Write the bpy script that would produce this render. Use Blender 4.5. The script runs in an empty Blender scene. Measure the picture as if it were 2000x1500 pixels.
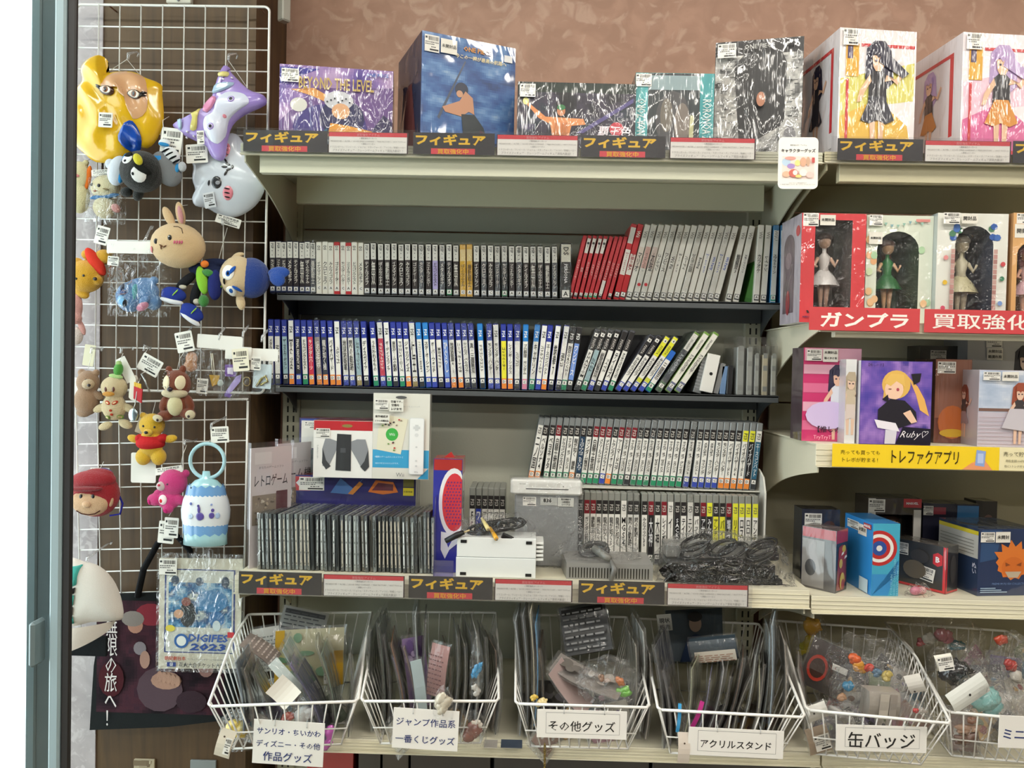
import bpy, bmesh, math, random
from mathutils import Vector, Matrix, Euler, noise
random.seed(7)
sc = bpy.context.scene
R = random.Random(11)
# ------------------------------------------------------------------ camera, world, lights, exposure
FPX = 1500.0
ZC = 1.35
CAM_R = Matrix.Rotation(0.018, 3, 'Z') @ Matrix.Rotation(math.pi / 2 - 0.020, 3, 'X') @ Matrix.Rotation(0.0215, 3, 'Z')
cd = bpy.data.cameras.new('camera'); cam = bpy.data.objects.new('camera', cd)
sc.collection.objects.link(cam)
cam.matrix_world = Matrix.Translation((0, 0, ZC)) @ CAM_R.to_4x4()
cd.sensor_width = 36.0; cd.lens = 36.0 * FPX / 2000.0; cd.clip_start = 0.02
sc.camera = cam
w = bpy.data.worlds.new('sky'); sc.world = w; w.use_nodes = True
w.node_tree.nodes['Background'].inputs[0].default_value = (0.86, 0.97, 1.0, 1)
w.node_tree.nodes['Background'].inputs[1].default_value = 3.0
sc.view_settings.view_transform = 'Standard'; sc.view_settings.look = 'None'
sc.view_settings.gamma = 1.0; sc.view_settings.use_curve_mapping = False
sc.view_settings.exposure = 0.47
LAMP_STRENGTH = 20.0
LAMP_COLOR = (1.0, 0.945, 0.85)
LAMPS = [(-1.2, -0.75), (0.55, -0.75), (2.3, -0.75), (-1.2, -2.9), (0.55, -2.9), (2.3, -2.9), (0.55, 0.65), (2.3, 0.65), (-1.2, 0.65)]
sc.cycles.transparent_max_bounces = 32
sc.cycles.max_bounces = 7; sc.cycles.diffuse_bounces = 4; sc.cycles.glossy_bounces = 3
sc.cycles.caustics_reflective = False; sc.cycles.caustics_refractive = False
sc.cycles.sample_clamp_indirect = 4.0

# ------------------------------------------------------------------ pixel -> world
CP = Vector((0, 0, ZC))
def W(px, py, Y):
    d = CAM_R @ Vector(((px - 1000.0) / FPX, -(py - 750.0) / FPX, -1.0))
    return CP + d * (Y / d.y)
def WZ(px, py, z):
    d = CAM_R @ Vector(((px - 1000.0) / FPX, -(py - 750.0) / FPX, -1.0))
    return CP + d * ((z - ZC) / d.z)

def lin(c):
    if isinstance(c, str):
        c = c.lstrip('#')
        if len(c) == 3: c = ''.join(x * 2 for x in c)
        c = [int(c[i:i + 2], 16) / 255.0 for i in (0, 2, 4)]
    return tuple((x / 12.92 if x <= 0.04045 else ((x + 0.055) / 1.055) ** 2.4) for x in c[:3])

# ------------------------------------------------------------------ materials
MATS = {}
def newmat(name):
    m = bpy.data.materials.new(name); m.use_nodes = True
    nt = m.node_tree; b = nt.nodes['Principled BSDF']
    MATS[name] = m
    return m, nt, b
def N(nt, t, **k):
    n = nt.nodes.new(t)
    for a, v in k.items():
        if a.startswith('_'): n.inputs[a[1:].replace('_', ' ')].default_value = v
        else: setattr(n, a, v)
    return n
def col_attr(nt, b):
    a = N(nt, 'ShaderNodeAttribute', attribute_name='Col')
    if b is not None: nt.links.new(a.outputs['Color'], b.inputs['Base Color'])
    return a
def coords(nt, scale=(1, 1, 1), kind='Object'):
    tc = N(nt, 'ShaderNodeTexCoord'); mp = N(nt, 'ShaderNodeMapping')
    mp.inputs['Scale'].default_value = scale
    nt.links.new(tc.outputs[kind], mp.inputs['Vector'])
    return mp.outputs['Vector']
def bump(nt, src, strength, dist=0.01):
    bp = N(nt, 'ShaderNodeBump'); bp.inputs['Strength'].default_value = strength; bp.inputs['Distance'].default_value = dist
    nt.links.new(src, bp.inputs['Height']); return bp.outputs['Normal']
def simple(name, rough, spec=0.5, metal=0.0, coat=0.0, nscale=None, nstr=0.0, nd=0.002, sheen=0.0):
    m, nt, b = newmat(name); col_attr(nt, b)
    b.inputs['Roughness'].default_value = rough; b.inputs['Metallic'].default_value = metal
    b.inputs['Specular IOR Level'].default_value = spec; b.inputs['Coat Weight'].default_value = coat
    b.inputs['Coat Roughness'].default_value = 0.08
    if sheen:
        b.inputs['Sheen Weight'].default_value = sheen; b.inputs['Sheen Roughness'].default_value = 0.5
    if nscale:
        n = N(nt, 'ShaderNodeTexNoise'); n.inputs['Scale'].default_value = nscale; n.inputs['Detail'].default_value = 3
        nt.links.new(coords(nt), n.inputs['Vector'])
        nt.links.new(bump(nt, n.outputs['Fac'], nstr, nd), b.inputs['Normal'])
    return m
simple('card', 0.55, 0.35)
simple('print', 0.35, 0.45, coat=0.25)
simple('plastic', 0.28, 0.5)
simple('vinyl', 0.2, 0.5, coat=0.5, nscale=30, nstr=0.25, nd=0.004)
simple('plush', 0.95, 0.1, nscale=650, nstr=0.9, nd=0.004, sheen=0.35)
simple('fabric', 0.9, 0.15, nscale=420, nstr=0.35, nd=0.003)
simple('painted', 0.42, 0.4)
simple('wire', 0.33, 0.5, coat=0.3)
simple('chrome', 0.22, 0.5, metal=0.9)
simple('rubber', 0.45, 0.4)
def filmmat(name, sx, sz, strength, coat=1.0, detail=4.0, rough=0.07):
    """printed box under clear shrink wrap: the wrap is the coat, wrinkled on its own"""
    m, nt, b = newmat(name); col_attr(nt, b)
    b.inputs['Roughness'].default_value = 0.45
    hs = []
    for (a, c, amp) in ((sx, sz, .0016 * strength), (22, 9, .011 * strength)):
        n = N(nt, 'ShaderNodeTexNoise'); n.inputs['Scale'].default_value = 1.0; n.inputs['Detail'].default_value = detail
        n.inputs['Distortion'].default_value = .6
        nt.links.new(coords(nt, (a, a * .6, c)), n.inputs['Vector'])
        mu = N(nt, 'ShaderNodeMath', operation='MULTIPLY'); mu.inputs[1].default_value = amp
        nt.links.new(n.outputs['Fac'], mu.inputs[0]); hs.append(mu)
    ad = N(nt, 'ShaderNodeMath', operation='ADD'); nt.links.new(hs[0].outputs[0], ad.inputs[0]); nt.links.new(hs[1].outputs[0], ad.inputs[1])
    nt.links.new(bump(nt, ad.outputs[0], 1.0, 1.0), b.inputs['Coat Normal'])
    b.inputs['Coat Weight'].default_value = coat; b.inputs['Coat Roughness'].default_value = rough
    b.inputs['Coat IOR'].default_value = 1.62
    return m
filmmat('film', 140, 4, 1.5, detail=2)
filmmat('film_smooth', 20, 6, 0.45, detail=1.5)
filmmat('film_loose', 34, 30, 1.1, detail=2)
def clearmat(name, base, fres, scale, strength, rough=0.06, tint=(1, 1, 1), haze=0.0, stretch=(1, 1, 1)):
    m = bpy.data.materials.new(name); m.use_nodes = True; nt = m.node_tree; nt.nodes.clear()
    MATS[name] = m
    out = N(nt, 'ShaderNodeOutputMaterial'); mix = N(nt, 'ShaderNodeMixShader')
    tr = N(nt, 'ShaderNodeBsdfTransparent'); gl = N(nt, 'ShaderNodeBsdfGlossy'); lw = N(nt, 'ShaderNodeFresnel')
    lw.inputs['IOR'].default_value = fres
    ge = N(nt, 'ShaderNodeNewGeometry'); mr = N(nt, 'ShaderNodeMapRange')
    mr.inputs['To Min'].default_value = fres; mr.inputs['To Max'].default_value = 1.0 / fres
    nt.links.new(ge.outputs['Backfacing'], mr.inputs['Value']); nt.links.new(mr.outputs['Result'], lw.inputs['IOR'])
    tr.inputs['Color'].default_value = (*tint, 1); gl.inputs['Roughness'].default_value = rough
    gl.inputs['Color'].default_value = (.95, .95, .95, 1)
    if strength:
        n = N(nt, 'ShaderNodeTexNoise'); n.inputs['Scale'].default_value = scale; n.inputs['Detail'].default_value = 2.5
        n.inputs['Distortion'].default_value = 1.5
        nt.links.new(coords(nt, stretch), n.inputs['Vector'])
        nb = bump(nt, n.outputs['Fac'], strength, 0.02)
        nt.links.new(nb, gl.inputs['Normal']); nt.links.new(nb, lw.inputs['Normal'])
    ad = N(nt, 'ShaderNodeMath', operation='ADD'); ad.inputs[1].default_value = base; ad.use_clamp = True
    nt.links.new(lw.outputs['Fac'], ad.inputs[0])
    nt.links.new(ad.outputs[0], mix.inputs['Fac'])
    first = tr.outputs[0]
    if haze:
        df = N(nt, 'ShaderNodeBsdfDiffuse'); df.inputs['Color'].default_value = (.8, .8, .8, 1)
        m2 = N(nt, 'ShaderNodeMixShader'); m2.inputs['Fac'].default_value = haze
        nt.links.new(tr.outputs[0], m2.inputs[1]); nt.links.new(df.outputs[0], m2.inputs[2]); first = m2.outputs[0]
    nt.links.new(first, mix.inputs[1]); nt.links.new(gl.outputs[0], mix.inputs[2])
    nt.links.new(mix.outputs[0], out.inputs['Surface'])
    return m
simple('wrinkle', 0.16, 0.45, nscale=30, nstr=1.0, nd=.012)
clearmat('bag_thick', 0.01, 1.55, 40, 1.0, 0.09, (.97, .97, .97), haze=.10)
clearmat('glass', 0.0, 1.45, 1, 0, 0.01, (.93, .98, .97))
clearmat('acrylic', 0.01, 1.45, 5, 0.05, 0.03, (.97, .97, .98), haze=.012)
clearmat('bag', 0.0, 1.5, 34, 1.0, 0.08, (.99, .99, .99), haze=.012)
clearmat('sleeve', 0.0, 1.5, 18, 0.6, 0.08, (.98, .98, .98), haze=.05, stretch=(1, 1, .35))
clearmat('violet_acrylic', 0.02, 1.5, 5, 0.05, 0.05, (.62, .60, .85), haze=.06)
def emat(name, c, s):
    m, nt, b = newmat(name)
    b.inputs['Base Color'].default_value = (*c, 1)
    b.inputs['Emission Color'].default_value = (*c, 1); b.inputs['Emission Strength'].default_value = s
emat('lamp', LAMP_COLOR, LAMP_STRENGTH)
def mottled(name, c1, c2, c3, s1, s2, rough=0.8, bstr=0.15):
    m, nt, b = newmat(name); v = coords(nt)
    n1 = N(nt, 'ShaderNodeTexNoise'); n1.inputs['Scale'].default_value = s1; n1.inputs['Detail'].default_value = 4; n1.inputs['Distortion'].default_value = 0.8
    n2 = N(nt, 'ShaderNodeTexNoise'); n2.inputs['Scale'].default_value = s2; n2.inputs['Detail'].default_value = 3; n2.inputs['Distortion'].default_value = .9
    nt.links.new(v, n1.inputs['Vector']); nt.links.new(v, n2.inputs['Vector'])
    r = N(nt, 'ShaderNodeValToRGB'); r.color_ramp.elements[0].position = .38; r.color_ramp.elements[1].position = .66
    r.color_ramp.elements[0].color = (*lin(c1), 1); r.color_ramp.elements[1].color = (*lin(c2), 1)
    nt.links.new(n1.outputs['Fac'], r.inputs['Fac'])
    r2 = N(nt, 'ShaderNodeValToRGB'); r2.color_ramp.elements[0].position = .54; r2.color_ramp.elements[1].position = .66
    r2.color_ramp.elements[0].color = (0, 0, 0, 1); r2.color_ramp.elements[1].color = (.75, .75, .75, 1)
    nt.links.new(n2.outputs['Fac'], r2.inputs['Fac'])
    mx = N(nt, 'ShaderNodeMix', data_type='RGBA')
    nt.links.new(r2.outputs['Color'], mx.inputs['Factor']); nt.links.new(r.outputs['Color'], mx.inputs['A'])
    mx.inputs['B'].default_value = (*lin(c3), 1)
    nt.links.new(mx.outputs['Result'], b.inputs['Base Color']); b.inputs['Roughness'].default_value = rough
    nt.links.new(bump(nt, n2.outputs['Fac'], bstr, .003), b.inputs['Normal'])
mottled('pink_paper', '#b58f7b', '#c49c87', '#d2b09c', 13, 19, bstr=.06)
mottled('lilac_paper', '#a79ea0', '#b7aeb0', '#c9c2c3', 12, 40)
mottled('ceiling_paint', '#625d54', '#6c675e', '#756f66', 5, 20)
mottled('far_goods', '#2b2927', '#45403a', '#5a5148', 3, 9)
mottled('floor_tile', '#8d8576', '#a19887', '#989080', 3, 30, 0.35, .02)
def woodmat():
    m, nt, b = newmat('wood_paper')
    v = coords(nt, (26, 26, 1.6))
    n = N(nt, 'ShaderNodeTexNoise'); n.inputs['Scale'].default_value = 2.2; n.inputs['Detail'].default_value = 6; n.inputs['Distortion'].default_value = .7
    nt.links.new(v, n.inputs['Vector'])
    v2 = coords(nt, (3.3, 3.3, .55))
    wv = N(nt, 'ShaderNodeTexWave', wave_type='RINGS'); wv.inputs['Scale'].default_value = 1.4; wv.inputs['Distortion'].default_value = 3.0; wv.inputs['Detail'].default_value = 2
    nt.links.new(v2, wv.inputs['Vector'])
    ad = N(nt, 'ShaderNodeMath', operation='MULTIPLY_ADD'); ad.inputs[1].default_value = .18
    nt.links.new(wv.outputs['Fac'], ad.inputs[0]); nt.links.new(n.outputs['Fac'], ad.inputs[2])
    r = N(nt, 'ShaderNodeValToRGB'); r.color_ramp.elements[0].position = .32; r.color_ramp.elements[1].position = .8
    r.color_ramp.elements[0].color = (*lin('#432f1b'), 1); r.color_ramp.elements[1].color = (*lin('#5d4529'), 1)
    nt.links.new(ad.outputs[0], r.inputs['Fac']); nt.links.new(r.outputs['Color'], b.inputs['Base Color'])
    b.inputs['Roughness'].default_value = .55
woodmat()
def panelmat():
    m, nt, b = newmat('panel_board'); col_attr(nt, b)
    b.inputs['Roughness'].default_value = .55
    v = coords(nt)
    wv = N(nt, 'ShaderNodeTexVoronoi'); wv.inputs['Scale'].default_value = 220
    nt.links.new(v, wv.inputs['Vector']); nt.links.new(bump(nt, wv.outputs['Distance'], .12, .001), b.inputs['Normal'])
panelmat()

# ------------------------------------------------------------------ text
_TX = {}
def text_geo(s, bold=0.0, vertical=False, slant=0.0, spacing=1.0):
    key = (s, bold, vertical, slant, spacing)
    if key in _TX: return _TX[key]
    thick = 0.0
    if any('\u4e00' <= ch <= '\u9fff' for ch in s): thick = max(bold, 0) * .9; bold = 0.0
    cu = bpy.data.curves.new('t', 'FONT')
    body = s
    if vertical: body = '\n'.join(s.replace('ー', '｜'))
    cu.body = body; cu.size = 1.0; cu.resolution_u = 1; cu.offset = bold; cu.shear = slant
    cu.space_line = .88 if vertical else 1.0; cu.align_x = 'CENTER'; cu.space_character = spacing
    cu.fill_mode = 'BOTH'
    o = bpy.data.objects.new('t', cu)
    sc.collection.objects.link(o)
    dg = bpy.context.evaluated_depsgraph_get()
    me = bpy.data.meshes.new_from_object(o.evaluated_get(dg))
    vs = [(v.co.x, v.co.y, 0) for v in me.vertices]; fs = [tuple(p.vertices) for p in me.polygons if p.normal.z > -0.5 or True]
    bpy.data.objects.remove(o); bpy.data.curves.remove(cu); bpy.data.meshes.remove(me)
    if not vs: vs = [(0, 0, 0), (.01, 0, 0), (0, .01, 0)]; fs = [(0, 1, 2)]
    if thick:
        n0 = len(vs); v0 = vs; f0 = fs
        for q_, (dx, dy) in enumerate(((thick, 0), (0, thick), (thick, thick))):
            k = len(vs); vs = vs + [(a + dx, c + dy, q_ + 1) for a, c, l_ in v0]; fs = fs + [tuple(i + k for i in f) for f in f0]
    x0 = min(v[0] for v in vs); x1 = max(v[0] for v in vs); y0 = min(v[1] for v in vs); y1 = max(v[1] for v in vs)
    # centre it
    vs = [(a - (x0 + x1) / 2, c - (y0 + y1) / 2, l_) for a, c, l_ in vs]
    _TX[key] = (vs, fs, x1 - x0, y1 - y0)
    return _TX[key]

# ------------------------------------------------------------------ mesh builder
LAY = 0.00022
class MB:
    def __init__(s, T=None):
        s.v = []; s.f = []; s.c = []; s.sm = []; s.T = T; s.n = 0; s.clip = None
    def add(s, vs, fs, col, smooth=False, T=None):
        b = len(s.v); col = lin(col)
        M = T if T is not None else s.T
        if M is not None: s.v += [tuple(M @ Vector(v)) for v in vs]
        else: s.v += [tuple(v) for v in vs]
        for f in fs:
            s.f.append(tuple(i + b for i in f)); s.c.append(col); s.sm.append(smooth)
        return s
    def box(s, x0, x1, y0, y1, z0, z1, col, bev=0.0, T=None):
        if x1 < x0: x0, x1 = x1, x0
        if y1 < y0: y0, y1 = y1, y0
        if z1 < z0: z0, z1 = z1, z0
        if bev <= 0:
            vs = [(x, y, z) for z in (z0, z1) for y in (y0, y1) for x in (x0, x1)]
            fs = [(0, 2, 3, 1), (4, 5, 7, 6), (0, 1, 5, 4), (1, 3, 7, 5), (3, 2, 6, 7), (2, 0, 4, 6)]
        else:
            b = bev; vs = []; idx = {}
            for i, x in enumerate((x0, x1)):
                for j, y in enumerate((y0, y1)):
                    for k, z in enumerate((z0, z1)):
                        sx, sy, sz = (b if i == 0 else -b), (b if j == 0 else -b), (b if k == 0 else -b)
                        idx[i, j, k] = len(vs)
                        vs += [(x, y + sy, z + sz), (x + sx, y, z + sz), (x + sx, y + sy, z)]
            q = idx; fs = []
            fs.append((q[0,0,0], q[0,0,1], q[0,1,1], q[0,1,0])); fs.append((q[1,0,0], q[1,1,0], q[1,1,1], q[1,0,1]))
            fs.append(tuple(i + 1 for i in (q[0,0,0], q[1,0,0], q[1,0,1], q[0,0,1]))); fs.append(tuple(i + 1 for i in (q[0,1,0], q[0,1,1], q[1,1,1], q[1,1,0])))
            fs.append(tuple(i + 2 for i in (q[0,0,0], q[0,1,0], q[1,1,0], q[1,0,0]))); fs.append(tuple(i + 2 for i in (q[0,0,1], q[1,0,1], q[1,1,1], q[0,1,1])))
            for i in (0, 1):
                for j in (0, 1):
                    a, c = q[i, j, 0], q[i, j, 1]; fs.append((a, a + 1, c + 1, c))
                for k in (0, 1):
                    a, c = q[i, 0, k], q[i, 1, k]; fs.append((a, a + 2, c + 2, c))
            for j in (0, 1):
                for k in (0, 1):
                    a, c = q[0, j, k], q[1, j, k]; fs.append((a + 1, a + 2, c + 2, c + 1))
            for i in (0, 1):
                for j in (0, 1):
                    for k in (0, 1): a = q[i, j, k]; fs.append((a, a + 1, a + 2))
        return s.add(vs, fs, col, False, T)
    def tube(s, pts, r, col, n=6, smooth=True, T=None, closed=False, cap=True):
        pts = [Vector(p) for p in pts]; m = len(pts); vs = []; fs = []
        up = None
        rr = r if isinstance(r, (list, tuple)) else [r] * m
        for i, p in enumerate(pts):
            a = pts[(i - 1) % m] if (closed or i > 0) else p; c = pts[(i + 1) % m] if (closed or i < m - 1) else p
            d = (c - a)
            d = d.normalized() if d.length > 1e-9 else Vector((0, 0, 1))
            if up is None:
                up = d.cross(Vector((0, 0, 1)))
                if up.length < .1: up = d.cross(Vector((0, 1, 0)))
                up.normalize()
            u = (up - d * up.dot(d))
            if u.length < 1e-6: u = d.orthogonal()
            u.normalize(); up = u; v = d.cross(u)
            for k in range(n):
                t = 2 * math.pi * k / n; vs.append(p + (u * math.cos(t) + v * math.sin(t)) * rr[i])
        L = m if closed else m - 1
        for i in range(L):
            for k in range(n):
                a = i * n + k; b = i * n + (k + 1) % n; c = ((i + 1) % m) * n + (k + 1) % n; d2 = ((i + 1) % m) * n + k
                fs.append((a, b, c, d2))
        if cap and not closed: fs += [tuple(range(n))[::-1], tuple(range((m - 1) * n, m * n))]
        return s.add(vs, fs, col, smooth, T)
    def ell(s, c, r, col, nu=16, nv=10, rot=None, T=None):
        vs = []; fs = []
        Rm = Euler(rot).to_matrix() if rot else Matrix.Identity(3)
        c = Vector(c)
        for j in range(nv + 1):
            ph = math.pi * j / nv
            for i in range(nu):
                th = 2 * math.pi * i / nu
                vs.append(c + Rm @ Vector((r[0] * math.sin(ph) * math.cos(th), r[1] * math.sin(ph) * math.sin(th), r[2] * math.cos(ph))))
        for j in range(nv):
            for i in range(nu):
                fs.append((j * nu + i, (j + 1) * nu + i, (j + 1) * nu + (i + 1) % nu, j * nu + (i + 1) % nu))
        return s.add(vs, fs, col, True, T)
    def lathe(s, prof, col, n=24, T=None, smooth=True):
        vs = []; fs = []
        for r, z in prof:
            for i in range(n):
                t = 2 * math.pi * i / n; vs.append((r * math.cos(t), r * math.sin(t), z))
        for j in range(len(prof) - 1):
            for i in range(n):
                fs.append((j * n + i, j * n + (i + 1) % n, (j + 1) * n + (i + 1) % n, (j + 1) * n + i))
        return s.add(vs, fs, col, smooth, T)
    def slab(s, pts, y0, y1, col, T=None):
        """outline in local XZ pushed along Y"""
        n = len(pts); vs = [(p[0], y0, p[1]) for p in pts] + [(p[0], y1, p[1]) for p in pts]
        fs = [tuple(range(n)), tuple(range(2 * n - 1, n - 1, -1))] + [(i, (i + 1) % n, n + (i + 1) % n, n + i)[::-1] for i in range(n)]
        return s.add(vs, fs, col, False, T)
    # flat print, each call a hair nearer the viewer
    def lay(s): s.n += 1; return -LAY * s.n
    def quad(s, x0, x1, z0, z1, col, y=None, T=None):
        y = s.lay() if y is None else y
        return s.add([(x0, y, z0), (x1, y, z0), (x1, y, z1), (x0, y, z1)], [(0, 1, 2, 3)], col, False, T)
    def poly(s, pts, col, y=None, T=None):
        y = s.lay() if y is None else y
        if s.clip: a, b, c, d = s.clip; pts = [(min(max(p[0], a), b), min(max(p[1], c), d)) for p in pts]
        return s.add([(p[0], y, p[1]) for p in pts], [tuple(range(len(pts)))], col, False, T)
    def field(s, x0, x1, z0, z1, nx, nz, cols, scale=6.0, seed=0.0, stretch=1.0, y=None):
        y = s.lay() if y is None else y
        n = len(cols) - 1; cl = [Vector(lin(c)) for c in cols]; w = x1 - x0
        for i in range(nx):
            for j in range(nz):
                a, b = x0 + w * i / nx, x0 + w * (i + 1) / nx; c, d = z0 + (z1 - z0) * j / nz, z0 + (z1 - z0) * (j + 1) / nz
                p = Vector((i / nx * scale, seed, j / nz * scale * stretch * (z1 - z0) / w))
                t = .5 + .55 * noise.noise(p) + .3 * noise.noise(p * 2.3) + .18 * noise.noise(p * 5.1)
                t = max(0, min(.999, t)) * n; k = int(t); q = cl[k].lerp(cl[min(k + 1, n)], t - k)
                s.v += [(a, y, c), (b, y, c), (b, y, d), (a, y, d)] if s.T is None else [tuple(s.T @ Vector(v)) for v in ((a, y, c), (b, y, c), (b, y, d), (a, y, d))]
                m_ = len(s.v) - 4; s.f.append((m_, m_ + 1, m_ + 2, m_ + 3)); s.c.append(tuple(q)); s.sm.append(False)
        return s
    def disc(s, cx, cz, rx, rz, col, n=16, y=None, rot=0.0, T=None):
        pts = []
        for i in range(n):
            t = 2 * math.pi * i / n; a, b = rx * math.cos(t), rz * math.sin(t)
            pts.append((cx + a * math.cos(rot) - b * math.sin(rot), cz + a * math.sin(rot) + b * math.cos(rot)))
        return s.poly(pts, col, y, T)
    def text(s, t, cx, cz, w, h, col, rot=0, bold=0.0, vertical=False, y=None, fit='both', slant=0.0, T=None, stretch=False, spacing=1.0):
        vs, fs, tw, th = text_geo(t, bold, vertical, slant, spacing)
        if rot in (90, -90): W_, H_ = h, w
        else: W_, H_ = w, h
        sx = W_ / max(tw, 1e-6); sz = H_ / max(th, 1e-6)
        if not stretch:
            k = min(sx, sz); sx = sz = k
        ca, sa = math.cos(math.radians(rot)), math.sin(math.radians(rot))
        y = s.lay() if y is None else y
        out = []
        if vs[-1][2]: s.n += 1
        for a, b, l_ in vs:
            a *= sx; b *= sz
            out.append((cx + a * ca - b * sa, y - l_ * LAY * .4, cz + a * sa + b * ca))
        return s.add(out, fs, col, False, T)
    def sticker(s, cx, cz, w, h, rot=0.0, base='#e9e6df'):
        ca, sa = math.cos(rot), math.sin(rot)
        def P(u, v): return (cx + u * w * ca - v * h * sa, cz + u * w * sa + v * h * ca)
        def Q(u0, u1, v0, v1, c): s.poly([P(u0, v0), P(u1, v0), P(u1, v1), P(u0, v1)], c)
        Q(-.5, .5, -.5, .5, base)
        y = s.lay()
        x = -.24
        rr = random.Random(int(abs(cx * 9999)) + int(abs(cz * 7777)))
        Q(-.45, -.32, .28, .4, '#333')
        while x < .42:
            g = rr.choice((.015, .03, .02)); 
            s.poly([P(x, .18), P(x + g, .18), P(x + g, .42), P(x, .42)], '#2a2a2a', y); x += g + rr.choice((.015, .03))
        for v, a, b in ((.08, -.45, .4), (-.04, -.45, .1), (-.2, -.05, .25)):
            u = a
            while u < b:
                l = rr.uniform(.03, .1); s.poly([P(u, v - .04), P(u + l, v - .04), P(u + l, v + .025), P(u, v + .025)], '#555', y); u += l + .025
        s.poly([P(-.15, -.42), P(.45, -.42), P(.45, -.32), P(-.15, -.32)], '#222', y)
        return s
    def build(s, name, mat, parent=None, loc=None, rot=None):
        me = bpy.data.meshes.new(name)
        me.from_pydata(s.v, [], s.f)
        me.polygons.foreach_set('use_smooth', s.sm)
        at = me.attributes.new('Col', 'FLOAT_COLOR', 'FACE')
        buf = []
        for c in s.c: buf += [c[0], c[1], c[2], 1.0]
        at.data.foreach_set('color', buf)
        me.materials.append(MATS[mat])
        return link(name, me, parent, loc, rot)
COL = sc.collection
def link(name, data, parent=None, loc=None, rot=None):
    o = bpy.data.objects.new(name, data); COL.objects.link(o)
    if parent is not None: o.parent = parent
    if loc is not None: o.location = loc
    if rot is not None: o.rotation_euler = rot
    return o
def props(o, label=None, cat=None, group=None, kind=None):
    if label: o['label'] = label
    if cat: o['category'] = cat
    if group: o['group'] = group
    if kind: o['kind'] = kind
    return o
def thing(name, label, cat, loc=(0, 0, 0), rot=(0, 0, 0), group=None):
    o = bpy.data.objects.new(name, None); COL.objects.link(o); o.empty_display_size = .02
    o.location = loc; o.rotation_euler = rot
    return props(o, label, cat, group)
def struct(name, mb, mat): return props(mb.build(name, mat), kind='structure')
def copy_tree(o, parent=None):
    c = o.copy(); COL.objects.link(c)
    if parent is not None: c.parent = parent
    for ch in list(o.children): copy_tree(ch, c)
    return c
ORD = ['', 'first', 'second', 'third', 'fourth', 'fifth', 'sixth', 'seventh', 'eighth', 'ninth', 'tenth', 'eleventh', 'twelfth', 'thirteenth',
       'fourteenth', 'fifteenth', 'sixteenth', 'seventeenth', 'eighteenth', 'nineteenth']
_T = {20: 'twentieth', 30: 'thirtieth', 40: 'fortieth', 50: 'fiftieth'}
_TT = {2: 'twenty', 3: 'thirty', 4: 'forty', 5: 'fifty'}
def ordn(n):
    if n < 20: return ORD[n]
    if n % 10 == 0: return _T[n]
    return _TT[n // 10] + '-' + ORD[n % 10]
# ------------------------------------------------------------------ the setting
YB = 2.07; YWOOD = 1.84
XR = 3.2; XL = -2.2; YF = -4.2; ZT = 2.75
XCORNER = W(497, 400, YWOOD).x
XCORNER_B = W(558, 150, YB).x
mb = MB(); mb.box(XCORNER_B - .02, XR, YB, YB + .1, 0, ZT, '#888'); struct('wall_back', mb, 'pink_paper')
XWL = W(70, 700, YWOOD).x
mb = MB(); mb.add([(XWL, YWOOD, 0), (XCORNER, YWOOD, 0), (XCORNER_B, YB + .05, 0), (XWL, YB + .05, 0), (XWL, YWOOD, ZT), (XCORNER, YWOOD, ZT), (XCORNER_B, YB + .05, ZT), (XWL, YB + .05, ZT)],
             [(0, 1, 5, 4), (1, 2, 6, 5), (2, 3, 7, 6), (3, 0, 4, 7), (4, 5, 6, 7), (0, 3, 2, 1)], '#888'); struct('wall_side_column', mb, 'wood_paper')
xs = W(198, 500, YWOOD).x
mb = MB(); mb.box(XWL, xs, YWOOD - .004, YWOOD, 0, ZT, '#888'); struct('wall_paper_strip', mb, 'lilac_paper')
xt0 = W(486, 200, YWOOD).x
mb = MB(); mb.box(xt0, XCORNER, YWOOD - .006, YWOOD, 0, ZT, '#888'); struct('trim_1', mb, 'wood_paper')
mb = MB(); mb.box(XL, XR, YF, YB, -.1, 0, '#888'); struct('floor', mb, 'floor_tile')
mb = MB(); mb.box(XL, XR, YF, YB, ZT, ZT + .1, '#888'); struct('ceiling', mb, 'ceiling_paint')
mb = MB(); mb.box(XL, XR, YF - .1, YF, 0, ZT, '#888'); struct('wall_front', mb, 'far_goods')
mb = MB(); mb.box(XR, XR + .1, YF, YB, 0, ZT, '#888'); struct('wall_right', mb, 'ceiling_paint')
mb = MB(); mb.box(XL - .1, XL, YF, -.6, 0, ZT, '#888'); struct('wall_left', mb, 'ceiling_paint')
# ceiling luminaires (outside the frame, they light the shop and show in the wraps)
for i, (lx, ly) in enumerate(LAMPS):
    t = thing('ceiling_light', 'slim white ceiling light, %s along the shop ceiling' % ordn(i + 1), 'ceiling light', (lx, ly, ZT), group='ceiling lights')
    m = MB(); m.box(-.62, .62, -.1, .1, -.03, 0, '#ddd'); m.build('housing', 'painted', t)
    m = MB(); m.box(-.6, .6, -.08, .08, -.055, -.031, '#fff'); m.build('tube', 'lamp', t)

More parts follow.
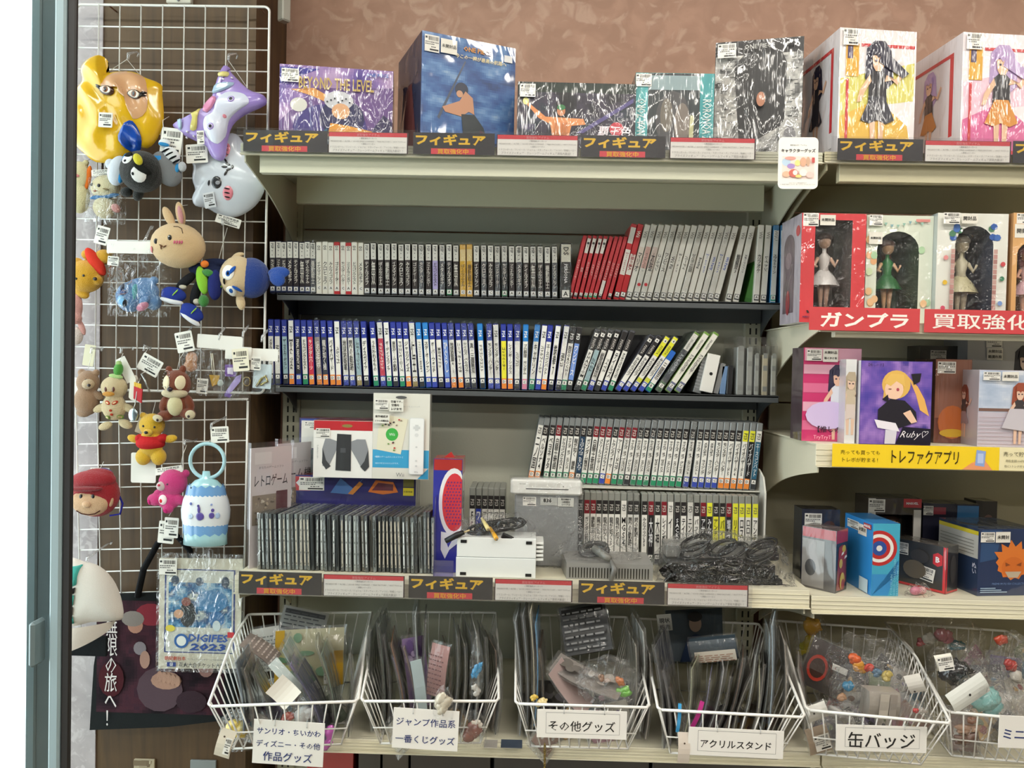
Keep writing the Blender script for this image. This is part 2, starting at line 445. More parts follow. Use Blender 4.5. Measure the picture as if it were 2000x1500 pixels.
# glass entrance door at the very edge: leaf stile, gasket, pane, then daylight beyond
d = bpy.data.objects.new('door_1', None); COL.objects.link(d); props(d, kind='structure')
YD = 1.12
def xat(px, Y=YD): return W(px, 720, Y).x
m = MB(); m.box(xat(99), xat(121), YD, YD + .012, 0, ZT, '#8fa3a8', .003); m.build('door_stile', 'painted', d)
m = MB(); m.box(xat(121), xat(138), YD + .004, YD + .012, 0, ZT, '#22201f', .002); m.build('door_gasket', 'rubber', d)
m = MB(); m.box(XL, xat(100), YD + .02, YD + .026, 0, ZT, '#fff'); m.build('door_pane', 'glass', d)
m = MB(); m.box(xat(68), xat(80), YD - .012, YD + .02, W(70, 1300, YD).z, W(70, 1212, YD).z, '#6f8084', .004); m.build('door_handle', 'painted', d)
YD2 = 1.5
m = MB(); m.box(xat(54, YD2), xat(74, YD2), YD2, YD2 + .012, 0, ZT, '#525e64', .003); m.box(xat(74, YD2), xat(134, YD2), YD2 + .004, YD2 + .010, 0, ZT, '#343d42'); 
o = m.build('door_2', 'painted'); props(o, kind='structure')
# small framed plates on the column
c = W(536, 32, 1.97)
m = MB(); m.box(-.012, .012, -.012, .012, -.045, .045, '#b9b6ac', .003)
m.box(-.013, -.012, -.007, .007, -.036, .036, '#6e6c66')
props(m.build('wall_bracket', 'painted', None, (XCORNER + .045, 1.9, c.z), (0, 0, math.radians(-38))), 'small pale framed plate high on the dark wood column', 'wall plate')
for (x0, y0, x1, y1, cc, nm, lb) in ((372, 1484, 422, 1500, '#878c8c', 'metal_plate', 'grey metal plate screwed low on the wood panelling'),
                                     (262, 1482, 302, 1500, '#b5a68c', 'torn_sticker', 'scuffed torn sticker low on the wood panelling')):
    a = W(x0, y0, YWOOD - .004); b = W(x1, y1 + 8, YWOOD - .004)
    m = MB(); m.box(a.x, b.x, YWOOD - .006, YWOOD, b.z, a.z, cc, .001)
    if nm == 'torn_sticker':
        for k in range(10): m.quad(a.x + R.uniform(0, .03), a.x + R.uniform(.032, .045), a.z - R.uniform(.005, .02), a.z - .002, R.choice(('#4d4238', '#7c6a54', '#c9bca0')), YWOOD - .0062 - k * .0002)
    props(m.build(nm, 'painted'), lb, 'plate' if 'plate' in nm else 'sticker')
m = MB(); c = W(350, 3, YWOOD - .01); m.box(-.03, .03, -.008, .006, -.005, .02, '#c9c4b6', .002); m.ell((0, -.009, .002), (.004, .002, .004), '#777', 8, 6)
props(m.build('wall_switch', 'plastic', None, (c.x, YWOOD - .006, c.z)), 'pale plastic bracket above the hanging wire grid', 'bracket')

# ------------------------------------------------------------------ shelving
GREEN = '#c3c2ad'; CREAM = '#dcd6bf'; BLK = '#505355'
YS = 1.60; YPOST = 1.97
XA0 = W(470, 302, YS).x; XA1 = W(1583, 1180, YS).x - .002; XB0 = XA1 + .004; XB1 = XB0 + (XA1 - XA0)
ZTOP = W(1020, 309, YS).z            # top of upper shelf
Z1 = W(1030, 582, 1.82).z            # upper black shelf
Z2 = W(1030, 763, 1.82).z
Z3 = W(1520, 1187, YS).z + .002      # lower edge of the deep cream shelf's lip
Z3T = Z3 + .036
ZR1 = W(1800, 650, YS).z; ZR1T = ZR1 + .020
ZR2 = W(1700, 912, YS).z; ZR2T = ZR2 + .046
ZR3 = W(1750, 1200, YS).z; ZR3T = ZR3 + .034
YDK = 1.52
ZDK = W(1200, 1484, YDK).z; ZDKT = ZDK + .026
def unit(label, x0, x1, black, colr):
    u = thing('shelving_unit', label, 'shelving', ((x0 + x1) / 2, YPOST, 0))
    w2 = (x1 - x0) / 2
    for sx in (-1, 1):
        m = MB()
        xc = sx * (w2 - .0) + (-.024 if (black and sx == 1) else 0)
        m.box(xc - .022, xc + .022, 0, .03, .02, ZTOP + .01, colr, .002)
        z = .3
        while z < ZTOP - .05:
            for dx in (-.0075, .0075): m.quad(xc + dx - .0022, xc + dx + .0022, z, z + .016, '#1c1d1a', -.0004)
            z += .025
        if sx == 1 or not black: pass
        if black or sx == 1: m.build('post', 'painted', u)
    z = .02; hs = [.42, .42, .42, .42, ZTOP - 1.70 - .02 - .0]
    for h in hs:
        m = MB(); m.box(-w2 + .022, w2 - .022, .012, .022, z, z + h - .004, '#bdbdad' if black else '#a9a48e', .001)
        m.build('back_panel', 'panel_board', u); z += h
    return u
def bracket(m, x, yf, yb, zt, hb, col, th=.003, hf=.03):
    pts = []
    n = 10
    for i in range(n + 1):
        t = i / n; y = yf + (yb - yf) * t
        zz = zt - hf - (hb - hf) * (.55 * t + .45 * t ** 3.0)
        pts.append((y, zz))
    vs = [(x, y, z) for y, z in pts] + [(x, yb, zt), (x, yf, zt)]
    k = len(vs)
    vs2 = [(v[0] + th, v[1], v[2]) for v in vs]
    fs = [tuple(range(k)), tuple(range(2 * k - 1, k - 1, -1))] + [(i, (i + 1) % k, k + (i + 1) % k, k + i) for i in range(k)]
    m.add(vs + vs2, fs, col)
def shelf(u, x0, x1, zt, col, lip, yf=YS, yb=YPOST, style='deep'):
    """style deep: cream shelf with price rail lip; black: thin shelf"""
    L = Matrix.Translation((-u.location.x, -u.location.y, 0))
    m = MB(L)
    if style == 'black':
        m.box(x0, x1, yf, yb, zt - .004, zt, col); m.box(x0, x1, yf, yf + .012, zt - .016, zt, col, .001)
        m.box(x0 + .01, x1 - .01, yb - .012, yb, zt - .04, zt - .004, col)
        s = m.build('shelf', 'painted', u); s['label'] = 'dark grey shelf'
        m = MB(L)
        for xx in (x0 + .004, x1 - .007):
            m = MB(L); bracket(m, xx, yf + .02, yb, zt - .004, .07, col, hf=.01); m.build('bracket', 'painted', s)
        return s
    m.box(x0, x1, yf + .002, yb, zt - .003, zt, col)
    m.box(x0, x1, yf, yf + .004, zt - lip, zt, col, .0008)
    if lip > .02:
        for k in (0.25, .5, .75): m.box(x0, x1, yf - .0012, yf, zt - lip * k - .001, zt - lip * k, col)
    m.box(x0, x1, yf - .006, yf + .004, zt - lip - .002, zt - lip, CREAM)
    s = m.build('shelf', 'painted', u)
    fr = .036 if zt > 1.7 else (.012 if lip < .021 else -.004)
    m = MB(L); m.box(x0 + .036, x1 - .036, yf + .012, yf + .03, zt - lip - fr, zt - .003, col, .001); m.build('front_rail', 'painted', s)
    m = MB(L); m.box(x0 + .036, x1 - .036, yb - .10, yb - .085, zt - .066, zt - .003, col, .001); m.build('back_rail', 'painted', s)
    for xx in (x0 + .006, x1 - .010):
        m = MB(L); bracket(m, xx, yf + .006, yb, zt - .003, .17, col, hf=.012 + (lip if lip > .02 else 0)); m.build('bracket', 'painted', s)
    return s
uA = unit('pale green-grey slotted shelving bay beside the wire grid', XA0, XA1, True, GREEN)
uB = unit('slotted shelving bay beyond the hanging white goods card', XB0, XB1, False, '#b8b296')
ZTT = ZTOP + .022
shelf(uA, XA0, XA1, ZTT, GREEN, .022)
XK0 = W(541, 575, 1.82).x; XK1 = W(1530, 592, 1.82).x
shelf(uA, XK0, XK1, Z1, BLK, 0, 1.82, YPOST, 'black')
XK2 = W(549, 760, 1.82).x; XK3 = W(1521, 775, 1.82).x
shelf(uA, XK0, XK3, Z2, BLK, 0, 1.82, YPOST, 'black')
shelf(uA, XA0, XA1, Z3T, CREAM, Z3T - Z3)
shelf(uA, XA0 + .09, XA1, ZDKT, CREAM, .024, YDK)
shelf(uB, XB0, XB1, ZTT + .002, '#bdb698', .022)
shelf(uB, XB0, XB1, ZR1T, CREAM, .020)
shelf(uB, XB0, XB1, ZR2T, CREAM, ZR2T - ZR2)
shelf(uB, XB0, XB1, ZR3T, CREAM, ZR3T - ZR3)
shelf(uB, XB0, XB1, ZDKT, CREAM, .024, YDK)
# lower shelf far down with dark stock, seen only as a sliver
# ------------------------------------------------------------------ game cases
_BC = {}
def case_body(w, h, d, col):
    k = (round(w, 4), round(h, 4), round(d, 4), col)
    if k not in _BC:
        m = MB(); m.box(-w / 2, w / 2, 0, d, 0, h, col, min(.0018, w * .15))
        o = m.build('case_shell', 'plastic'); _BC[k] = o.data; bpy.data.objects.remove(o)
    return _BC[k]
_SC = {}
def spine(w, h, bands, texts):
    k = (round(w, 4), round(h, 4), str(bands), str(texts))
    if k not in _SC:
        m = MB(); ww = w * .43
        for z0, z1, c in bands: m.quad(-ww, ww, z0 * h, z1 * h, c)
        for t, z0, z1, c, mode in texts:
            zc = (z0 + z1) / 2 * h; hh = (z1 - z0) * h
            if mode == 'sq':
                q = ww * .78; m.quad(-q, q, zc - q, zc + q, '#e8e6e0'); m.text(t, 0, zc, q * 1.3, q * 1.3, c, bold=.02)
            elif mode == 'v': m.text(t, 0, zc, w * .62, hh, c, vertical=True, bold=.012, stretch=True)
            else: m.text(t, 0, zc, w * .58, hh, c, rot=-90, bold=.015)
        o = m.build('spine_print', 'print'); _SC[k] = o.data; bpy.data.objects.remove(o)
    return _SC[k]
_WC = {}
def wrap_mesh(w, h, d):
    k = (round(w, 4), round(h, 4), round(d, 4))
    if k not in _WC:
        rr = random.Random(len(_WC)); m = MB(); g = .0005
        m.box(-w / 2 - g, w / 2 + g, -g - .0008, d, .0002, h + g, '#fff')
        # gathered corners of the wrap
        m.add([(-w * .4, -.001, h), (w * .4, -.001, h), (w * .2, -.002, h + .007), (-w * .3, .004, h + .005)], [(0, 1, 2, 3)], '#fff')
        m.add([(-w * .3, -.002, 0), (w * .35, -.002, 0), (w * .1, -.006, .004)], [(0, 1, 2)], '#fff')
        o = m.build('wrap', 'bag'); _WC[k] = o.data; bpy.data.objects.remove(o)
    return _WC[k]
def put_case(xb, xt, yb, yt, Y, zs, w, h, d, shell, bands, texts, label, group, name='game_case', wrap=False, rz=0.0, dy=0.0):
    X0 = W(xb, yb, Y).x; X1 = W(xt, yt, Y).x
    a = math.atan2(X1 - X0, h)
    t = thing(name, label, 'game case', (X0, Y + dy, zs + abs(math.sin(a)) * w / 2 + .0003), (0, a, rz), group)
    link('case_shell', case_body(w, h, d, shell), t)
    link('spine_print', spine(w, h, bands, texts), t)
    if wrap: link('wrap', wrap_mesh(w, h, d), t)
    return t
RATE = {'A': '#34373a', 'B': '#2f8a63', 'C': '#3b4ca8', 'D': '#e98a3c', 'P': '#d98aa0', 'T': '#9c8a58'}
RNAME = {'A': 'black', 'B': 'green', 'C': 'blue', 'D': 'orange', 'P': 'pink', 'T': 'tan'}
DK = '#221f20'
# --- upper black shelf, handheld games: position (zoom coords), style
xs1 = [120,165,208,252,297,342,385,425,470,515,560,605,650,693,738,783,830,880,933,985,1037,1087,1138,1190,1240,1293,1345,1397,1450,1500,1553,1603,1655,1710,1762,1812,1865,1920,1970]
xs1 = [500 + v / 3.846 for v in xs1] + [1000 + v / 3.571 for v in (50, 97, 147, 197, 247, 297)]
st1 = 'bbbbbbbswwwrwrwwkkkkkkkkskpsgkyyksksgkkskkkks'
T1 = ['モンスターハンター', 'ファイナルファンタジー', 'ドラゴンクエスト', 'メタルギア', 'テイルズオブ', '無双', 'ぼくのなつやすみ', '機動戦士', 'イナズマイレブン', 'クロヒョウ', 'みんなのゴルフ', 'ゴッドイーター']
desc1 = {'b': 'dark navy-footed game case with white label', 's': 'film-wrapped silvery game case', 'w': 'slim white game case', 'r': 'white game case with red edges',
         'k': 'slim black game case with white label', 'p': 'black game case with lilac label', 'g': 'black game case with green foot', 'y': 'yellow game case in clear wrap'}
for i, (x, s) in enumerate(zip(xs1, st1)):
    tt = T1[i % len(T1)]; rt = R.choice('AAAC')
    if s in 'bksgp':
        b = [(.14, .68, {'b': '#2d2529', 'k': '#3a3233', 's': '#55555c', 'g': '#37363a', 'p': '#b9addd'}[s]), (.68, .98, '#dedbd3'), (.04, .14, '#2c8a5c' if s == 'g' else '#9aa0a8' if s != 'b' else '#46537c')]
        tx = [(tt, .2, .64, '#e9e5dc' if s != 'p' else '#333', 'v'), (rt, .04, .15, '#222', 'sq'), ('PSP', .85, .95, '#555', 'r'), ('・・', .72, .82, '#333', 'r')]
        sh = '#1d2038' if s == 'b' else '#222122'
    elif s in 'wr':
        b = [(.04, .98, '#e9e5da')] + ([(.93, .99, '#b8232a'), (.01, .07, '#b8232a')] if s == 'r' else [])
        tx = [(tt, .2, .62, '#2b2b2b', 'v'), (rt, .08, .17, '#222', 'sq'), ('DS', .84, .92, '#555', 'r')]
        sh = '#e3dfd5' if s == 'w' else '#b02027'
    else:
        b = [(.03, .98, '#e0b04a'), (.14, .68, '#e3b02e'), (.68, .9, '#e9cf90')]
        tx = [(tt, .2, .62, '#5b4310', 'v'), (rt, .05, .14, '#222', 'sq')]; sh = '#c99a3c'
    # y of the tops runs 470 -> 476; 128 mm cases
    put_case(x + .8, x, 570, 470, 1.838, Z1, .0142 if s != 's' else .0132, .1265 + .001 * math.sin(i * 2.3), .12, sh, b, tx,
             '%s, %s from the wire grid on upper black shelf' % (desc1[s], ordn(i + 1)), 'handheld games on the upper black shelf', wrap=(s in 'sy' or i in (35, 36, 39, 41, 42)),
             dy=R.uniform(0, .004))
put_case(1105, 1105.5, 570, 480, 1.836, Z1, .026, .134, .12, '#2a2829', [(.04, .66, '#2d2c2e'), (.66, .97, '#dcd8c9'), (.02, .30, '#2d2c2e')], [('PERSONA', .28, .62, '#eee', 'r'), ('A', .05, .14, '#222', 'sq'), ('DS', .78, .92, '#333', 'r')],
         'wide black wrapped game case with cream label beside the red cases', 'handheld games on the upper black shelf', wrap=True)
# --- red cases, then the tall white ones
rt_ = [515, 548, 585, 625, 660, 700, 735, 768, 800]; rb_ = [403, 437, 473, 508, 540, 572, 607, 640, 675]
rf = 'AAABBBARA'
for i in range(9):
    xt = 1000 + rt_[i] / 3.571; xb = 1000 + rb_[i] / 3.571
    b = [(.02, .99, '#c4313a'), (.03, .10, RATE.get(rf[i], '#c4313a'))]
    tx = [(T1[(i * 5) % 12], .3, .62, '#e9c9c4', 'r')]
    if rf[i] in RATE: tx.append((rf[i], .04, .12, '#222', 'sq'))
    if 1 <= i <= 4: b.append((.72, .95, '#dedad2')); tx.append(('■一', .8, .9, '#333', 'r'))
    if i == 6: b.append((.1, .3, '#dedad2'))
    put_case(xb, xt, 578, 455, 1.838, Z1, .0092, .156, .10, '#b3222b', b, tx, 'slim red game case, %s of nine leaning, next to wide black case' % ordn(i + 1) if i else 'slim red leaning game case nearest the wide black wrapped case', 'slim red game cases')
tw = [865, 910, 960, 1005, 1055, 1100, 1145, 1195, 1240, 1288, 1335, 1383, 1430, 1480, 1525, 1575, 1640, 1690, 1748, 1800, 1853, 1902]
bw = [725, 765, 810, 858, 905, 950, 1000, 1048, 1093, 1140, 1187, 1235, 1282, 1330, 1378, 1420, 1510, 1563, 1703, 1755, 1820, 1890]
TW = ['Wii Sports', '太鼓の達人', 'マリオ', 'モンスターハンター3', '太鼓', 'ゴールデン', 'ワンピース', 'Wii Fit', 'Wii Fit', 'パーティ', 'ゼルダの伝説', 'Bowling', 'Wii Fit Plus', 'Wii Party', 'Wii Party', 'Wii Party', '戦国無双3', 'スポーツリゾート', 'カラオケ', 'レイトン', 'スプラトゥーン', 'マリオカート']
for i in range(22):
    xt = 1000 + (tw[i] - 6) / 3.571; xb = 1000 + bw[i] / 3.571
    red = i < 2; blue = i >= 20
    body = '#c5222b' if red else ('#e4e1d8' if not blue else '#dfe2e0')
    sh = '#b21c25' if red else ('#1b6fa5' if blue else '#dcd8cc')
    b = [(.02, .99, body), (.03, .105, '#3a3a3c' if i != 20 else '#1f8f7c')]
    if blue: b.append((.93, .995, '#1e74a8'))
    if i == 0: b += [(.74, .95, '#dedad2'), (.33, .66, '#e9e2da')]
    if i == 1: b += [(.33, .6, '#e9e2da')]
    if i in (2, 3, 4): b.append((.42, .7, ('#dccfc4', '#d7a9a0', '#dcc9c0')[i - 2]))
    tcol = '#333' if i not in (12, 13, 14, 15) else '#2a55b8'
    if i in (0, 1): tcol = '#a3222a'
    tx = [('Wii' if not blue else 'WiiU', .80, .93, '#8a877e' if not red else '#f4efe8', 'r')] if i != 0 else []
    tx += [(TW[i], .38, .62, tcol, 'r' if i % 2 else 'v'), (('A' if i != 20 else 'B'), .035, .11, '#222', 'sq')]
    if i in (3, 4): tx.append(('●', .18, .23, '#c8323a', 'r'))
    nm = 'tall red game case' if red else 'tall blue-and-white game case' if blue else 'tall white game case'
    if red: lb = ['tall red game case with white sticker, leaning beside slim red cases', 'tall red game case leaning against the first tall white case'][i]
    elif blue: lb = ['tall blue-edged game case with green foot at the shelf end', 'tall blue-edged game case last at the post end of the shelf'][i - 20]
    else: lb = 'tall white game case, %s white one after the two tall red cases' % ordn(i - 1)
    put_case(xb, xt, 580, 432, 1.838, Z1, .0138, .186, .12, sh, b, tx, lb, 'tall disc cases on the upper black shelf', wrap=i in (3, 4, 6, 7, 10, 13, 14), dy=R.uniform(0, .003))
m = MB(); m.box(-.009, .009, 0, .125, 0, .178, '#2e6a1f', .001); m.quad(-.008, .008, .01, .17, '#3d7a2a')
X = W(1461, 575, 1.85).x
props(m.build('game_case', 'print', None, (X, 1.85, Z1 + .003), (0, math.radians(13), 0)), 'green game box tucked in the gap between white leaning cases', 'game case')
# --- lower black shelf
x2 = [(100,118),(150,162)]
bb = [113,163,222,270,322,372,420,478,525,577,622,677,727,780,832,905,957,1005,1053,1103,1150,1200,1250,1300,1345,1393,1442,1490,1542,1592,1640,1705,1767,1815,1865,1912,1962]
top2 = [108,155,205,260,307,353,400,448,500,550,603,653,700,748,803,870,925,975,1025,1070,1118,1167,1215,1267,1317,1362,1412,1460,1512,1560,1610,1680,1750,1800,1858,1908,1960]
st2 = ['bwA','bwA','bcA','wwD','bdC','bwB','brD','bsD','bgD','bwD','wwD','bwC','bwC','bcT','bwA','bwB','wrC','wwB','bwA','bwB','bwD','wwT','lwA','lwC','bwC','bwA','buC','bwD','bwD','bwA','bwA','lwA','bwC','wwC','byD','bwD','bwA']
more = [(40,35,'bwA'),(97,87,'lwP'),(180,135,'lwB'),(230,180,'wwC'),(270,220,'bwD'),(325,268,'wwA'),(385,320,'wwA'),(430,358,'kwB'),(475,398,'kuA')]
X2 = [(500 + a / 3.846, 500 + b / 3.846, s) for a, b, s in zip(bb, top2, st2)] + [(1000 + b / 3.571, 1000 + t / 3.571, s) for t, b, s in more]
TOPC = {'b': '#2c3a94', 'l': '#2a7cc4', 'w': '#e2e2de', 'k': '#2a2829', 'y': '#e3e03a'}
TOPN = {'b': 'blue-topped', 'l': 'bright-blue-topped', 'w': 'white-topped', 'k': 'black-topped', 'y': 'yellow-topped'}
MIDC = {'w': '#e7e5de', 'c': '#9db9c0', 'd': '#2b2b33', 'r': '#c8364c', 's': '#9a8f88', 'g': '#3c3f4a', 'u': '#6f8fd0', 'y': '#e6dc3a'}
MIDN = {'w': 'white', 'c': 'grey-blue', 'd': 'black', 'r': 'red', 's': 'taupe', 'g': 'charcoal', 'u': 'sky-patterned', 'y': 'yellow'}
T2 = ['メタルギアソリッド', 'FAR CRY', 'ザ・ラストガーディアン', 'METAL GEAR', 'FINAL FANTASY XV', 'ドラゴンクエスト', 'キングダムハーツ', 'UNCHARTED', '龍が如く極', 'バイオハザード', 'ペルソナ5', '地球防衛軍', '閃の軌跡', 'スターオーシャン', 'ディスガイア', 'うたわれるもの', 'デッドアイランド', 'オーディンスフィア', '東京ゲームの軌跡', 'ドラゴンヒーローズ', 'ジャッジアイズ', '仁王', 'ドラゴンクエスト 時を求めて', 'スターオーシャン', 'オーバーウォッチ', '東京ザナドゥ', 'ひぐらし', '地球防衛軍4.1', 'ニーア オートマタ', 'テイルズ ベルセリア', '真・三國無双', 'ドラゴンクエスト', 'モンスターハンター', 'モンスターハンター', 'ゴッドイーター', 'レインボーシックス', 'ファークライ5', 'パワプロ', 'プロ野球 ガンダム', 'キャサリン', 'バトルフィールド', 'エースコンバット', '鉄拳7', 'FIFA 23', '無双OROCHI', 'ワンピース']
i = 0
for i, (xb, xt, s) in enumerate(X2):
    tc, mc, f = s
    b = [(.02, .985, MIDC[mc]), (.74, .985, TOPC[tc]), (.015, .17, RATE[f])]
    tx = [('PS4' if tc in 'bl' else 'PS4' if tc == 'w' else 'PS3', .77, .92, '#f2f2f0' if tc != 'w' else '#444', 'r'), (T2[i % len(T2)], .24, .70, '#26262a' if mc in 'wcy' else '#f0ece4', 'r' if i % 3 == 1 else 'v'), (f if f in 'ABCD' else 'C', .08, .165, '#222', 'sq')]
    put_case(xb, xt, 752, 628, 1.842, Z2, .0134, .158 if tc != 'k' else .155, .12, {'b': '#1f2a80', 'l': '#1f66b0', 'w': '#27308a', 'k': '#4a4a4c'}[tc], b, tx,
             '%s %s game case, %s foot, %s from wire grid, lower black shelf' % (TOPN[tc], MIDN[mc], RNAME[f], ordn(i + 1)), 'disc games standing on the lower black shelf',
             wrap=i in (7, 11, 12, 13, 16, 21, 27, 29, 30, 32, 33, 37, 39, 43, 44), dy=R.uniform(0, .004))
k0 = len(X2)
lean6 = [(450, 610, 'kwA'), (495, 655, 'kcB'), (543, 703, 'kwC'), (590, 753, 'kwA'), (637, 808, 'kwC'), (685, 860, 'kwB')]
T3 = ['PHANTOM', 'ぷよぷよ', '戦国無双', 'アイマス', 'テイルズ', 'ROBOTICS NOTES']
for i, (b_, t_, s) in enumerate(lean6):
    tc, mc, f = s
    b = [(.02, .97, MIDC[mc]), (.66, .97, '#2a2727'), (.015, .17, RATE[f])]
    tx = [('PSVITA', .68, .84, '#cfcac4', 'r'), (T3[i], .22, .62, '#26262a', 'r' if i % 2 else 'v'), (f, .08, .165, '#222', 'sq')]
    if i < 4: tx.append(('4', .86, .95, '#222', 'sq'))
    put_case(1000 + b_ / 3.571, 1000 + t_ / 3.571, 754, 640, 1.842, Z2, .0132, .156, .11, '#55565a', b, tx, 'black-topped game case leaning, %s of six beside the dark bookend' % ordn(i + 1), 'leaning black-topped games', wrap=i in (0, 1, 2), dy=.002 * i)
lean4 = [(735, 1020, 'kwC', 'black-topped game case leaning steeply, lowest of the steep group'), (785, 1075, 'kwC', 'second black-topped case in the steeply leaning group'),
         (838, 1135, 'ywC', 'yellow-topped game case leaning steeply beside black-topped ones'), (893, 1195, 'ywC', 'yellow-topped game case leaning steeply next to small blue one')]
for i, (b_, t_, s, lb) in enumerate(lean4):
    tc, mc, f = s
    b = [(.02, .98, MIDC[mc]), (.64, .98, TOPC[tc]), (.015, .16, RATE[f])]
    if tc == 'y': b.append((.17, .24, '#c9cc4a'))
    tx = [('PSVITA', .67, .82, '#cfcac4' if tc == 'k' else '#77772a', 'r'), ('みんなのゴルフ', .28, .6, '#26262a', 'v'), (f, .08, .155, '#222', 'sq'), ('4', .87, .95, '#222', 'sq')]
    put_case(1000 + b_ / 3.571, 1000 + t_ / 3.571, 756, 660, 1.842, Z2, .0132, .157, .10, '#50515a', b, tx, lb, None)
put_case(1000 + 945 / 3.571, 1000 + 1160 / 3.571, 757, 690, 1.842, Z2, .0142, .115, .09, '#2a6cb8', [(.02, .98, '#e7e5de'), (.78, .98, '#2b66c0'), (.02, .2, RATE['B'])], [('三國志', .3, .7, '#222', 'v'), ('B', .08, .2, '#222', 'sq')], 'short blue-topped game case leaning beside the steep yellow-topped ones', None)
for i, (b_, t_, cc, lb) in enumerate([(1015, 1345, '#4b4f55', 'leaning dark wrapped game case with green-tipped white label'), (1085, 1415, '#e6e2d8', 'leaning tall white game case with green edge, inner of two'), (1150, 1480, '#e6e2d8', 'outermost leaning tall white game case beside the white hole-punched box')]):
    b = [(.02, .98, cc), (.02, .16, '#6c6f8c' if i else '#4f6a50')] + ([(.70, .98, '#e4e1da')] if not i else []) + [(.965, .99, '#7aa04a')]
    tx = [('Xbox360', .72, .88, '#8a8a86', 'r'), ('アイドルマスター', .3, .62, '#333' if i else '#cdd3d6', 'v'), ('Z', .06, .14, '#222', 'sq')]
    put_case(1000 + b_ / 3.571, 1000 + t_ / 3.571, 757, 648, 1.842, Z2, .0150, .170, .12, '#7f9a5e' if i else '#4c5a4c', b, tx, lb, None, wrap=not i)
# bookends
for (x0, x1, y0, lb) in ((1070, 1158, 655, 'dark grey metal bookend behind the upright games, lower black shelf'), (1190, 1350, 656, 'dark grey metal bookend behind steeply leaning games, lower black shelf')):
    X0, X1 = W(x0, 720, 1.96).x, W(x1, 720, 1.96).x; zt = W(x1, y0, 1.96).z
    t = thing('bookend', lb, 'bookend', ((X0 + X1) / 2, 1.973, Z2)); w2 = (X1 - X0) / 2
    m = MB(); m.box(-w2, w2, 0, .002, 0, zt - Z2, '#3c3e42', .0006); m.build('upright', 'painted', t)
    m = MB(); m.box(-w2, w2, -.005, 0, 0.0002, .0014, '#3c3e42'); m.build('foot', 'painted', t)
# white hole-punched box leaning, grey and blue, black boxes
X = W(1379, 770, 1.842).x
t = thing('hole_punched_box', 'white box with round hole leaning on lower black shelf', 'box', (X, 1.842, Z2 + .0055), (0, math.radians(11), 0))
m = MB(); m.box(-.0155, .0155, 0, .09, 0, .092, '#e6e4de', .001); m.build('carton', 'card', t)
m = MB(); m.disc(.002, .045, .004, .004, '#141414'); m.build('hole', 'card', t)
for (xc, w_, h_, cc, ang, lb, nm) in ((1361, .019, .09, '#77797a', 14, 'grey ribbed box leaning behind the white hole-punched box', 'ribbed_box'), (1411, .014, .068, '#6f8fb8', 4, 'small pale blue box beside the white hole-punched box', 'small_box'),
                                      (1424, .013, .07, '#1c1c20', 2, 'small black wrapped box beside the clear cases', 'small_box'), (1398, .012, .075, '#8d8f90', 13, 'grey box leaning between white and pale blue boxes', 'small_box')):
    X = W(xc, 770, 1.85).x; t = thing(nm, lb, 'box', (X, 1.85, Z2 + w_ / 2 * math.sin(math.radians(ang)) + .0003), (0, math.radians(ang), 0))
    m = MB(); m.box(-w_ / 2, w_ / 2, 0, .08, 0, h_, cc, .0012)
    if nm == 'ribbed_box':
        for q in range(9): m.box(-w_ / 2 - .0008, w_ / 2, -.0006, .002, .012 + q * .008, .015 + q * .008, '#8d8f90')
    m.build('carton', 'film', t)
# five bagged clear cases at the end
for i, (xc, ww, cc) in enumerate(((1445, .020, '#9a9c98'), (1463, .016, '#a5a6a0'), (1477, .013, '#aaaba5'), (1493, .016, '#c2b79c'), (1510, .014, '#b5b4aa'))):
    X = W(xc, 770, 1.842).x; h_ = (.140, .138, .118, .118, .118)[i]
    t = thing('clear_disc_case', 'clear disc case in a loose bag, %s of five at the shelf end' % ordn(i + 1), 'disc case', (X, 1.842, Z2 + .0003), (0, 0, 0), 'bagged clear cases')
    m = MB(); m.box(-ww * .42, ww * .42, 0, .12, 0, h_ * .82, cc, .0015); 
    for q in (.08, .5, .75): m.box(-ww * .3, ww * .3, -.0008, 0, h_ * q, h_ * q + .012, '#8f918c')
    m.build('case_shell', 'plastic', t)
    m = MB(); m.box(-ww * .5, ww * .5, -.003, .124, 0.0003, h_, '#fff')
    if i > 1: m.add([(-ww * .5, -.003, h_), (ww * .5, -.003, h_), (ww * .1, .01, h_ + .022), (-ww * .7, .01, h_ + .02)], [(0, 1, 2, 3)], '#fff')
    m.build('bag', 'sleeve', t)
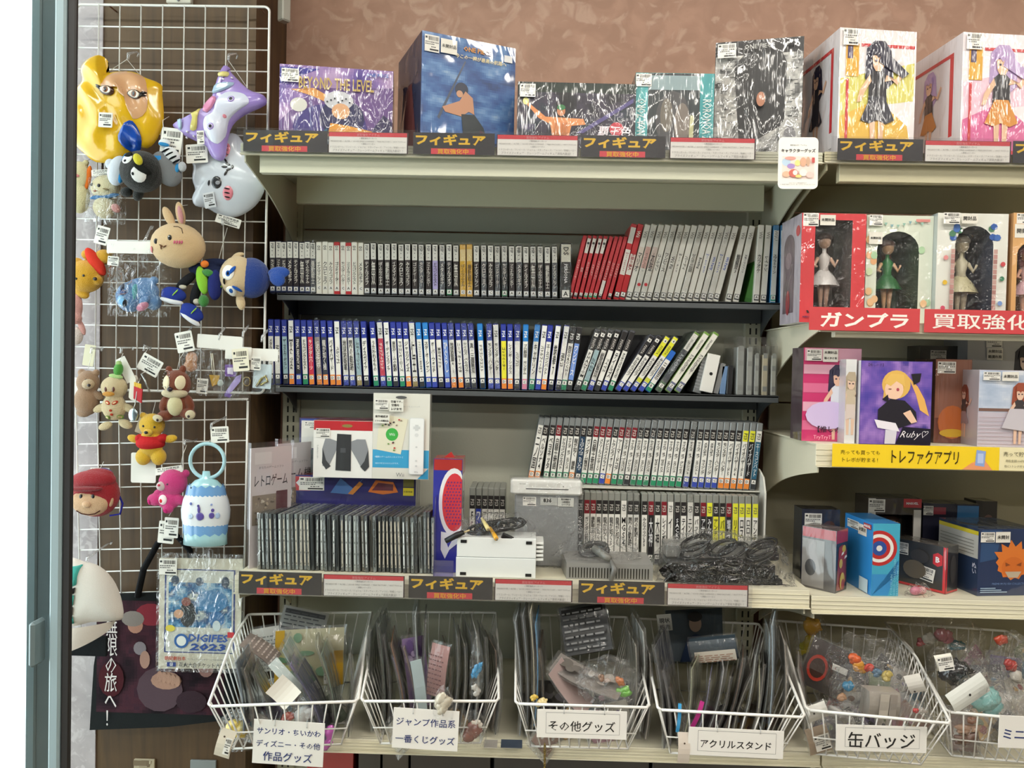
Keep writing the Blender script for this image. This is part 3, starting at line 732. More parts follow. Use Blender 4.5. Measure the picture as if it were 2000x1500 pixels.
# --- two tiers of boxed disc games on the cream shelf
b3 = [385,420,470,507,543,578,612,648,680,715,748,782,815,850,885,920,957,993,1028,1070,1105,1140,1175,1212,1252,1300,1337,1375,1410,1447,1480,1517,1555,1590,1627]
t3 = [455,485,520,555,592,625,658,693,728,765,802,838,875,908,945,980,1015,1048,1085,1120,1157,1192,1228,1265,1305,1345,1380,1415,1453,1487,1522,1560,1597,1635,1672]
top3 = 'wkkmkkkkkmmmkmmmkkkkkkkkkkkkkkkkyywk'; ft3 = 'DDBBBBDABBBCDBBABBBBBBBBCCCCCDDDDDA'; 
T5 = ['ニノ国', 'ペルソナ4', 'ベヨネッタ', '白騎士物語', 'ドラゴンクエスト', 'テイルズ オブ エクシリア', '龍が如く 維新', 'LIGHTNING RETURNS', 'ガンダム無双', '白騎士物語', 'ストリートファイターIV', 'デビルメイクライ4', 'トランスフォーマー', 'アーマードコア', 'テイルズ オブ ヴェスペリア', 'テイルズ オブ グレイセス', 'テイルズ オブ エクシリア', 'テイルズ オブ エクシリア', 'テイルズ オブ エクシリア', 'テイルズ オブ ゼスティリア', 'テイルズ オブ ゼスティリア', 'テイルズ オブ エクシリア', 'テイルズ オブ エクシリア', 'テイルズ オブ グレイセス', 'テイルズ オブ エクシリア2', 'テイルズ オブ エクシリア2', 'メタルギア ライジング', 'メタルギア ライジング', 'モンスターハンター', 'モンスターハンター', 'バイオハザード5', 'バイオハザード6', 'バイオハザード5', 'バイオハザード', 'エースコンバット']
TC3 = {'k': '#262324', 'w': '#dedbd3', 'm': '#7c1d28', 'y': '#e2e03a'}; TN3 = {'k': 'black-topped', 'w': 'white-labelled', 'm': 'maroon-topped', 'y': 'yellow-topped'}
YU0, YU1 = 1.865, 1.815
ZU = W(1480, 959, 1.815).z
for i in range(35):
    f = i / 34; Y = YU0 + (YU1 - YU0) * f
    mc = '#2b5f7a' if i == 34 else ('#26405a' if i == 7 else '#1d1d20' if i == 33 else '#e9e7e0')
    b = [(.02, .88, mc), (.72, .88, TC3[top3[i]]), (.02, .17, RATE[ft3[i]])]
    tx = [('PS3', .74, .85, '#c9c5bd' if top3[i] in 'km' else '#444', 'r'), (T5[i], .21, .69, '#1f1f22' if i not in (7, 33, 34) else '#e8e8e8', 'v'), (ft3[i], .085, .165, '#222', 'sq')]
    put_case(900 + b3[i] / 2.857, 900 + t3[i] / 2.857, 955, 835, Y, ZU, .0138, .160, .10, '#7d8080', b, tx,
             '%s disc game, %s foot, %s from console end, upper tier of rack' % (TN3[top3[i]], RNAME[ft3[i]], ordn(i + 1)), 'upper tier of disc games on the cream shelf', wrap=i in (14, 16, 18, 24), dy=0)
x4 = [900 + v / 2.857 for v in (60, 95, 130, 163, 195, 228)] + [900 + v / 2.857 for v in (663, 700, 735, 767, 802, 837, 871, 906, 942, 976, 1022, 1058, 1095, 1131, 1167, 1205, 1240, 1277, 1313, 1350, 1385, 1420, 1457, 1493, 1529, 1565, 1601, 1640)]
top4 = 'kkkkkkdmmkkkkwkkkmkmwkkwkmykkmyyyy'
mid4 = 'wbwwwwdwwwwwwwwwwdwwwdwwwddyydywwww'
T6 = ['FFX', 'ワンピ', 'アサシン', 'アサシン', 'ワンピース', 'ワンピース', 'OROCHI Z', 'ガンダム戦記', '機動戦士ガンダム', '龍が如く3', '龍が如く4', '龍が如く5', '龍が如く', 'MGS4', '閃の軌跡', '閃の軌跡II', 'みんなのGOLF5', '大神', '大神', 'レインボー', 'イース', 'SACRED', 'テイルズ', 'ニンジャ', 'バットマン', 'アサシン', 'みんなのG', 'アンチャー', 'バイオ', '戦場のヴァル', 'リトル', 'ロスト', 'ロロナの', 'アンチャ']
for i, x in enumerate(x4):
    tc = top4[i] if top4[i] != 'd' else 'k'; mc = {'w': '#e7e4dc', 'b': '#2a3fa5', 'd': '#262427', 'y': '#dfd93a'}[mid4[i]]
    b = [(.02, .89, mc), (.70, .89, TC3[tc])]; f = 'BAAB'[i % 4]; b.append((.02, .16, RATE[f]))
    tx = [('PS3', .73, .85, '#c9c5bd' if tc in 'km' else '#555', 'r'), (T6[i], .26, .66, '#1c1c1f' if mid4[i] in 'wy' else '#eee', 'v'), (f, .08, .15, '#222', 'sq')]
    put_case(x, x + 1.5, 1080, 975, 1.775 if i > 5 else 1.80, Z3T, .0138, .166, .03 if i > 5 else .10, '#8a8b84', b, tx,
             '%s disc game, %s in the lower tier of the rack' % (TN3[tc], ordn(i + 1)), 'lower tier of disc games on the cream shelf', wrap=i in (14, 15, 23))
X0 = W(1040, 950, YU0).x - .012; X1 = W(1492, 1000, 1.78).x
rk = thing('display_riser', 'white plastic riser carrying the upper tier of disc games', 'riser', ((X0 + X1) / 2, 1.80, Z3T))
w2 = (X1 - X0) / 2; zr = ZU - Z3T
m = MB(); m.box(-w2, w2, .012, .165, zr - .003, zr - .0002, '#d8d6cc', .0008); m.build('platform', 'plastic', rk)
m = MB(); pts = [(-.022, 0.0003), (.165, 0.0003), (.165, zr + .05), (.03, zr + .05), (-.005, zr + .035), (-.022, zr + .0)]
vs = [(w2, y, z) for y, z in pts] + [(w2 + .004, y, z) for y, z in pts]; k = len(pts)
m.add(vs, [tuple(range(k)), tuple(range(2 * k - 1, k - 1, -1))] + [(i, (i + 1) % k, k + (i + 1) % k, k + i) for i in range(k)], '#dddbd2'); m.build('side_panel', 'plastic', rk)
m = MB(); m.box(-w2, w2, .155, .165, 0.0003, zr - .003, '#d8d6cc'); m.build('rear_leg', 'plastic', rk)
# --- bagged jewel cases
NC = 43
CT = ['#4d5253', '#6a6f6f', '#383c3d', '#7d8483', '#59605f', '#8b8f8c', '#45494a', '#63615a']
cds = []
for i in range(NC):
    x = 506 + i * (846 - 506) / (NC - 1) + R.uniform(-1, 1)
    hh = .121 if i < NC - 5 else (.126, .121, .132, .132, .121)[i - NC + 5]
    X = W(x, 1110, 1.645).x
    cc = R.choice(CT)
    t = thing('bagged_disc_case', 'bagged grey jewel case, %s from the divider cards in the front stack' % ordn(i + 1), 'disc case', (X, 1.645 + R.uniform(0, .006), Z3T + .0016), (0, math.radians(R.uniform(-3.2, -1.0)), math.radians(-7)), 'bagged jewel cases')
    th = .0062
    m = MB(); m.box(-th / 2, th / 2, 0, .135, 0, hh, cc, .0006)
    m.quad(-th * .2, th * .25, .01, hh - .01, R.choice(('#b4bab8', '#d6dad8', '#2c2f30', '#8c9294', '#c3baa8', '#1f2122')), -.0004)  # spine print; the palest picks also put edge highlights into the colour
    for q in (.1, .3, .5, .7, .9): m.quad(-th * .1, th * .1, hh * q, hh * q + .004, '#1d1f20', -.0006)
    m.build('jewel_case', 'plastic', t)
    if i % 2 == 0 or i > 36:
        m = MB(); g = .0006; m.box(-th / 2 - g, th / 2 + g, -.002, .138, -.0005, hh + .002, '#fff')
        m.add([(-th / 2, -.002, hh), (th / 2, -.002, hh), (th, .02, hh + .007), (0, .05, hh + .005)], [(0, 1, 2, 3)], '#fff'); m.build('bag', 'bag', t)
# ------------------------------------------------------------------ signs on the shelf lips
def holder(x0, x1, zb, zt, label, y=YS - .016):
    t = thing('sign_holder', label, 'sign holder', ((x0 + x1) / 2, y, zb)); w2 = (x1 - x0) / 2; h = zt - zb
    m = MB(); m.box(-w2, w2, 0, .0012, 0, h, '#fff'); m.build('front_pane', 'acrylic', t)
    m = MB(); m.box(-w2, w2, .0005, .015, 0, .0015, '#ddd'); m.build('channel', 'acrylic', t)
    return t
def card(name, label, px0, px1, zb, h, Y, draw, group=None, base='#222', cat='sign', rot=(0, 0, 0), mat='print', th=.0008):
    pm = (px0 + px1) / 2; ym = 720 - (zb + h / 2 - ZC) * FPX / Y
    X0, X1 = W(px0, ym, Y).x, W(px1, ym, Y).x; w_ = X1 - X0
    t = thing(name, label, cat, ((X0 + X1) / 2, Y, zb), rot, group)
    m = MB(); m.box(-w_ / 2, w_ / 2, 0, th, 0, h, base); m.build('card', mat, t)
    m = MB(Matrix.Translation((-w_ / 2, 0, 0))); draw(m, w_, h); m.build('lettering', mat, t)
    return t
def blk(m, w_, h):
    m.text('フィギュア', w_ * .46, h * .68, w_ * .86, h * .52, '#e8b92a', bold=.045, stretch=True)
    m.quad(w_ * .22, w_ * .76, 0.0006, h * .28, '#d4404a')
    m.text('買取強化中', w_ * .49, h * .14, w_ * .38, h * .24, '#f0b428', bold=.03, stretch=True)
def wht(m, w_, h):
    m.quad(w_ * .01, w_ * .985, 0.0006, h * .95, '#eae6dc'); m.quad(w_ * .01, w_ * .985, h * .78, h * .98, '#cf3a42')
    m.text('買取強化アイテム', w_ * .5, h * .865, w_ * .3, h * .13, '#e98f92', bold=.01)
    m.text('＜買取強化メーカー＞', w_ * .5, h * .70, w_ * .25, h * .08, '#444')
    m.text('MEGAHOUSE ／ ALTER ／ GOOD SMILE COMPANY ／ MAX FACTORY ／ HOT TOYS etc', w_ * .5, h * .56, w_ * .94, h * .09, '#8a8680', stretch=True)
    m.text('＜買取シリーズ＞', w_ * .5, h * .43, w_ * .2, h * .08, '#444')
    m.text('ドラゴンボール／ワンピース／ジョジョ／スターウォーズ／アメコミ／特撮ヒーロー', w_ * .5, h * .28, w_ * .94, h * .1, '#8a8680', stretch=True)
    m.text('プライズフィギュア・クレーンゲームフィギュア買取大歓迎！！', w_ * .5, h * .12, w_ * .88, h * .12, '#8a8680', stretch=True)
holder(W(468, 280, YS).x, W(1560, 300, YS).x, ZTOP, ZTOP + .049, 'clear acrylic sign holder along the top shelf with purple box')
holder(W(1618, 280, YS).x, W(2060, 300, YS).x, ZTOP + .002, ZTOP + .051, 'clear acrylic sign holder along the top shelf beyond the hanging goods card')
holder(W(462, 1140, YS).x, W(1465, 1160, YS).x, Z3, Z3 + .051, 'clear acrylic sign holder along the shelf with the game consoles')
SY = YS - .012
for k, (a, b_) in enumerate(((475, 640), (807, 966), (1135, 1300))):
    card('sign_card', 'black sign with yellow lettering under the ' + ['purple figure box', 'blue figure box on top shelf', 'wide black figure box'][k], a, b_, ZTOP + .0016, .0445, SY, blk, 'black shelf signs', '#2c2a2b')
for k, (a, b_) in enumerate(((641, 797), (970, 1130), (1308, 1476))):
    card('notice_card', 'white notice with red header, top shelf, ' + ['between purple and blue boxes', 'under the gap before the teal box', 'under black-and-white comic box'][k], a, b_, ZTOP + .0016, .043, SY, wht, 'white shelf notices', '#3a2528')
card('sign_card', 'black sign with yellow lettering under the yellow splashed figure box', 1636, 1803, ZTOP + .0036, .0445, SY, blk, 'black shelf signs', '#2c2a2b')
card('notice_card', 'white notice with red header under the pink splashed figure box', 1806, 1975, ZTOP + .0036, .043, SY, wht, 'white shelf notices', '#3a2528')
card('sign_card', 'black sign with yellow lettering at the picture edge of top shelf', 1979, 2140, ZTOP + .0036, .0445, SY, blk, 'black shelf signs', '#2c2a2b')
for k, (a, b_) in enumerate(((466, 628), (798, 962), (1130, 1298))):
    card('sign_card', 'black sign with yellow lettering below the ' + ['bagged jewel cases', 'white console', 'grey vented console'][k], a, b_, Z3 + .0016, .0465, SY, blk, 'black shelf signs', '#2c2a2b')
for k, (a, b_) in enumerate(((631, 790), (966, 1118), (1303, 1462))):
    card('notice_card', 'white notice with red header, console shelf, ' + ['below the jewel cases', 'between the white and grey consoles', 'below the big cable bag'][k], a, b_, Z3 + .0016, .045, SY, wht, 'white shelf notices', '#3a2528')
def red1(m, w_, h): m.text('ガンプラ', w_ * .5, h * .47, w_ * .8, h * .66, '#f1ece4', bold=.03, stretch=True)
def red2(m, w_, h): m.text('買取強化中', w_ * .5, h * .5, w_ * .88, h * .66, '#f1ece4', bold=.02, stretch=True)
hz = ZR1
card('sign_card', 'red sign with white lettering below the red and green windowed boxes', 1581, 1797, hz + .0006, .0475, SY, red1, None, '#c9474b')
card('sign_card', 'red sign with white kanji below the flower-decorated windowed box', 1806, 2075, hz + .0006, .0475, SY, red2, None, '#c9474b')
def yel(m, w_, h):
    m.quad(0, w_ * .72, .0003, h, '#f3cf2c'); m.quad(w_ * .72, w_, .0003, h, '#ece2b8')
    m.text('売っても買っても', w_ * .12, h * .64, w_ * .17, h * .2, '#5d4a10'); m.text('トレポが貯まる！', w_ * .12, h * .32, w_ * .17, h * .2, '#5d4a10')
    m.text('トレファクアプリ', w_ * .40, h * .5, w_ * .29, h * .62, '#3d3216', bold=.01, stretch=True)
    m.poly([(w_ * .56, .0004), (w_ * .6, h * .3), (w_ * .65, h * .5), (w_ * .69, .0004)], '#e79a6a'); m.poly([(w_ * .615, h * .2), (w_ * .655, h * .15), (w_ * .66, h * .82), (w_ * .62, h * .87)], '#8fa6d8')
    m.quad(w_ * .625, w_ * .65, h * .3, h * .72, '#b9c8ea')
    m.text('売って貯まる', w_ * .80, h * .72, w_ * .13, h * .22, '#4a4330'); m.text('買取金額100円(税込)', w_ * .80, h * .42, w_ * .12, h * .13, '#6b644c'); m.text('毎に1トレポ貯まる', w_ * .79, h * .2, w_ * .10, h * .13, '#6b644c')
    m.disc(w_ * .91, h * .45, w_ * .035, h * .36, '#9aa860'); m.quad(w_ * .9, w_ * .94, h * .2, h * .55, '#a06a3a')
card('banner_card', 'yellow banner with app lettering and phone drawing below the purple box', 1626, 2080, ZR2 + .0005, .0475, SY - .002, yel, None, '#f3cf2c')
# hanging goods card at the bay joint
cA = W(1521, 300, 1.50); cB = W(1599, 300, 1.50); zt = W(1560, 268, 1.50).z; zb_ = W(1560, 369, 1.50).z; ww = cB.x - cA.x; hh = zt - zb_
t = thing('hanging_card', 'white rounded card with black katakana hanging at the shelf joint', 'card', ((cA.x + cB.x) / 2, 1.50, zb_), (0, math.radians(-.6), 0))
def rrect(x0, x1, z0, z1, r, n=4):
    P = []
    for cx, cz, a0 in ((x1 - r, z0 + r, -90), (x1 - r, z1 - r, 0), (x0 + r, z1 - r, 90), (x0 + r, z0 + r, 180)):
        for i in range(n + 1):
            a = math.radians(a0 + 90 * i / n); P.append((cx + r * math.cos(a), cz + r * math.sin(a)))
    return P
m = MB(); m.slab(rrect(-ww / 2, ww / 2, 0, hh, .009), 0, .0012, '#edeae3'); m.build('card', 'print', t)
m = MB(Matrix.Translation((-ww / 2, 0, 0)))
m.text('買取強化中！アイテム', ww * .5, hh * .845, ww * .46, hh * .03, '#555'); m.text('キャラクターグッズ', ww * .5, hh * .74, ww * .86, hh * .075, '#222', bold=.03, stretch=True)
m.text('さらにくわしくは買取専用窓口まで', ww * .5, hh * .115, ww * .5, hh * .02, '#777'); m.text('※一部対象外商品がございます。詳しくはスタッフまでおたずねください。', ww * .5, hh * .085, ww * .88, hh * .022, '#777', stretch=True)
m.build('lettering', 'print', t)
m = MB(Matrix.Translation((-ww / 2, 0, 0)))
m.quad(ww * .1, ww * .9, hh * .2, hh * .63, '#f0d9cf')
for cx, cz, rx, rz, c in ((.2, .52, .11, .08, '#b9cfe2'), (.32, .44, .1, .05, '#a88ac6'), (.3, .59, .14, .035, '#eaa094'), (.48, .5, .07, .06, '#f0dc8a'), (.62, .52, .08, .09, '#d9a98c'), (.74, .53, .05, .09, '#cfa88c'),
                          (.2, .28, .1, .06, '#e0b79a'), (.38, .3, .12, .08, '#cf6a5c'), (.42, .31, .06, .05, '#f4e6dc'), (.62, .31, .1, .07, '#f6eade'), (.78, .27, .09, .06, '#f0c9c0'), (.5, .24, .08, .03, '#e9cf7a')):
    m.disc(ww * cx, hh * cz, ww * rx, hh * rz, c, 12)
m.quad(ww * .83, ww * .9, hh * .5, hh * .6, '#c2504c'); m.build('picture', 'print', t)
m = MB(); m.tube([(.0, .002, hh * .9), (.0, .03, hh * .98), (.0, .085, hh * .99)], .0012, '#ddd', 5); m.build('hanger', 'acrylic', t)

# ------------------------------------------------------------------ cartons
def TL(w_, d_): return Matrix(((0, 1, 0, 0), (-1, 0, 0, d_), (0, 0, 1, 0), (0, 0, 0, 1)))
def TRt(w_, d_): return Matrix(((0, -1, 0, w_), (1, 0, 0, 0), (0, 0, 1, 0), (0, 0, 0, 1)))
def TTop(w_, d_, h_): return Matrix(((1, 0, 0, 0), (0, 0, 1, 0), (0, -1, 0, h_), (0, 0, 0, 1)))
def carton(name, label, px, Y, zs, w_, h_, d_, rz, cols, draw, mat='film', side=None, top=None, right=None, window=None, group=None, cat='box', py=None):
    """origin is the front edge nearest px; cols = front, side, top"""
    py = py if py is not None else 720 - (zs + h_ / 2 - ZC) * FPX / Y
    X = W(px, py, Y).x
    t = thing(name, label, cat, (X, Y, zs + .0004), (0, 0, math.radians(rz)), group)
    m = MB(); f, s_, tp = cols
    if window is None:
        m.add([(0, 0, 0), (w_, 0, 0), (w_, 0, h_), (0, 0, h_)], [(0, 1, 2, 3)], f)
    else:
        u0, u1, v0, v1 = window
        m.add([(0, 0, 0), (w_, 0, 0), (w_, 0, h_), (0, 0, h_), (u0, 0, v0), (u1, 0, v0), (u1, 0, v1), (u0, 0, v1)], [(0, 1, 5, 4), (1, 2, 6, 5), (2, 3, 7, 6), (3, 0, 4, 7)], f)
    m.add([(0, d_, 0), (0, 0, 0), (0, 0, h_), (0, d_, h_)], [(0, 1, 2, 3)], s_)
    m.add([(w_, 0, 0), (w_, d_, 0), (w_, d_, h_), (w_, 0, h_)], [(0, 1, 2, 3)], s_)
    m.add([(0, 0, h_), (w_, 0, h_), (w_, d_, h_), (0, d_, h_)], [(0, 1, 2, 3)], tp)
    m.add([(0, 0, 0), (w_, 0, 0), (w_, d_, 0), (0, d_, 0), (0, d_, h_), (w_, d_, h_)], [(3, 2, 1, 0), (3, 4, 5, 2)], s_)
    m.build('carton', mat, t)
    if draw:
        m = MB(); m.clip = (.0004, w_ - .0004, .0004, h_ - .0004); draw(m, w_, h_); m.build('front_print', mat, t)
    if side: m = MB(TL(w_, d_)); side(m, d_, h_); m.build('side_print', mat, t)
    if right: m = MB(TRt(w_, d_)); right(m, d_, h_); m.build('side_print', mat, t)
    if top: m = MB(TTop(w_, d_, h_)); top(m, w_, d_); m.build('top_print', mat, t)
    return t
def person(m, cx, z0, h, hair, skin, topc, botc, lean=0.0, arm=1, skirt=True):
    u = h / 8.0
    def P(pts, c): m.poly([(cx + (x + lean * z) * u, z0 + z * u) for x, z in pts], c)
    P([(-1.0, 5.2), (-.9, 7.4), (-.3, 8), (.5, 8), (1.0, 7.3), (1.25, 5), (.6, 4.4), (-.5, 4.5)], hair)
    P([(-.45, 0), (-.15, 0), (-.1, 2.9), (-.6, 2.9)], skin if skirt else botc); P([(.15, 0), (.45, 0), (.6, 2.9), (.08, 2.9)], skin if skirt else botc)
    P([(-.75, 3.0), (.75, 3.0), (.6, 5.5), (.2, 5.9), (-.2, 5.9), (-.65, 5.5)], topc)
    if skirt: P([(-1.3, 2.1), (-.6, 1.9), (0, 2.15), (.7, 1.9), (1.35, 2.2), (.55, 3.9), (-.55, 3.9)], botc)
    P([(-.65, 5.5), (-1.4, 4.3), (-1.1 - arm * .5, 3.4), (-.85 - arm * .4, 3.5), (-1.0, 4.2), (-.5, 5.0)], skin)
    P([(.65, 5.5), (1.5, 4.8), (1.8 + arm * .3, 5.8), (1.6 + arm * .3, 6.0), (1.35, 5.2), (.5, 5.0)], skin)
    P([(-.42, 6.1), (-.2, 5.75), (.2, 5.75), (.42, 6.1), (.5, 6.9), (-.5, 6.9)], skin)
    for ex in (-.2, .22): P([(ex - .1, 6.42), (ex + .1, 6.42), (ex + .1, 6.58), (ex - .1, 6.58)], '#3a2a3c')
    P([(-.62, 6.7), (-.5, 7.5), (.5, 7.5), (.62, 6.7), (.2, 6.95), (0, 6.7), (-.3, 7.0)], hair)
def clouds(m, w_, h_, cols, n=14, seed=1, zlo=.1, zhi=.95):
    rr = random.Random(seed)
    for i in range(n):
        cx = rr.uniform(.1, .9) * w_; cz = rr.uniform(zlo, zhi) * h_; a = rr.uniform(.04, .16) * w_
        a = min(a, cx, w_ - cx); m.disc(cx, cz, a, min(a * rr.uniform(.25, .6), cz, h_ - cz), rr.choice(cols), 10)
# top shelf figure boxes
def f1(m, w_, h_):
    m.field(.001, w_ - .001, .001, h_ - .001, 40, 30, ('#4a3a86', '#6f58a0', '#9a7ab0', '#b89ac0', '#7d629c'), 3, 1.0, .8)
    m.poly([(0, h_ * .35), (w_ * .3, h_ * .75), (w_, h_ * .8), (w_, 0.001), (0, 0.001)], '#6a4c86'); m.poly([(0, h_ * .78), (w_ * .35, h_ * .97), (0, h_ * .97)], '#35308f')
    m.disc(w_ * .45, h_ * .3, w_ * .33, h_ * .28, '#41367c'); m.disc(w_ * .55, h_ * .42, w_ * .2, h_ * .22, '#2b2a55')
    m.poly([(w_ * .1, h_ * .72), (w_ * .3, h_ * .75), (w_ * .5, h_ * .62), (w_ * .48, h_ * .56), (w_ * .28, h_ * .66)], '#dd9a55')
    m.disc(w_ * .17, h_ * .55, w_ * .075, h_ * .08, '#d8d4cc'); m.disc(w_ * .52, h_ * .62, w_ * .13, h_ * .11, '#cfcdd2')
    m.disc(w_ * .54, h_ * .5, w_ * .08, h_ * .09, '#dda77c')
    m.poly([(w_ * .4, .001), (w_ * .45, h_ * .36), (w_ * .6, h_ * .34), (w_ * .86, h_ * .28), (w_ * .9, h_ * .12), (w_ * .8, .001)], '#e29a3c')
    m.poly([(w_ * .3, .001), (w_ * .34, h_ * .2), (w_ * .42, h_ * .3), (w_ * .46, .001)], '#2f6a80'); m.poly([(w_ * .62, .001), (w_ * .68, h_ * .22), (w_ * .8, h_ * .2), (w_ * .84, .001)], '#e8c070'); m.disc(w_ * .72, h_ * .1, w_ * .05, h_ * .03, '#2a2630')
    for k in range(7): m.disc(w_ * (.42 + k * .033), h_ * (.60 + .02 * (k % 3)), w_ * .009, h_ * .012, '#34343c', 6)
    m.poly([(w_ * .86, .001), (w_ * .82, h_ * .3), (w_ * .92, h_ * .48), (w_ - .001, h_ * .4), (w_ - .001, .001)], '#2c2450')
    m.text('BEYOND THE LEVEL', w_ * .5, h_ * .80, w_ * .66, h_ * .14, '#c0a25a', bold=.02, stretch=True); m.text('ONE PIECE', w_ * .86, h_ * .93, w_ * .2, h_ * .06, '#3c62a8', bold=.03)
    m.text('B賞', w_ * .1, h_ * .1, w_ * .16, h_ * .14, '#f2f0ea', bold=.02); m.sticker(w_ * .095, h_ * .87, w_ * .15, h_ * .15)
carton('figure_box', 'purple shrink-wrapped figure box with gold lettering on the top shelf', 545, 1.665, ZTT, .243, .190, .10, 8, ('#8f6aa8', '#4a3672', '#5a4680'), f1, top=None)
def f2(m, w_, h_):
    m.field(.001, w_ - .001, .001, h_ - .001, 44, 50, ('#1d3a6c', '#284b86', '#3a64a0', '#5f88bb', '#93aecb'), 3.4, 2.0, 1.7)
    m.field(.001, w_ - .001, .001, h_ * .14, 40, 8, ('#142340', '#1c3054', '#2c4a7a', '#7e93b0'), 8, 5.0, 2)
    m.poly([(w_ * .17, h_ * .3), (w_ * .19, h_ * .28), (w_ * .46, h_ * .8), (w_ * .45, h_ * .81)], '#4a5468')
    m.disc(w_ * .42, h_ * .56, w_ * .07, h_ * .06, '#2a3044'); m.disc(w_ * .4, h_ * .52, w_ * .035, h_ * .03, '#c99878')
    m.poly([(w_ * .22, h_ * .39), (w_ * .25, h_ * .35), (w_ * .42, h_ * .33), (w_ * .5, h_ * .38), (w_ * .56, h_ * .36), (w_ * .54, h_ * .5), (w_ * .46, h_ * .55), (w_ * .4, h_ * .46)], '#c48e6e')
    m.poly([(w_ * .42, h_ * .35), (w_ * .56, h_ * .36), (w_ * .66, h_ * .26), (w_ * .74, h_ * .06), (w_ * .64, h_ * .07), (w_ * .56, h_ * .17), (w_ * .5, h_ * .05), (w_ * .42, h_ * .06), (w_ * .44, h_ * .2)], '#1f2a30')
    m.poly([(w_ * .62, h_ * .24), (w_ * .78, h_ * .16), (w_ * .76, h_ * .12), (w_ * .62, h_ * .19)], '#4a2638')
    m.text('今この一瞬が最高の航路へ', w_ * .62, h_ * .84, w_ * .55, h_ * .09, '#e8dcb0', bold=.04, slant=.1); m.text('ONE PIECE', w_ * .58, h_ * .91, w_ * .3, h_ * .05, '#c98a3c', bold=.04)
    m.quad(w_ * .87, w_ * .96, h_ * .86, h_ * .92, '#e8e8e8')
    m.sticker(w_ * .1, h_ * .9, w_ * .15, h_ * .14); m.quad(w_ * .19, w_ * .36, h_ * .84, h_ * .96, '#e8e4da'); m.text('未開封品', w_ * .275, h_ * .9, w_ * .15, h_ * .07, '#222', bold=.02)
def f2s(m, w_, h_):
    m.poly([(w_ * .3, .002), (w_ * .3, h_ * .6), (w_ * .6, h_ * .7), (w_ * .8, h_ * .2), (w_ * .7, .002)], '#5d2c24'); m.disc(w_ * .6, h_ * .75, w_ * .3, h_ * .1, '#1e2438')
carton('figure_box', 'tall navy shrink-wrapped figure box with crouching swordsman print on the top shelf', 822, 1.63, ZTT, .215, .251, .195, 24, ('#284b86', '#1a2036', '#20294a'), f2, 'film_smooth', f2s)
def f3(m, w_, h_):
    m.quad(.001, w_ - .001, h_ * .86, h_ - .001, '#182820'); m.field(.001, w_ - .001, h_ * .12, h_ * .86, 40, 20, ('#17171c', '#1f1f28', '#3b3446', '#24303a', '#55506a'), 4, 7.0)
    m.poly([(w_ * .06, h_ * .72), (w_ * .1, h_ * .7), (w_ * .24, h_ * .52), (w_ * .56, h_ * .5), (w_ * .58, h_ * .42), (w_ * .46, h_ * .4), (w_ * .44, h_ * .25), (w_ * .3, h_ * .25), (w_ * .28, h_ * .42), (w_ * .18, h_ * .5)], '#e0925c')
    m.disc(w_ * .07, h_ * .73, w_ * .025, h_ * .05, '#e6e08a'); m.poly([(w_ * .28, h_ * .1), (w_ * .46, h_ * .1), (w_ * .47, h_ * .25), (w_ * .29, h_ * .25)], '#2f7a4a')
    m.poly([(w_ * .5, h_ * .3), (w_ * .98, h_ * .8), (w_ * .98, h_ * .74), (w_ * .56, h_ * .3)], '#5a5285'); m.poly([(w_ * .4, h_ * .05), (w_ * .8, h_ * .12), (w_ * .8, h_ * .09), (w_ * .42, h_ * .03)], '#6a5a9a')
    m.disc(w_ * .37, h_ * .6, w_ * .035, h_ * .07, '#c9825a'); m.disc(w_ * .37, h_ * .65, w_ * .035, h_ * .04, '#3c7a4a')
    for k in range(4): m.quad(w_ * (.32 + .03 * k), w_ * (.335 + .03 * k), h_ * .27, h_ * .44, '#c47a4c')
    m.poly([(w_ * .28, .001), (w_ * .3, h_ * .12), (w_ * .46, h_ * .12), (w_ * .5, .001)], '#25603c')
    m.disc(w_ * .84, h_ * .36, w_ * .06, h_ * .1, '#c23a48'); m.text('覇王色', w_ * .82, h_ * .33, w_ * .28, h_ * .16, '#f0e4ea', bold=.03, slant=.2)
    m.text('D賞', w_ * .07, h_ * .2, w_ * .12, h_ * .15, '#f4f2ee', bold=.015); m.text('ロロノア・ゾロ', w_ * .12, h_ * .085, w_ * .21, h_ * .05, '#eee', bold=.02); m.text('トレジャーイヤー フィギュア', w_ * .18, h_ * .03, w_ * .32, h_ * .03, '#ccc')
    m.quad(w_ * .79, w_ * .88, .002, h_ * .1, '#2a6ab8'); m.text('BAN', w_ * .835, h_ * .07, w_ * .06, h_ * .04, '#fff', bold=.02)
    m.sticker(w_ * .085, h_ * .87, w_ * .13, h_ * .18)
carton('figure_box', 'wide black shrink-wrapped figure box with big white initial, top shelf', 1010, 1.645, ZTT, .252, .152, .12, 1.5, ('#1b1b20', '#141416', '#222428'), f3)
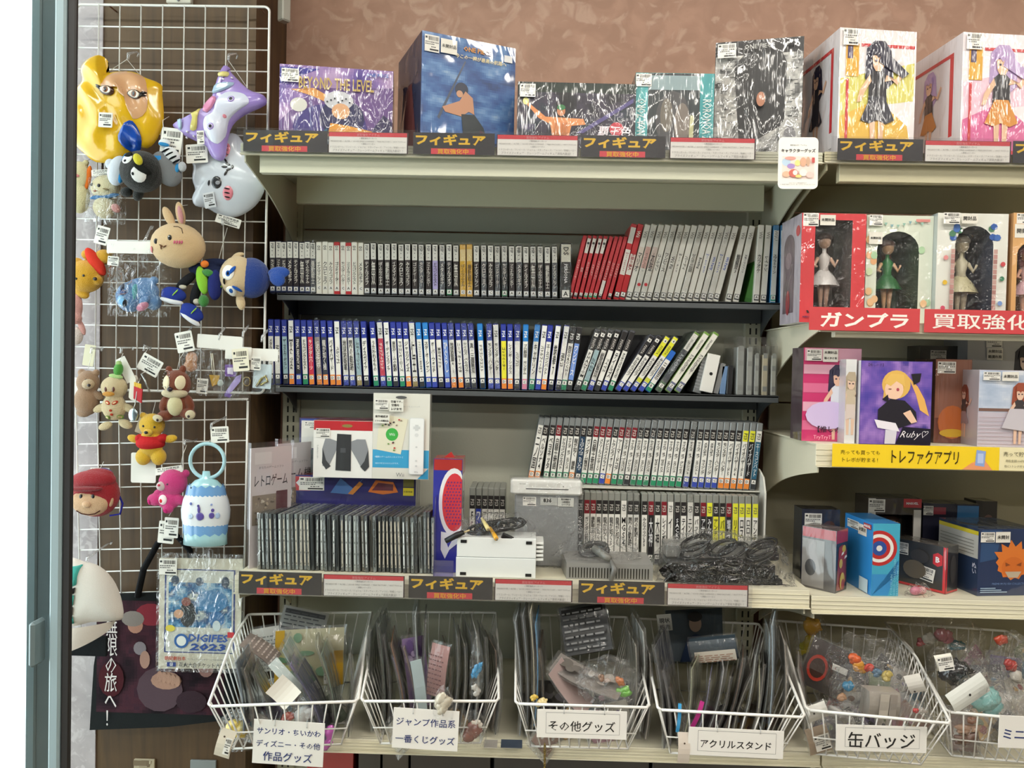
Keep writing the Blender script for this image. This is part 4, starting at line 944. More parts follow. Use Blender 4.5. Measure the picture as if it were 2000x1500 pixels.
def f4(m, w_, h_):
    m.quad(.001, w_ * .16, .001, h_ - .001, '#4fa8ac'); m.quad(w_ * .82, w_ - .001, .001, h_ - .001, '#3f989c')
    m.quad(w_ * .16, w_ * .82, .001, h_ - .001, '#2c3438'); m.quad(w_ * .16, w_ * .82, h_ * .8, h_ * .97, '#8a9ea2')
    m.disc(w_ * .48, h_ * .45, w_ * .22, h_ * .34, '#4b4a4c'); m.disc(w_ * .6, h_ * .4, w_ * .1, h_ * .25, '#7a7068'); m.disc(w_ * .4, h_ * .5, w_ * .08, h_ * .2, '#6d665c'); m.poly([(w_ * .68, h_ * .1), (w_ * .74, h_ * .12), (w_ * .75, h_ * .5), (w_ * .7, h_ * .5)], '#b8b68c')
    m.text('RORONOA ZORO', w_ * .08, h_ * .36, w_ * .11, h_ * .66, '#cfe0de', rot=90, stretch=True, bold=.01); m.text('RORONOA ZORO', w_ * .91, h_ * .36, w_ * .11, h_ * .66, '#cfe0de', rot=-90, stretch=True, bold=.01)
    m.sticker(w_ * .1, h_ * .91, w_ * .2, h_ * .15)
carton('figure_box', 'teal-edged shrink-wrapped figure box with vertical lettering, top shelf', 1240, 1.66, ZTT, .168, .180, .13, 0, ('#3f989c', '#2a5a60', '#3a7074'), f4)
def f5(m, w_, h_):
    m.field(.001, w_ - .001, .001, h_ * .88, 36, 44, ('#2a2a2a', '#6a6a69', '#9d9c99', '#c5c3be', '#8d8c8a', '#4a4a4a'), 6, 12.0, 1.2)
    m.poly([(w_ * .3, h_ * .1), (w_ * .22, h_ * .8), (w_ * .4, h_ * .93), (w_ * .75, h_ * .9), (w_ * .82, h_ * .8), (w_ * .8, h_ * .3)], '#222224')
    rr = random.Random(4)
    for i in range(22):
        x = rr.uniform(.84, .93) * w_; z = rr.uniform(.3, .85) * h_; m.quad(x - w_ * .02, x + w_ * .03, z, z + h_ * .006, '#1d1d1d')
        x = rr.uniform(.03, .2) * w_; z = rr.uniform(.3, .8) * h_; m.quad(x - w_ * .01, x + w_ * .04, z, z + h_ * .006, '#2d2d2d')
    m.disc(w_ * .53, h_ * .5, w_ * .05, h_ * .06, '#b0765a'); m.disc(w_ * .86, h_ * .2, w_ * .12, h_ * .14, '#a9a8a5'); m.disc(w_ * .86, h_ * .18, w_ * .07, h_ * .09, '#77767a')
    m.disc(w_ * .13, h_ * .12, w_ * .1, h_ * .085, '#d8d6d0'); m.text('D', w_ * .13, h_ * .13, w_ * .09, h_ * .09, '#222', bold=.05)
    m.text('一番くじワンピース', w_ * .48, h_ * .075, w_ * .5, h_ * .04, '#222', bold=.03); m.text('♥♥', w_ * .88, h_ * .95, w_ * .12, h_ * .03, '#ddd')
    m.text('ONE PIECE', w_ * .5, h_ * .93, w_ * .34, h_ * .05, '#b9b8b4', bold=.01); m.sticker(w_ * .13, h_ * .91, w_ * .21, h_ * .115)
carton('figure_box', 'tallest black-and-grey comic-print figure box on the top shelf', 1395, 1.70, ZTT, .182, .262, .14, -13, ('#1c1b1d', '#151515', '#333'), f5)
def f6(hair, top_, bot, acc, acc2):
    def fn(m, w_, h_):
        m.poly([(w_ * .02, h_ * .6), (w_ * .98, h_ * .75), (w_ * .98, h_ * .45), (w_ * .5, h_ * .4), (w_ * .02, h_ * .2)], acc); m.poly([(w_ * .02, .002), (w_ * .02, h_ * .3), (w_ * .5, h_ * .45), (w_ * .9, h_ * .25), (w_ * .98, .002)], acc2)
        m.quad(w_ * .28, w_ * .98, h_ * .86, h_ * .885, '#c8383c'); m.quad(w_ * .09, w_ * .125, h_ * .05, h_ * .6, '#c8383c'); m.quad(w_ * .6, w_ * .98, h_ * .04, h_ * .065, '#c8383c')
        m.quad(w_ * .08, w_ * .25, h_ * .62, h_ * .88, '#e0a83a'); m.quad(w_ * .1, w_ * .17, h_ * .76, h_ * .86, '#4a3a5c')
        person(m, w_ * .5, h_ * .05, h_ * .86, hair, '#e6bd9c', top_, bot)
        m.poly([(w_ * .55, h_ * .85), (w_ * .9, h_ * .66), (w_ * .82, h_ * .62), (w_ * .5, h_ * .74)], hair)
        m.sticker(w_ * .13, h_ * .925, w_ * .2, h_ * .13)
    return fn
def f6s(hair, top_, bot):
    def fn(m, w_, h_):
        m.quad(w_ * .80, w_ * .86, h_ * .2, h_ * .85, '#c8383c'); m.quad(w_ * .02, w_ * .86, h_ * .85, h_ * .88, '#c8383c')
        person(m, w_ * .45, h_ * .15, h_ * .68, hair, '#e0b496', top_, bot); m.text('フィギュア', w_ * .7, h_ * .05, w_ * .4, h_ * .05, '#333')
    return fn
carton('figure_box', 'white figure box with yellow splashes and red frame, top shelf', 1638, 1.62, ZTT + .002, .167, .262, .175, 6, ('#e9e2e2', '#e1dbdd', '#f0ecec'), f6('#26243a', '#2b2930', '#3a3a44', '#d8cf6c', '#e5b74c'), 'film', f6s('#26263e', '#2b2930', '#2a2a34'))
carton('figure_box', 'white figure box with pink splashes and lilac-haired print, top shelf', 1878, 1.625, ZTT + .002, .172, .258, .20, 5, ('#efe6ea', '#e3dcdf', '#f0ecec'), f6('#b79cc9', '#26242a', '#d98f3c', '#e9c3d3', '#d86a9c'), 'film', f6s('#b79cc9', '#26242a', '#c07a2c'))
# --- middle of the console shelf: stacked accessory boxes
def g0(m, w_, h_):
    m.quad(.001, w_ * .16, h_ * .80, h_ * .98, '#c82a30'); m.text('e', w_ * .07, h_ * .9, w_ * .05, h_ * .1, '#eee', bold=.04)
    m.sticker(w_ * .17, h_ * .89, w_ * .2, h_ * .17); m.poly([(w_ * .32, h_ * .78), (w_ * .4, h_ * .97), (w_ * .5, h_ * .84), (w_ * .58, h_ * .97), (w_ * .5, h_ * .76)], '#4f7ab8')
    m.poly([(w_ * .46, h_ * .77), (w_ * .55, h_ * .93), (w_ * .58, h_ * .9), (w_ * .5, h_ * .76)], '#d98a3a')
    m.poly([(w_ * .62, h_ * .8), (w_ * .68, h_ * .95), (w_ * .82, h_ * .93), (w_ * .86, h_ * .8), (w_ * .74, h_ * .77)], '#e07a30'); m.poly([(w_ * .65, h_ * .82), (w_ * .7, h_ * .92), (w_ * .82, h_ * .9), (w_ * .82, h_ * .82)], '#6a3040')
    m.quad(w_ * .9, w_ * .985, h_ * .87, h_ * .97, '#8a8440'); m.quad(w_ * .9, w_ * .985, h_ * .76, h_ * .86, '#e0d030'); m.text('対象年齢', w_ * .94, h_ * .81, w_ * .07, h_ * .05, '#222')
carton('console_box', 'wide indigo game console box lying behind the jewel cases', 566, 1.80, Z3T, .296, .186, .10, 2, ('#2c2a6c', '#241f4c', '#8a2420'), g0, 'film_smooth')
ZQ = Z3T + .1868
def g1(m, w_, h_):
    m.quad(0.0005, w_ - .0005, h_ * .83, h_ - .0006, '#b81f28'); m.disc(w_ * .57, h_ * .91, w_ * .09, h_ * .03, '#8a7a40', 12)
    m.slab([(w_ * .38, h_ * .13), (w_ * .64, h_ * .12), (w_ * .64, h_ * .76), (w_ * .4, h_ * .77)], -.0012, -.0006, '#2f3033')
    m.poly([(w_ * .28, h_ * .68), (w_ * .4, h_ * .64), (w_ * .4, h_ * .5), (w_ * .26, h_ * .18), (w_ * .16, h_ * .2), (w_ * .15, h_ * .5), (w_ * .2, h_ * .68)], '#8b8d92'); m.poly([(w_ * .74, h_ * .68), (w_ * .64, h_ * .64), (w_ * .64, h_ * .5), (w_ * .84, h_ * .15), (w_ * .95, h_ * .2), (w_ * .93, h_ * .5), (w_ * .88, h_ * .68)], '#8b8d92')
    m.poly([(w_ * .16, h_ * .5), (w_ * .22, h_ * .3), (w_ * .3, h_ * .2), (w_ * .22, h_ * .14), (w_ * .15, h_ * .25)], '#3c3e42'); m.poly([(w_ * .93, h_ * .5), (w_ * .87, h_ * .3), (w_ * .8, h_ * .2), (w_ * .88, h_ * .12), (w_ * .95, h_ * .2)], '#3c3e42')
    m.quad(w_ * .46, w_ * .55, h_ * .44, h_ * .52, '#4c4e52', -.0016); m.sticker(w_ * .16, h_ * .78, w_ * .24, h_ * .16); m.text('ジョイグリップ', w_ * .075, h_ * .45, w_ * .03, h_ * .24, '#555', vertical=True, stretch=True)
carton('controller_box', 'white box with charcoal controller grip picture and red header', 612, 1.765, ZQ, .137, .132, .055, 0, ('#eceae6', '#d9d6d2', '#a81c24'), g1, 'film_smooth')
def g2(m, w_, h_):
    m.quad(.0005, w_ - .0005, h_ * .13, h_ * .34, '#3aa0cf'); m.poly([(w_ * .8, .001), (w_ - .001, .001), (w_ - .001, h_ * .13)], '#2f9ccc')
    m.poly([(w_ * .07, h_ * .34), (w_ * .5, h_ * .29), (w_ * .62, h_ * .7), (w_ * .3, h_ * .74), (w_ * .1, h_ * .6)], '#e4dfc6'); m.disc(w_ * .34, h_ * .52, w_ * .11, h_ * .075, '#3fae49'); m.text('Wii', w_ * .34, h_ * .52, w_ * .1, h_ * .05, '#eaf4ea')
    rr = random.Random(3)
    for i in range(14): m.disc(w_ * rr.uniform(.14, .5), h_ * rr.choice((rr.uniform(.33, .43), rr.uniform(.6, .7))), w_ * .02, h_ * .01, rr.choice(('#444', '#b33', '#795', '#987')), 6)
    m.poly(rrect(w_ * .65, w_ * .91, h_ * .06, h_ * .72, w_ * .03), '#d9dbda'); m.poly(rrect(w_ * .66, w_ * .9, h_ * .067, h_ * .713, w_ * .03), '#eeefed')
    m.quad(w_ * .75, w_ * .81, h_ * .57, h_ * .64, '#d3d5d4'); m.quad(w_ * .72, w_ * .84, h_ * .59, h_ * .62, '#d3d5d4'); m.disc(w_ * .78, h_ * .52, w_ * .035, h_ * .022, '#dcdedd')
    for z in (.38, .22, .16): m.disc(w_ * .78, h_ * z, w_ * .02, h_ * .012, '#cfd1d0', 8)
    m.text('Wii', w_ * .78, h_ * .09, w_ * .08, h_ * .02, '#999'); m.text('Wii', w_ * .5, h_ * .055, w_ * .18, h_ * .045, '#777'); m.text('9種類のゲームが入ったソフトと', w_ * .3, h_ * .26, w_ * .5, h_ * .03, '#dff0f8'); m.text('Wiiリモコンのパックです。', w_ * .27, h_ * .185, w_ * .42, h_ * .03, '#dff0f8')
    m.text('Wii リモコンパック', w_ * .68, h_ * .85, w_ * .3, h_ * .04, '#aaa'); m.disc(w_ * .5, h_ * .955, w_ * .1, h_ * .018, '#555', 12); m.sticker(w_ * .16, h_ * .87, w_ * .24, h_ * .12)
    m.quad(w_ * .29, w_ * .54, h_ * .79, h_ * .93, '#e6e4da'); m.text('空箱です。', w_ * .42, h_ * .905, w_ * .2, h_ * .03, '#222', bold=.03); m.text('空箱を', w_ * .4, h_ * .865, w_ * .14, h_ * .03, '#222', bold=.03); m.text('レジまで', w_ * .42, h_ * .82, w_ * .18, h_ * .03, '#222', bold=.03)
    m.quad(w_ * .03, w_ * .3, h_ * .65, h_ * .76, '#e6e4da'); m.text('動作確認済', w_ * .165, h_ * .73, w_ * .22, h_ * .03, '#222', bold=.03); m.text('ソフト未開封品', w_ * .165, h_ * .68, w_ * .24, h_ * .03, '#222', bold=.03)
carton('remote_pack', 'tall white wrapped pack showing a game disc and slim remote', 728, 1.765, ZQ, .131, .198, .035, 0, ('#dedcd2', '#d5d3ca', '#ccc'), g2, 'film_smooth')
def g3(m, w_, h_): m.quad(w_ * .02, w_ * .98, h_ * .9, h_ * .98, '#3b4f9c'); m.quad(w_ * .3, w_ * .55, h_ * .92, h_ * .97, '#b8b03c'); m.quad(w_ * .03, w_ * .32, h_ * .45, h_ * .95, '#dedbd4'); m.sticker(w_ * .18, h_ * .87, w_ * .22, h_ * .12); m.quad(w_ * .03, w_ * .32, .002, h_ * .42, '#3f4744')
carton('software_box', 'dark blue wrapped box with white price slip behind the controller box', 584, 1.835, ZQ, .175, .132, .05, 0, ('#38305a', '#2c2c40', '#8f2026'), g3, 'film_smooth')
def g4(m, w_, h_):
    m.quad(.001, w_ - .001, h_ * .9, h_ - .001, '#a82a24')
    m.disc(w_ * .72, h_ * .62, w_ * .52, h_ * .30, '#e6e4e6', 28); m.disc(w_ * .74, h_ * .62, w_ * .42, h_ * .255, '#d2343c', 28)
    y = m.lay()
    for i in range(7):
        for j in range(14):
            x = w_ * (.38 + i * .105 + (j % 2) * .04); z = h_ * (.43 + j * .028)
            if ((x - w_ * .74) / (w_ * .36)) ** 2 + ((z - h_ * .62) / (h_ * .22)) ** 2 < 1 and x < w_ * .97: m.poly([(x - w_ * .03, z - h_ * .009), (x + w_ * .03, z - h_ * .006), (x + w_ * .03, z + h_ * .009), (x - w_ * .03, z + h_ * .006)], '#7a2a6c', y)
    m.poly([(w_ * .3, h_ * .36), (w_ * .98, h_ * .33), (w_ * .98, h_ * .28), (w_ * .6, h_ * .2), (w_ * .45, h_ * .12), (w_ * .3, h_ * .2)], '#dfe0e6'); m.poly([(w_ * .45, h_ * .3), (w_ * .7, h_ * .29), (w_ * .56, h_ * .22)], '#2a2f9a')
def g4s(m, w_, h_): m.quad(w_ * .0, w_, .001, h_ * .86, '#ddd8d4', None); m.text('スポーツ', w_ * .5, h_ * .45, w_ * .5, h_ * .5, '#8a6a70', vertical=True)
t = carton('racket_box', 'tall blue box with red racket picture and red top', 845, 1.665, Z3T, .063, .248, .075, 0, ('#2a2f96', '#b83a34', '#b02c28'), g4, 'film_smooth', right=g4s)
m = MB(); m.poly([(.02, .249), (.044, .249), (.036, .262)], '#b02c28', .02); m.build('hang_tab', 'card', t)
# divider cards (end of the jewel cases)
for (x0, Y0, h_, ttl, lb, cc) in ((488, 1.655, .262, 'レトロゲーム', 'grey divider card with large katakana nearest the wire grid', '#cfc7c8'), (540, 1.76, .262, 'ゲーム機', 'grey divider card standing behind the first divider card', '#c4bcbc')):
    X = W(x0, 980, Y0).x
    t = thing('divider_card', lb, 'card', (X, Y0, Z3T + .0004), (0, 0, math.radians(52)))
    w_ = .105
    m = MB(); m.box(0, w_, 0, .0015, 0, h_, cc); m.build('card', 'film_smooth', t)
    m = MB(); m.text(ttl, w_ * .5, h_ * .72, w_ * .8, h_ * .1, '#2a2a2c', bold=.01, stretch=True, slant=.1); m.text('あなたのゲームソフト', w_ * .5, h_ * .83, w_ * .6, h_ * .03, '#666')
    m.quad(w_ * .1, w_ * .5, h_ * .86, h_ * .96, '#dcd6d6'); m.quad(w_ * .05, w_ * .62, h_ * .35, h_ * .6, '#8f8272'); m.quad(w_ * .62, w_ * .9, h_ * .38, h_ * .62, '#5a2c32')
    rr = random.Random(5)
    for i in range(26): m.disc(w_ * rr.uniform(.1, .58), h_ * rr.uniform(.37, .58), w_ * .03, h_ * .01, rr.choice(('#b9a98f', '#6b5f52', '#a2937c', '#c8bfae')), 6)
    m.build('lettering', 'film_smooth', t)
    m = MB(); m.box(-.002, w_ + .002, -.006, .006, -.0002, h_ + .012, '#fff'); m.build('clear_sleeve', 'acrylic', t)
X = W(850, 1100, 1.655).x
m = MB(); m.box(-.001, .001, 0, .10, .0003, .17, '#fff'); m.box(-.001, .042, 0, .001, .0003, .035, '#fff')
props(m.build('case_divider', 'violet_acrylic', None, (X, 1.63, Z3T)), 'clear violet-tinted divider between jewel cases and racket box', 'divider')

# ------------------------------------------------------------------ consoles and bagged cables
def crumple(m, c, r, col='#fff', nu=18, nv=9, amp=.25, seed=0, flat=.0, sq=1.0):
    """loose film bag: half-closed lumpy shell, faceted"""
    vs = []; fs = []; c = Vector(c)
    for j in range(nv + 1):
        ph = math.pi * (.02 + .60 * j / nv)
        for i in range(nu):
            th = 2 * math.pi * i / nu
            d_ = Vector((math.sin(ph) * math.cos(th), math.sin(ph) * math.sin(th), math.cos(ph)))
            e = Vector((math.copysign(abs(d_.x) ** sq, d_.x), math.copysign(abs(d_.y) ** sq, d_.y), d_.z))
            k = 1 + amp * noise.noise(Vector((d_.x * 3.1 + seed, d_.y * 3.1, d_.z * 2.7 + seed))) + amp * .5 * noise.noise(d_ * 8 + Vector((seed, 0, 0)))
            p = Vector((e.x * r[0], e.y * r[1], e.z * r[2])) * k
            if p.z < flat: p.z = flat
            vs.append(c + p)
    for j in range(nv):
        for i in range(nu): fs.append((j * nu + i, (j + 1) * nu + i, (j + 1) * nu + (i + 1) % nu, j * nu + (i + 1) % nu))
    fs.append(tuple(range(nu)))
    return m.add(vs, fs, col)
def coil(m, c, r, turns, rad, col, tilt=0, seed=0, ry=None):
    rr = random.Random(seed); pts = []
    n = int(turns * 14)
    for i in range(n + 1):
        a = 2 * math.pi * i / 14; k = 1 + .12 * math.sin(a * .37 + seed)
        pts.append(Vector(c) + Vector((r * k * math.cos(a + seed), (ry or r) * .55 * k * math.sin(a + seed), r * k * .55 * math.sin(a + seed + tilt) * tilt + .002 * i / 14)))
    m.tube(pts, rad, col, 5)
def cableobj(parent, fn):
    m = MB(); fn(m); return m.build('cable', 'rubber', parent)
# tall grey console standing with white top
a0 = W(1003, 1090, 1.735); a1 = W(1128, 1090, 1.735)
t = thing('standing_console', 'grey bagged game console standing upright with white slotted top', 'game console', ((a0.x + a1.x) / 2, 1.735, Z3T + .0004), (0, 0, 0))
w_ = (a1.x - a0.x); h_ = .172
m = MB(); m.box(-w_ / 2, w_ / 2, 0, .035, 0, h_, '#8f9192', .003); m.build('case_body', 'plastic', t)
m = MB(); m.box(-w_ / 2 - .010, w_ / 2 + .006, -.008, .034, h_ - .008, h_ + .026, '#ecebe6', .004); tp = m.build('top_bezel', 'plastic', t)
m = MB(); m.quad(-w_ * .33, w_ * .33, h_ + .0045, h_ + .0065, '#2a2a2c', -.0084); m.poly(rrect(-w_ * .28, w_ * .2, h_ + .010, h_ + .019, .001), '#dedcd6', -.0084); m.disc(w_ * .25, h_ + .012, .0012, .0012, '#555', 8, -.0086); m.text('NINTENDO', -w_ * .38, h_ + .0165, .014, .004, '#666', y=-.0086); m.build('disc_slot', 'plastic', tp)
m = MB(); m.sticker(-w_ * .27, h_ - .024, .03, .020); m.quad(-w_ * .1, w_ * .16, h_ - .032, h_ - .014, '#b9bab6'); m.text('836', w_ * .01, h_ - .021, .027, .010, '#222', bold=.03); m.text('￥', w_ * .01, h_ - .0135, .01, .003, '#333')
m.quad(w_ * .17, w_ * .42, h_ - .034, h_ - .014, '#cfcfc8')
for k, s in enumerate(('動作確認済', '12時間迄', 'シリアル')): m.text(s, w_ * .3, h_ - .0175 - k * .006, .022, .0045, '#222', bold=.02)
m.build('price_sticker', 'print', t)
m = MB(); m.box(-w_ / 2 - .013, w_ / 2 + .009, -.011, .038, 0, h_ + .029, '#fff'); m.build('bag', 'bag', t)
# white console lying, rubber feet showing, vent fins at its side
Yc = 1.632
a0 = W(890, 1126, Yc); a1 = W(1046, 1126, Yc); w_ = a1.x - a0.x; h_ = W(960, 1051, Yc).z - Z3T
t = thing('white_console', 'white game console on its side with black feet and fins', 'game console', (a0.x, Yc, Z3T + .0004), (0, 0, 0))
m = MB(); m.box(0, w_, 0, .07, 0, h_ * .495, '#dfe2e0', .001); m.box(0.0012, w_, 0.0006, .07, h_ * .505, h_, '#e2e4e2', .001); m.box(.001, w_ - .001, .001, .069, h_ * .49, h_ * .51, '#9fa3a3'); m.build('case_body', 'plastic', t)
for fx in (.009, w_ - .022):
    for fz in (.004, h_ - .012): m = MB(); m.box(fx, fx + .013, -.0012, .001, fz, fz + .0065, '#191919', .0004); m.build('rubber_foot', 'rubber', t)
for k in range(5): m = MB(); z = h_ * .44 + k * .0088; m.box(w_, w_ + .016, .004, .065, z, z + .0048, '#e4e5e2', .0008); m.build('fin', 'plastic', t)
# its bag of cables
t = thing('cable_bag', 'bag of black cables with yellow plug on the white console', 'cable bag', (a0.x + w_ * .48, Yc + .036, Z3T + h_ + .001), (0, 0, 0))
def cb(m):
    for k in range(5): coil(m, (-.03 + k * .016, .0, .009 + .003 * k), .028, 2.2, .0032, '#1b1a1a', .5, k)
cableobj(t, cb)
m = MB(); m.box(.012, .064, -.035, -.02, .0, .016, '#171616', .002, T=Matrix.Rotation(math.radians(24), 4, 'Y')); m.build('plug_block', 'rubber', t)
m = MB(); m.tube([(-.105, -.036, -.010), (-.08, -.036, .004), (-.066, -.036, .010)], [.006, .0068, .005], '#1a1919', 7); m.tube([(-.066, -.036, .010), (-.054, -.036, .015)], .002, '#c9b58a', 6); m.build('adapter_plug', 'rubber', t)
for (x, z, c1) in ((-.018, .024, '#d9c98a'), (.0, .004, '#e0a52a')):
    m = MB(); m.tube([(x - .012, -.01, z + .012), (x, -.036, z), (x + .004, -.046, z - .004)], [.003, .0048, .0048], c1, 8); m.tube([(x + .004, -.046, z - .004), (x + .005, -.052, z - .005)], .0022, '#7a6a50', 6); m.build('yellow_plug', 'plastic', t)
m = MB(); crumple(m, (0, .0, -.001), (.094, .034, .050), amp=.22, seed=3); m.build('bag', 'bag', t)
# grey vented console
Yg = 1.640
a0 = W(1106, 1132, Yg); a1 = W(1275, 1132, Yg); w_ = a1.x - a0.x; h_ = W(1180, 1101, Yg).z - Z3T
t = thing('vented_console', 'flat grey game console with vertical vent slots along its front', 'game console', (a0.x, Yg, Z3T + .0004), (0, 0, 0))
m = MB(); 
vs = [(0, 0, 0), (w_, 0, 0), (w_, .1, 0), (-.008, .1, 0), (0, 0, h_), (w_, 0, h_), (w_, .1, h_ + .003), (-.006, .1, h_ + .003)]
m.add(vs, [(0, 1, 5, 4), (4, 5, 6, 7), (3, 0, 4, 7), (1, 2, 6, 5), (3, 2, 1, 0), (2, 3, 7, 6)], '#8b8a86'); m.build('case_body', 'plastic', t)
for k in range(28): m = MB() if k == 0 else m; x = .006 + k * .0062; m.box(x, x + .0026, -.0006, .001, .003, h_ * .72, '#35342f')
m.build('vent_slots', 'plastic', t)
X = W(1172, 1100, Yg).x
t = thing('cable_bag', 'half-open bag with grey cable on the vented console', 'cable bag', (X, Yg + .05, Z3T + h_ + .0036), (0, 0, 0))
cableobj(t, lambda m: [coil(m, (-.008, .0, .01 + k * .004), .030, 2, .003, '#4a4947', .4, k) for k in range(3)])
m = MB(); m.tube([(-.012, -.02, .022), (.014, -.045, .010), (.022, -.05, .006)], [.0085, .0085, .0065], '#76756f', 9); m.tube([(.022, -.05, .006), (.030, -.062, -.012), (.022, -.066, -.036)], [.0035, .007, .005], '#6b6a66', 7); m.build('grey_plug', 'plastic', t)
m = MB(); crumple(m, (-.004, .0, -.0005), (.092, .045, .058), amp=.34, seed=9); m.build('bag', 'bag', t)
# large bag with dark console and cables
Yb = 1.66
a0 = W(1285, 1130, 1.64); a1 = W(1555, 1138, 1.64); cx = (a0.x + a1.x) / 2; wb = a1.x - a0.x
t = thing('bagged_console', 'big clear bag holding grey console and tangled black cables', 'game console', (cx, Yb + .03, Z3T + .0004), (0, 0, 0))
m = MB(); m.box(-.125, .11, -.028, .07, 0, .036, '#2b2928', .003); m.box(-.12, .105, .01, .07, .036, .066, '#7d7c78', .003); m.build('case_body', 'plastic', t)
cableobj(t, lambda m: [coil(m, (-.058 + .06 * (k % 2) + .02 * (k > 2), -.006, .056 + .008 * (k % 3)), .030, 2.5, .0028, '#1b1a1a', .9, k * 1.7) for k in range(4)])
cableobj(t, lambda m: [coil(m, (.085, -.006, .05 + .008 * (k % 3)), .030, 2, .0028, '#242221', 1.0, k * 2.1) for k in range(3)])
m = MB(); m.box(.095, .12, -.02, .0, .042, .060, '#1c1b1b', .003); m.build('power_brick', 'rubber', t)
m = MB(); m.tube([(.062, -.045, .018), (.08, -.05, .012), (.097, -.052, .007)], [.0035, .0055, .004], '#dba020', 7); m.build('yellow_plug', 'plastic', t)
m = MB(); crumple(m, (0, -.002, -.0), (.148, .078, .098), nu=30, nv=12, amp=.2, seed=21, sq=.6); m.build('bag', 'bag', t)
m = MB(); crumple(m, (-.01, -.052, .0), (.12, .014, .05), '#131212', nu=26, nv=10, amp=.4, seed=5); m.build('black_bag', 'wrinkle', t)
# ------------------------------------------------------------------ right bay
def figurine(parent, x, y, z, h, hair, skin, topc, botc, skirt=True, twist=0.0):
    u = h / 8.0
    m = MB()
    T = Matrix.Translation((x, y, z)) @ Matrix.Rotation(twist, 4, 'Z')
    for sx in (-1, 1): m.tube([(sx * .25 * u, 0, 0), (sx * .3 * u, -.05 * u, 1.6 * u), (sx * .38 * u, 0, 3.6 * u)], [.16 * u, .26 * u, .42 * u], skin, 8, T=T)
    m.tube([(0, 0, 3.4 * u), (0, 0, 4.4 * u), (0, 0, 5.4 * u), (0, 0, 5.9 * u), (0, 0, 6.4 * u)], [.6 * u, .42 * u, .62 * u, .2 * u, .2 * u], topc, 12, T=T)
    for sx, e in ((-1, .5), (1, 1.2)): m.tube([(sx * .62 * u, 0, 5.35 * u), (sx * 1.1 * u, -.2 * u, 4.5 * u), (sx * (.8 + e * .3) * u, -.6 * u, (3.9 + e) * u)], [.2 * u, .17 * u, .12 * u], skin, 7, T=T)
    m.ell((0, -.05 * u, 7.0 * u), (.62 * u, .6 * u, .72 * u), skin, 14, 10, T=T)
    m.build('figurine', 'plastic', parent)
    m = MB(); m.ell((0, .14 * u, 7.42 * u), (.80 * u, .80 * u, .62 * u), hair, 14, 10, T=T)
    m.tube([(0, .5 * u, 7.2 * u), (.2 * u, .7 * u, 5.8 * u), (.1 * u, .6 * u, 4.4 * u)], [.6 * u, .5 * u, .1 * u], hair, 9, T=T); m.build('hair', 'plastic', parent)
    if skirt:
        m = MB(); n = 20; vs = []; fs = []
        for j, (zz, r0) in enumerate(((4.1, .5), (3.4, 1.05), (2.5, 1.45))):
            for i in range(n): a = 2 * math.pi * i / n; r = r0 * (1 + (.1 * (i % 2)) * j * .6); vs.append((r * u * math.cos(a), r * u * .8 * math.sin(a), zz * u))
        for j in range(2):
            for i in range(n): fs.append((j * n + i, j * n + (i + 1) % n, (j + 1) * n + (i + 1) % n, (j + 1) * n + i))
        m.add(vs, fs, botc, True, T=T); m.build('skirt', 'plastic', parent)
def arch(x0, x1, z0, z1, r, n=10):
    pts = [(x0, z0), (x1, z0)]
    cx = (x0 + x1) / 2; hw = (x1 - x0) / 2
    for i in range(n + 1): a = math.pi * i / n; pts.append((cx + hw * math.cos(a), z1 - r + r * math.sin(a)))
    return pts
def window_box(label, px, Y, zs, w_, h_, d_, rz, cols, win, inner, archr, deco, fig, sidefn=None, film='film_loose'):
    t = carton('window_box', label, px, Y, zs, w_, h_, d_, rz, cols, None, film, side=sidefn, window=win)
    u0, u1, v0, v1 = win
    m = MB(); dd = d_ * .8
    m.add([(u0, 0, v0), (u1, 0, v0), (u1, 0, v1), (u0, 0, v1), (u0, dd, v0), (u1, dd, v0), (u1, dd, v1), (u0, dd, v1)], [(4, 5, 6, 7), (0, 4, 7, 3), (5, 1, 2, 6), (0, 1, 5, 4), (7, 6, 2, 3)], inner)
    m.build('inner_tray', 'card', t)
    m = MB()
    if archr:
        a = arch(u0, u1, v0, v1, archr)
        n = len(a); L = a[2:]
        h2 = len(L) // 2
        m.poly([(u1, v1)] + L[:h2 + 1], cols[0], .0002); m.poly([(u0, v1)] + L[h2:][::-1][::-1], cols[0], .0002)
    deco(m, w_, h_); m.build('front_print', film, t)
    figurine(t, (u0 + u1) / 2, dd * .5, v0 + .002, (v1 - v0) * fig[0], *fig[1:])
    m = MB(); m.quad(u0, u1, v0, v1, '#fff', .0006); m.build('window_film', 'bag', t)
    return t
def d1(m, w_, h_):
    m.sticker(w_ * .14, h_ * .94, w_ * .24, h_ * .12); m.quad(w_ * .28, w_ * .52, h_ * .89, h_ * .985, '#e4e0d4'); m.text('未開封品', w_ * .4, h_ * .94, w_ * .2, h_ * .06, '#222', bold=.03)
    for k in range(5): m.poly([(w_ * (.1 + k * .06), h_ * .11), (w_ * (.13 + k * .06), h_ * .11), (w_ * (.15 + k * .06), h_ * .085), (w_ * (.12 + k * .06), h_ * .085)], '#1d1d22')
    m.text('未開封の', w_ * .1, h_ * .05, w_ * .12, h_ * .1, '#2a2a5a', bold=.03)
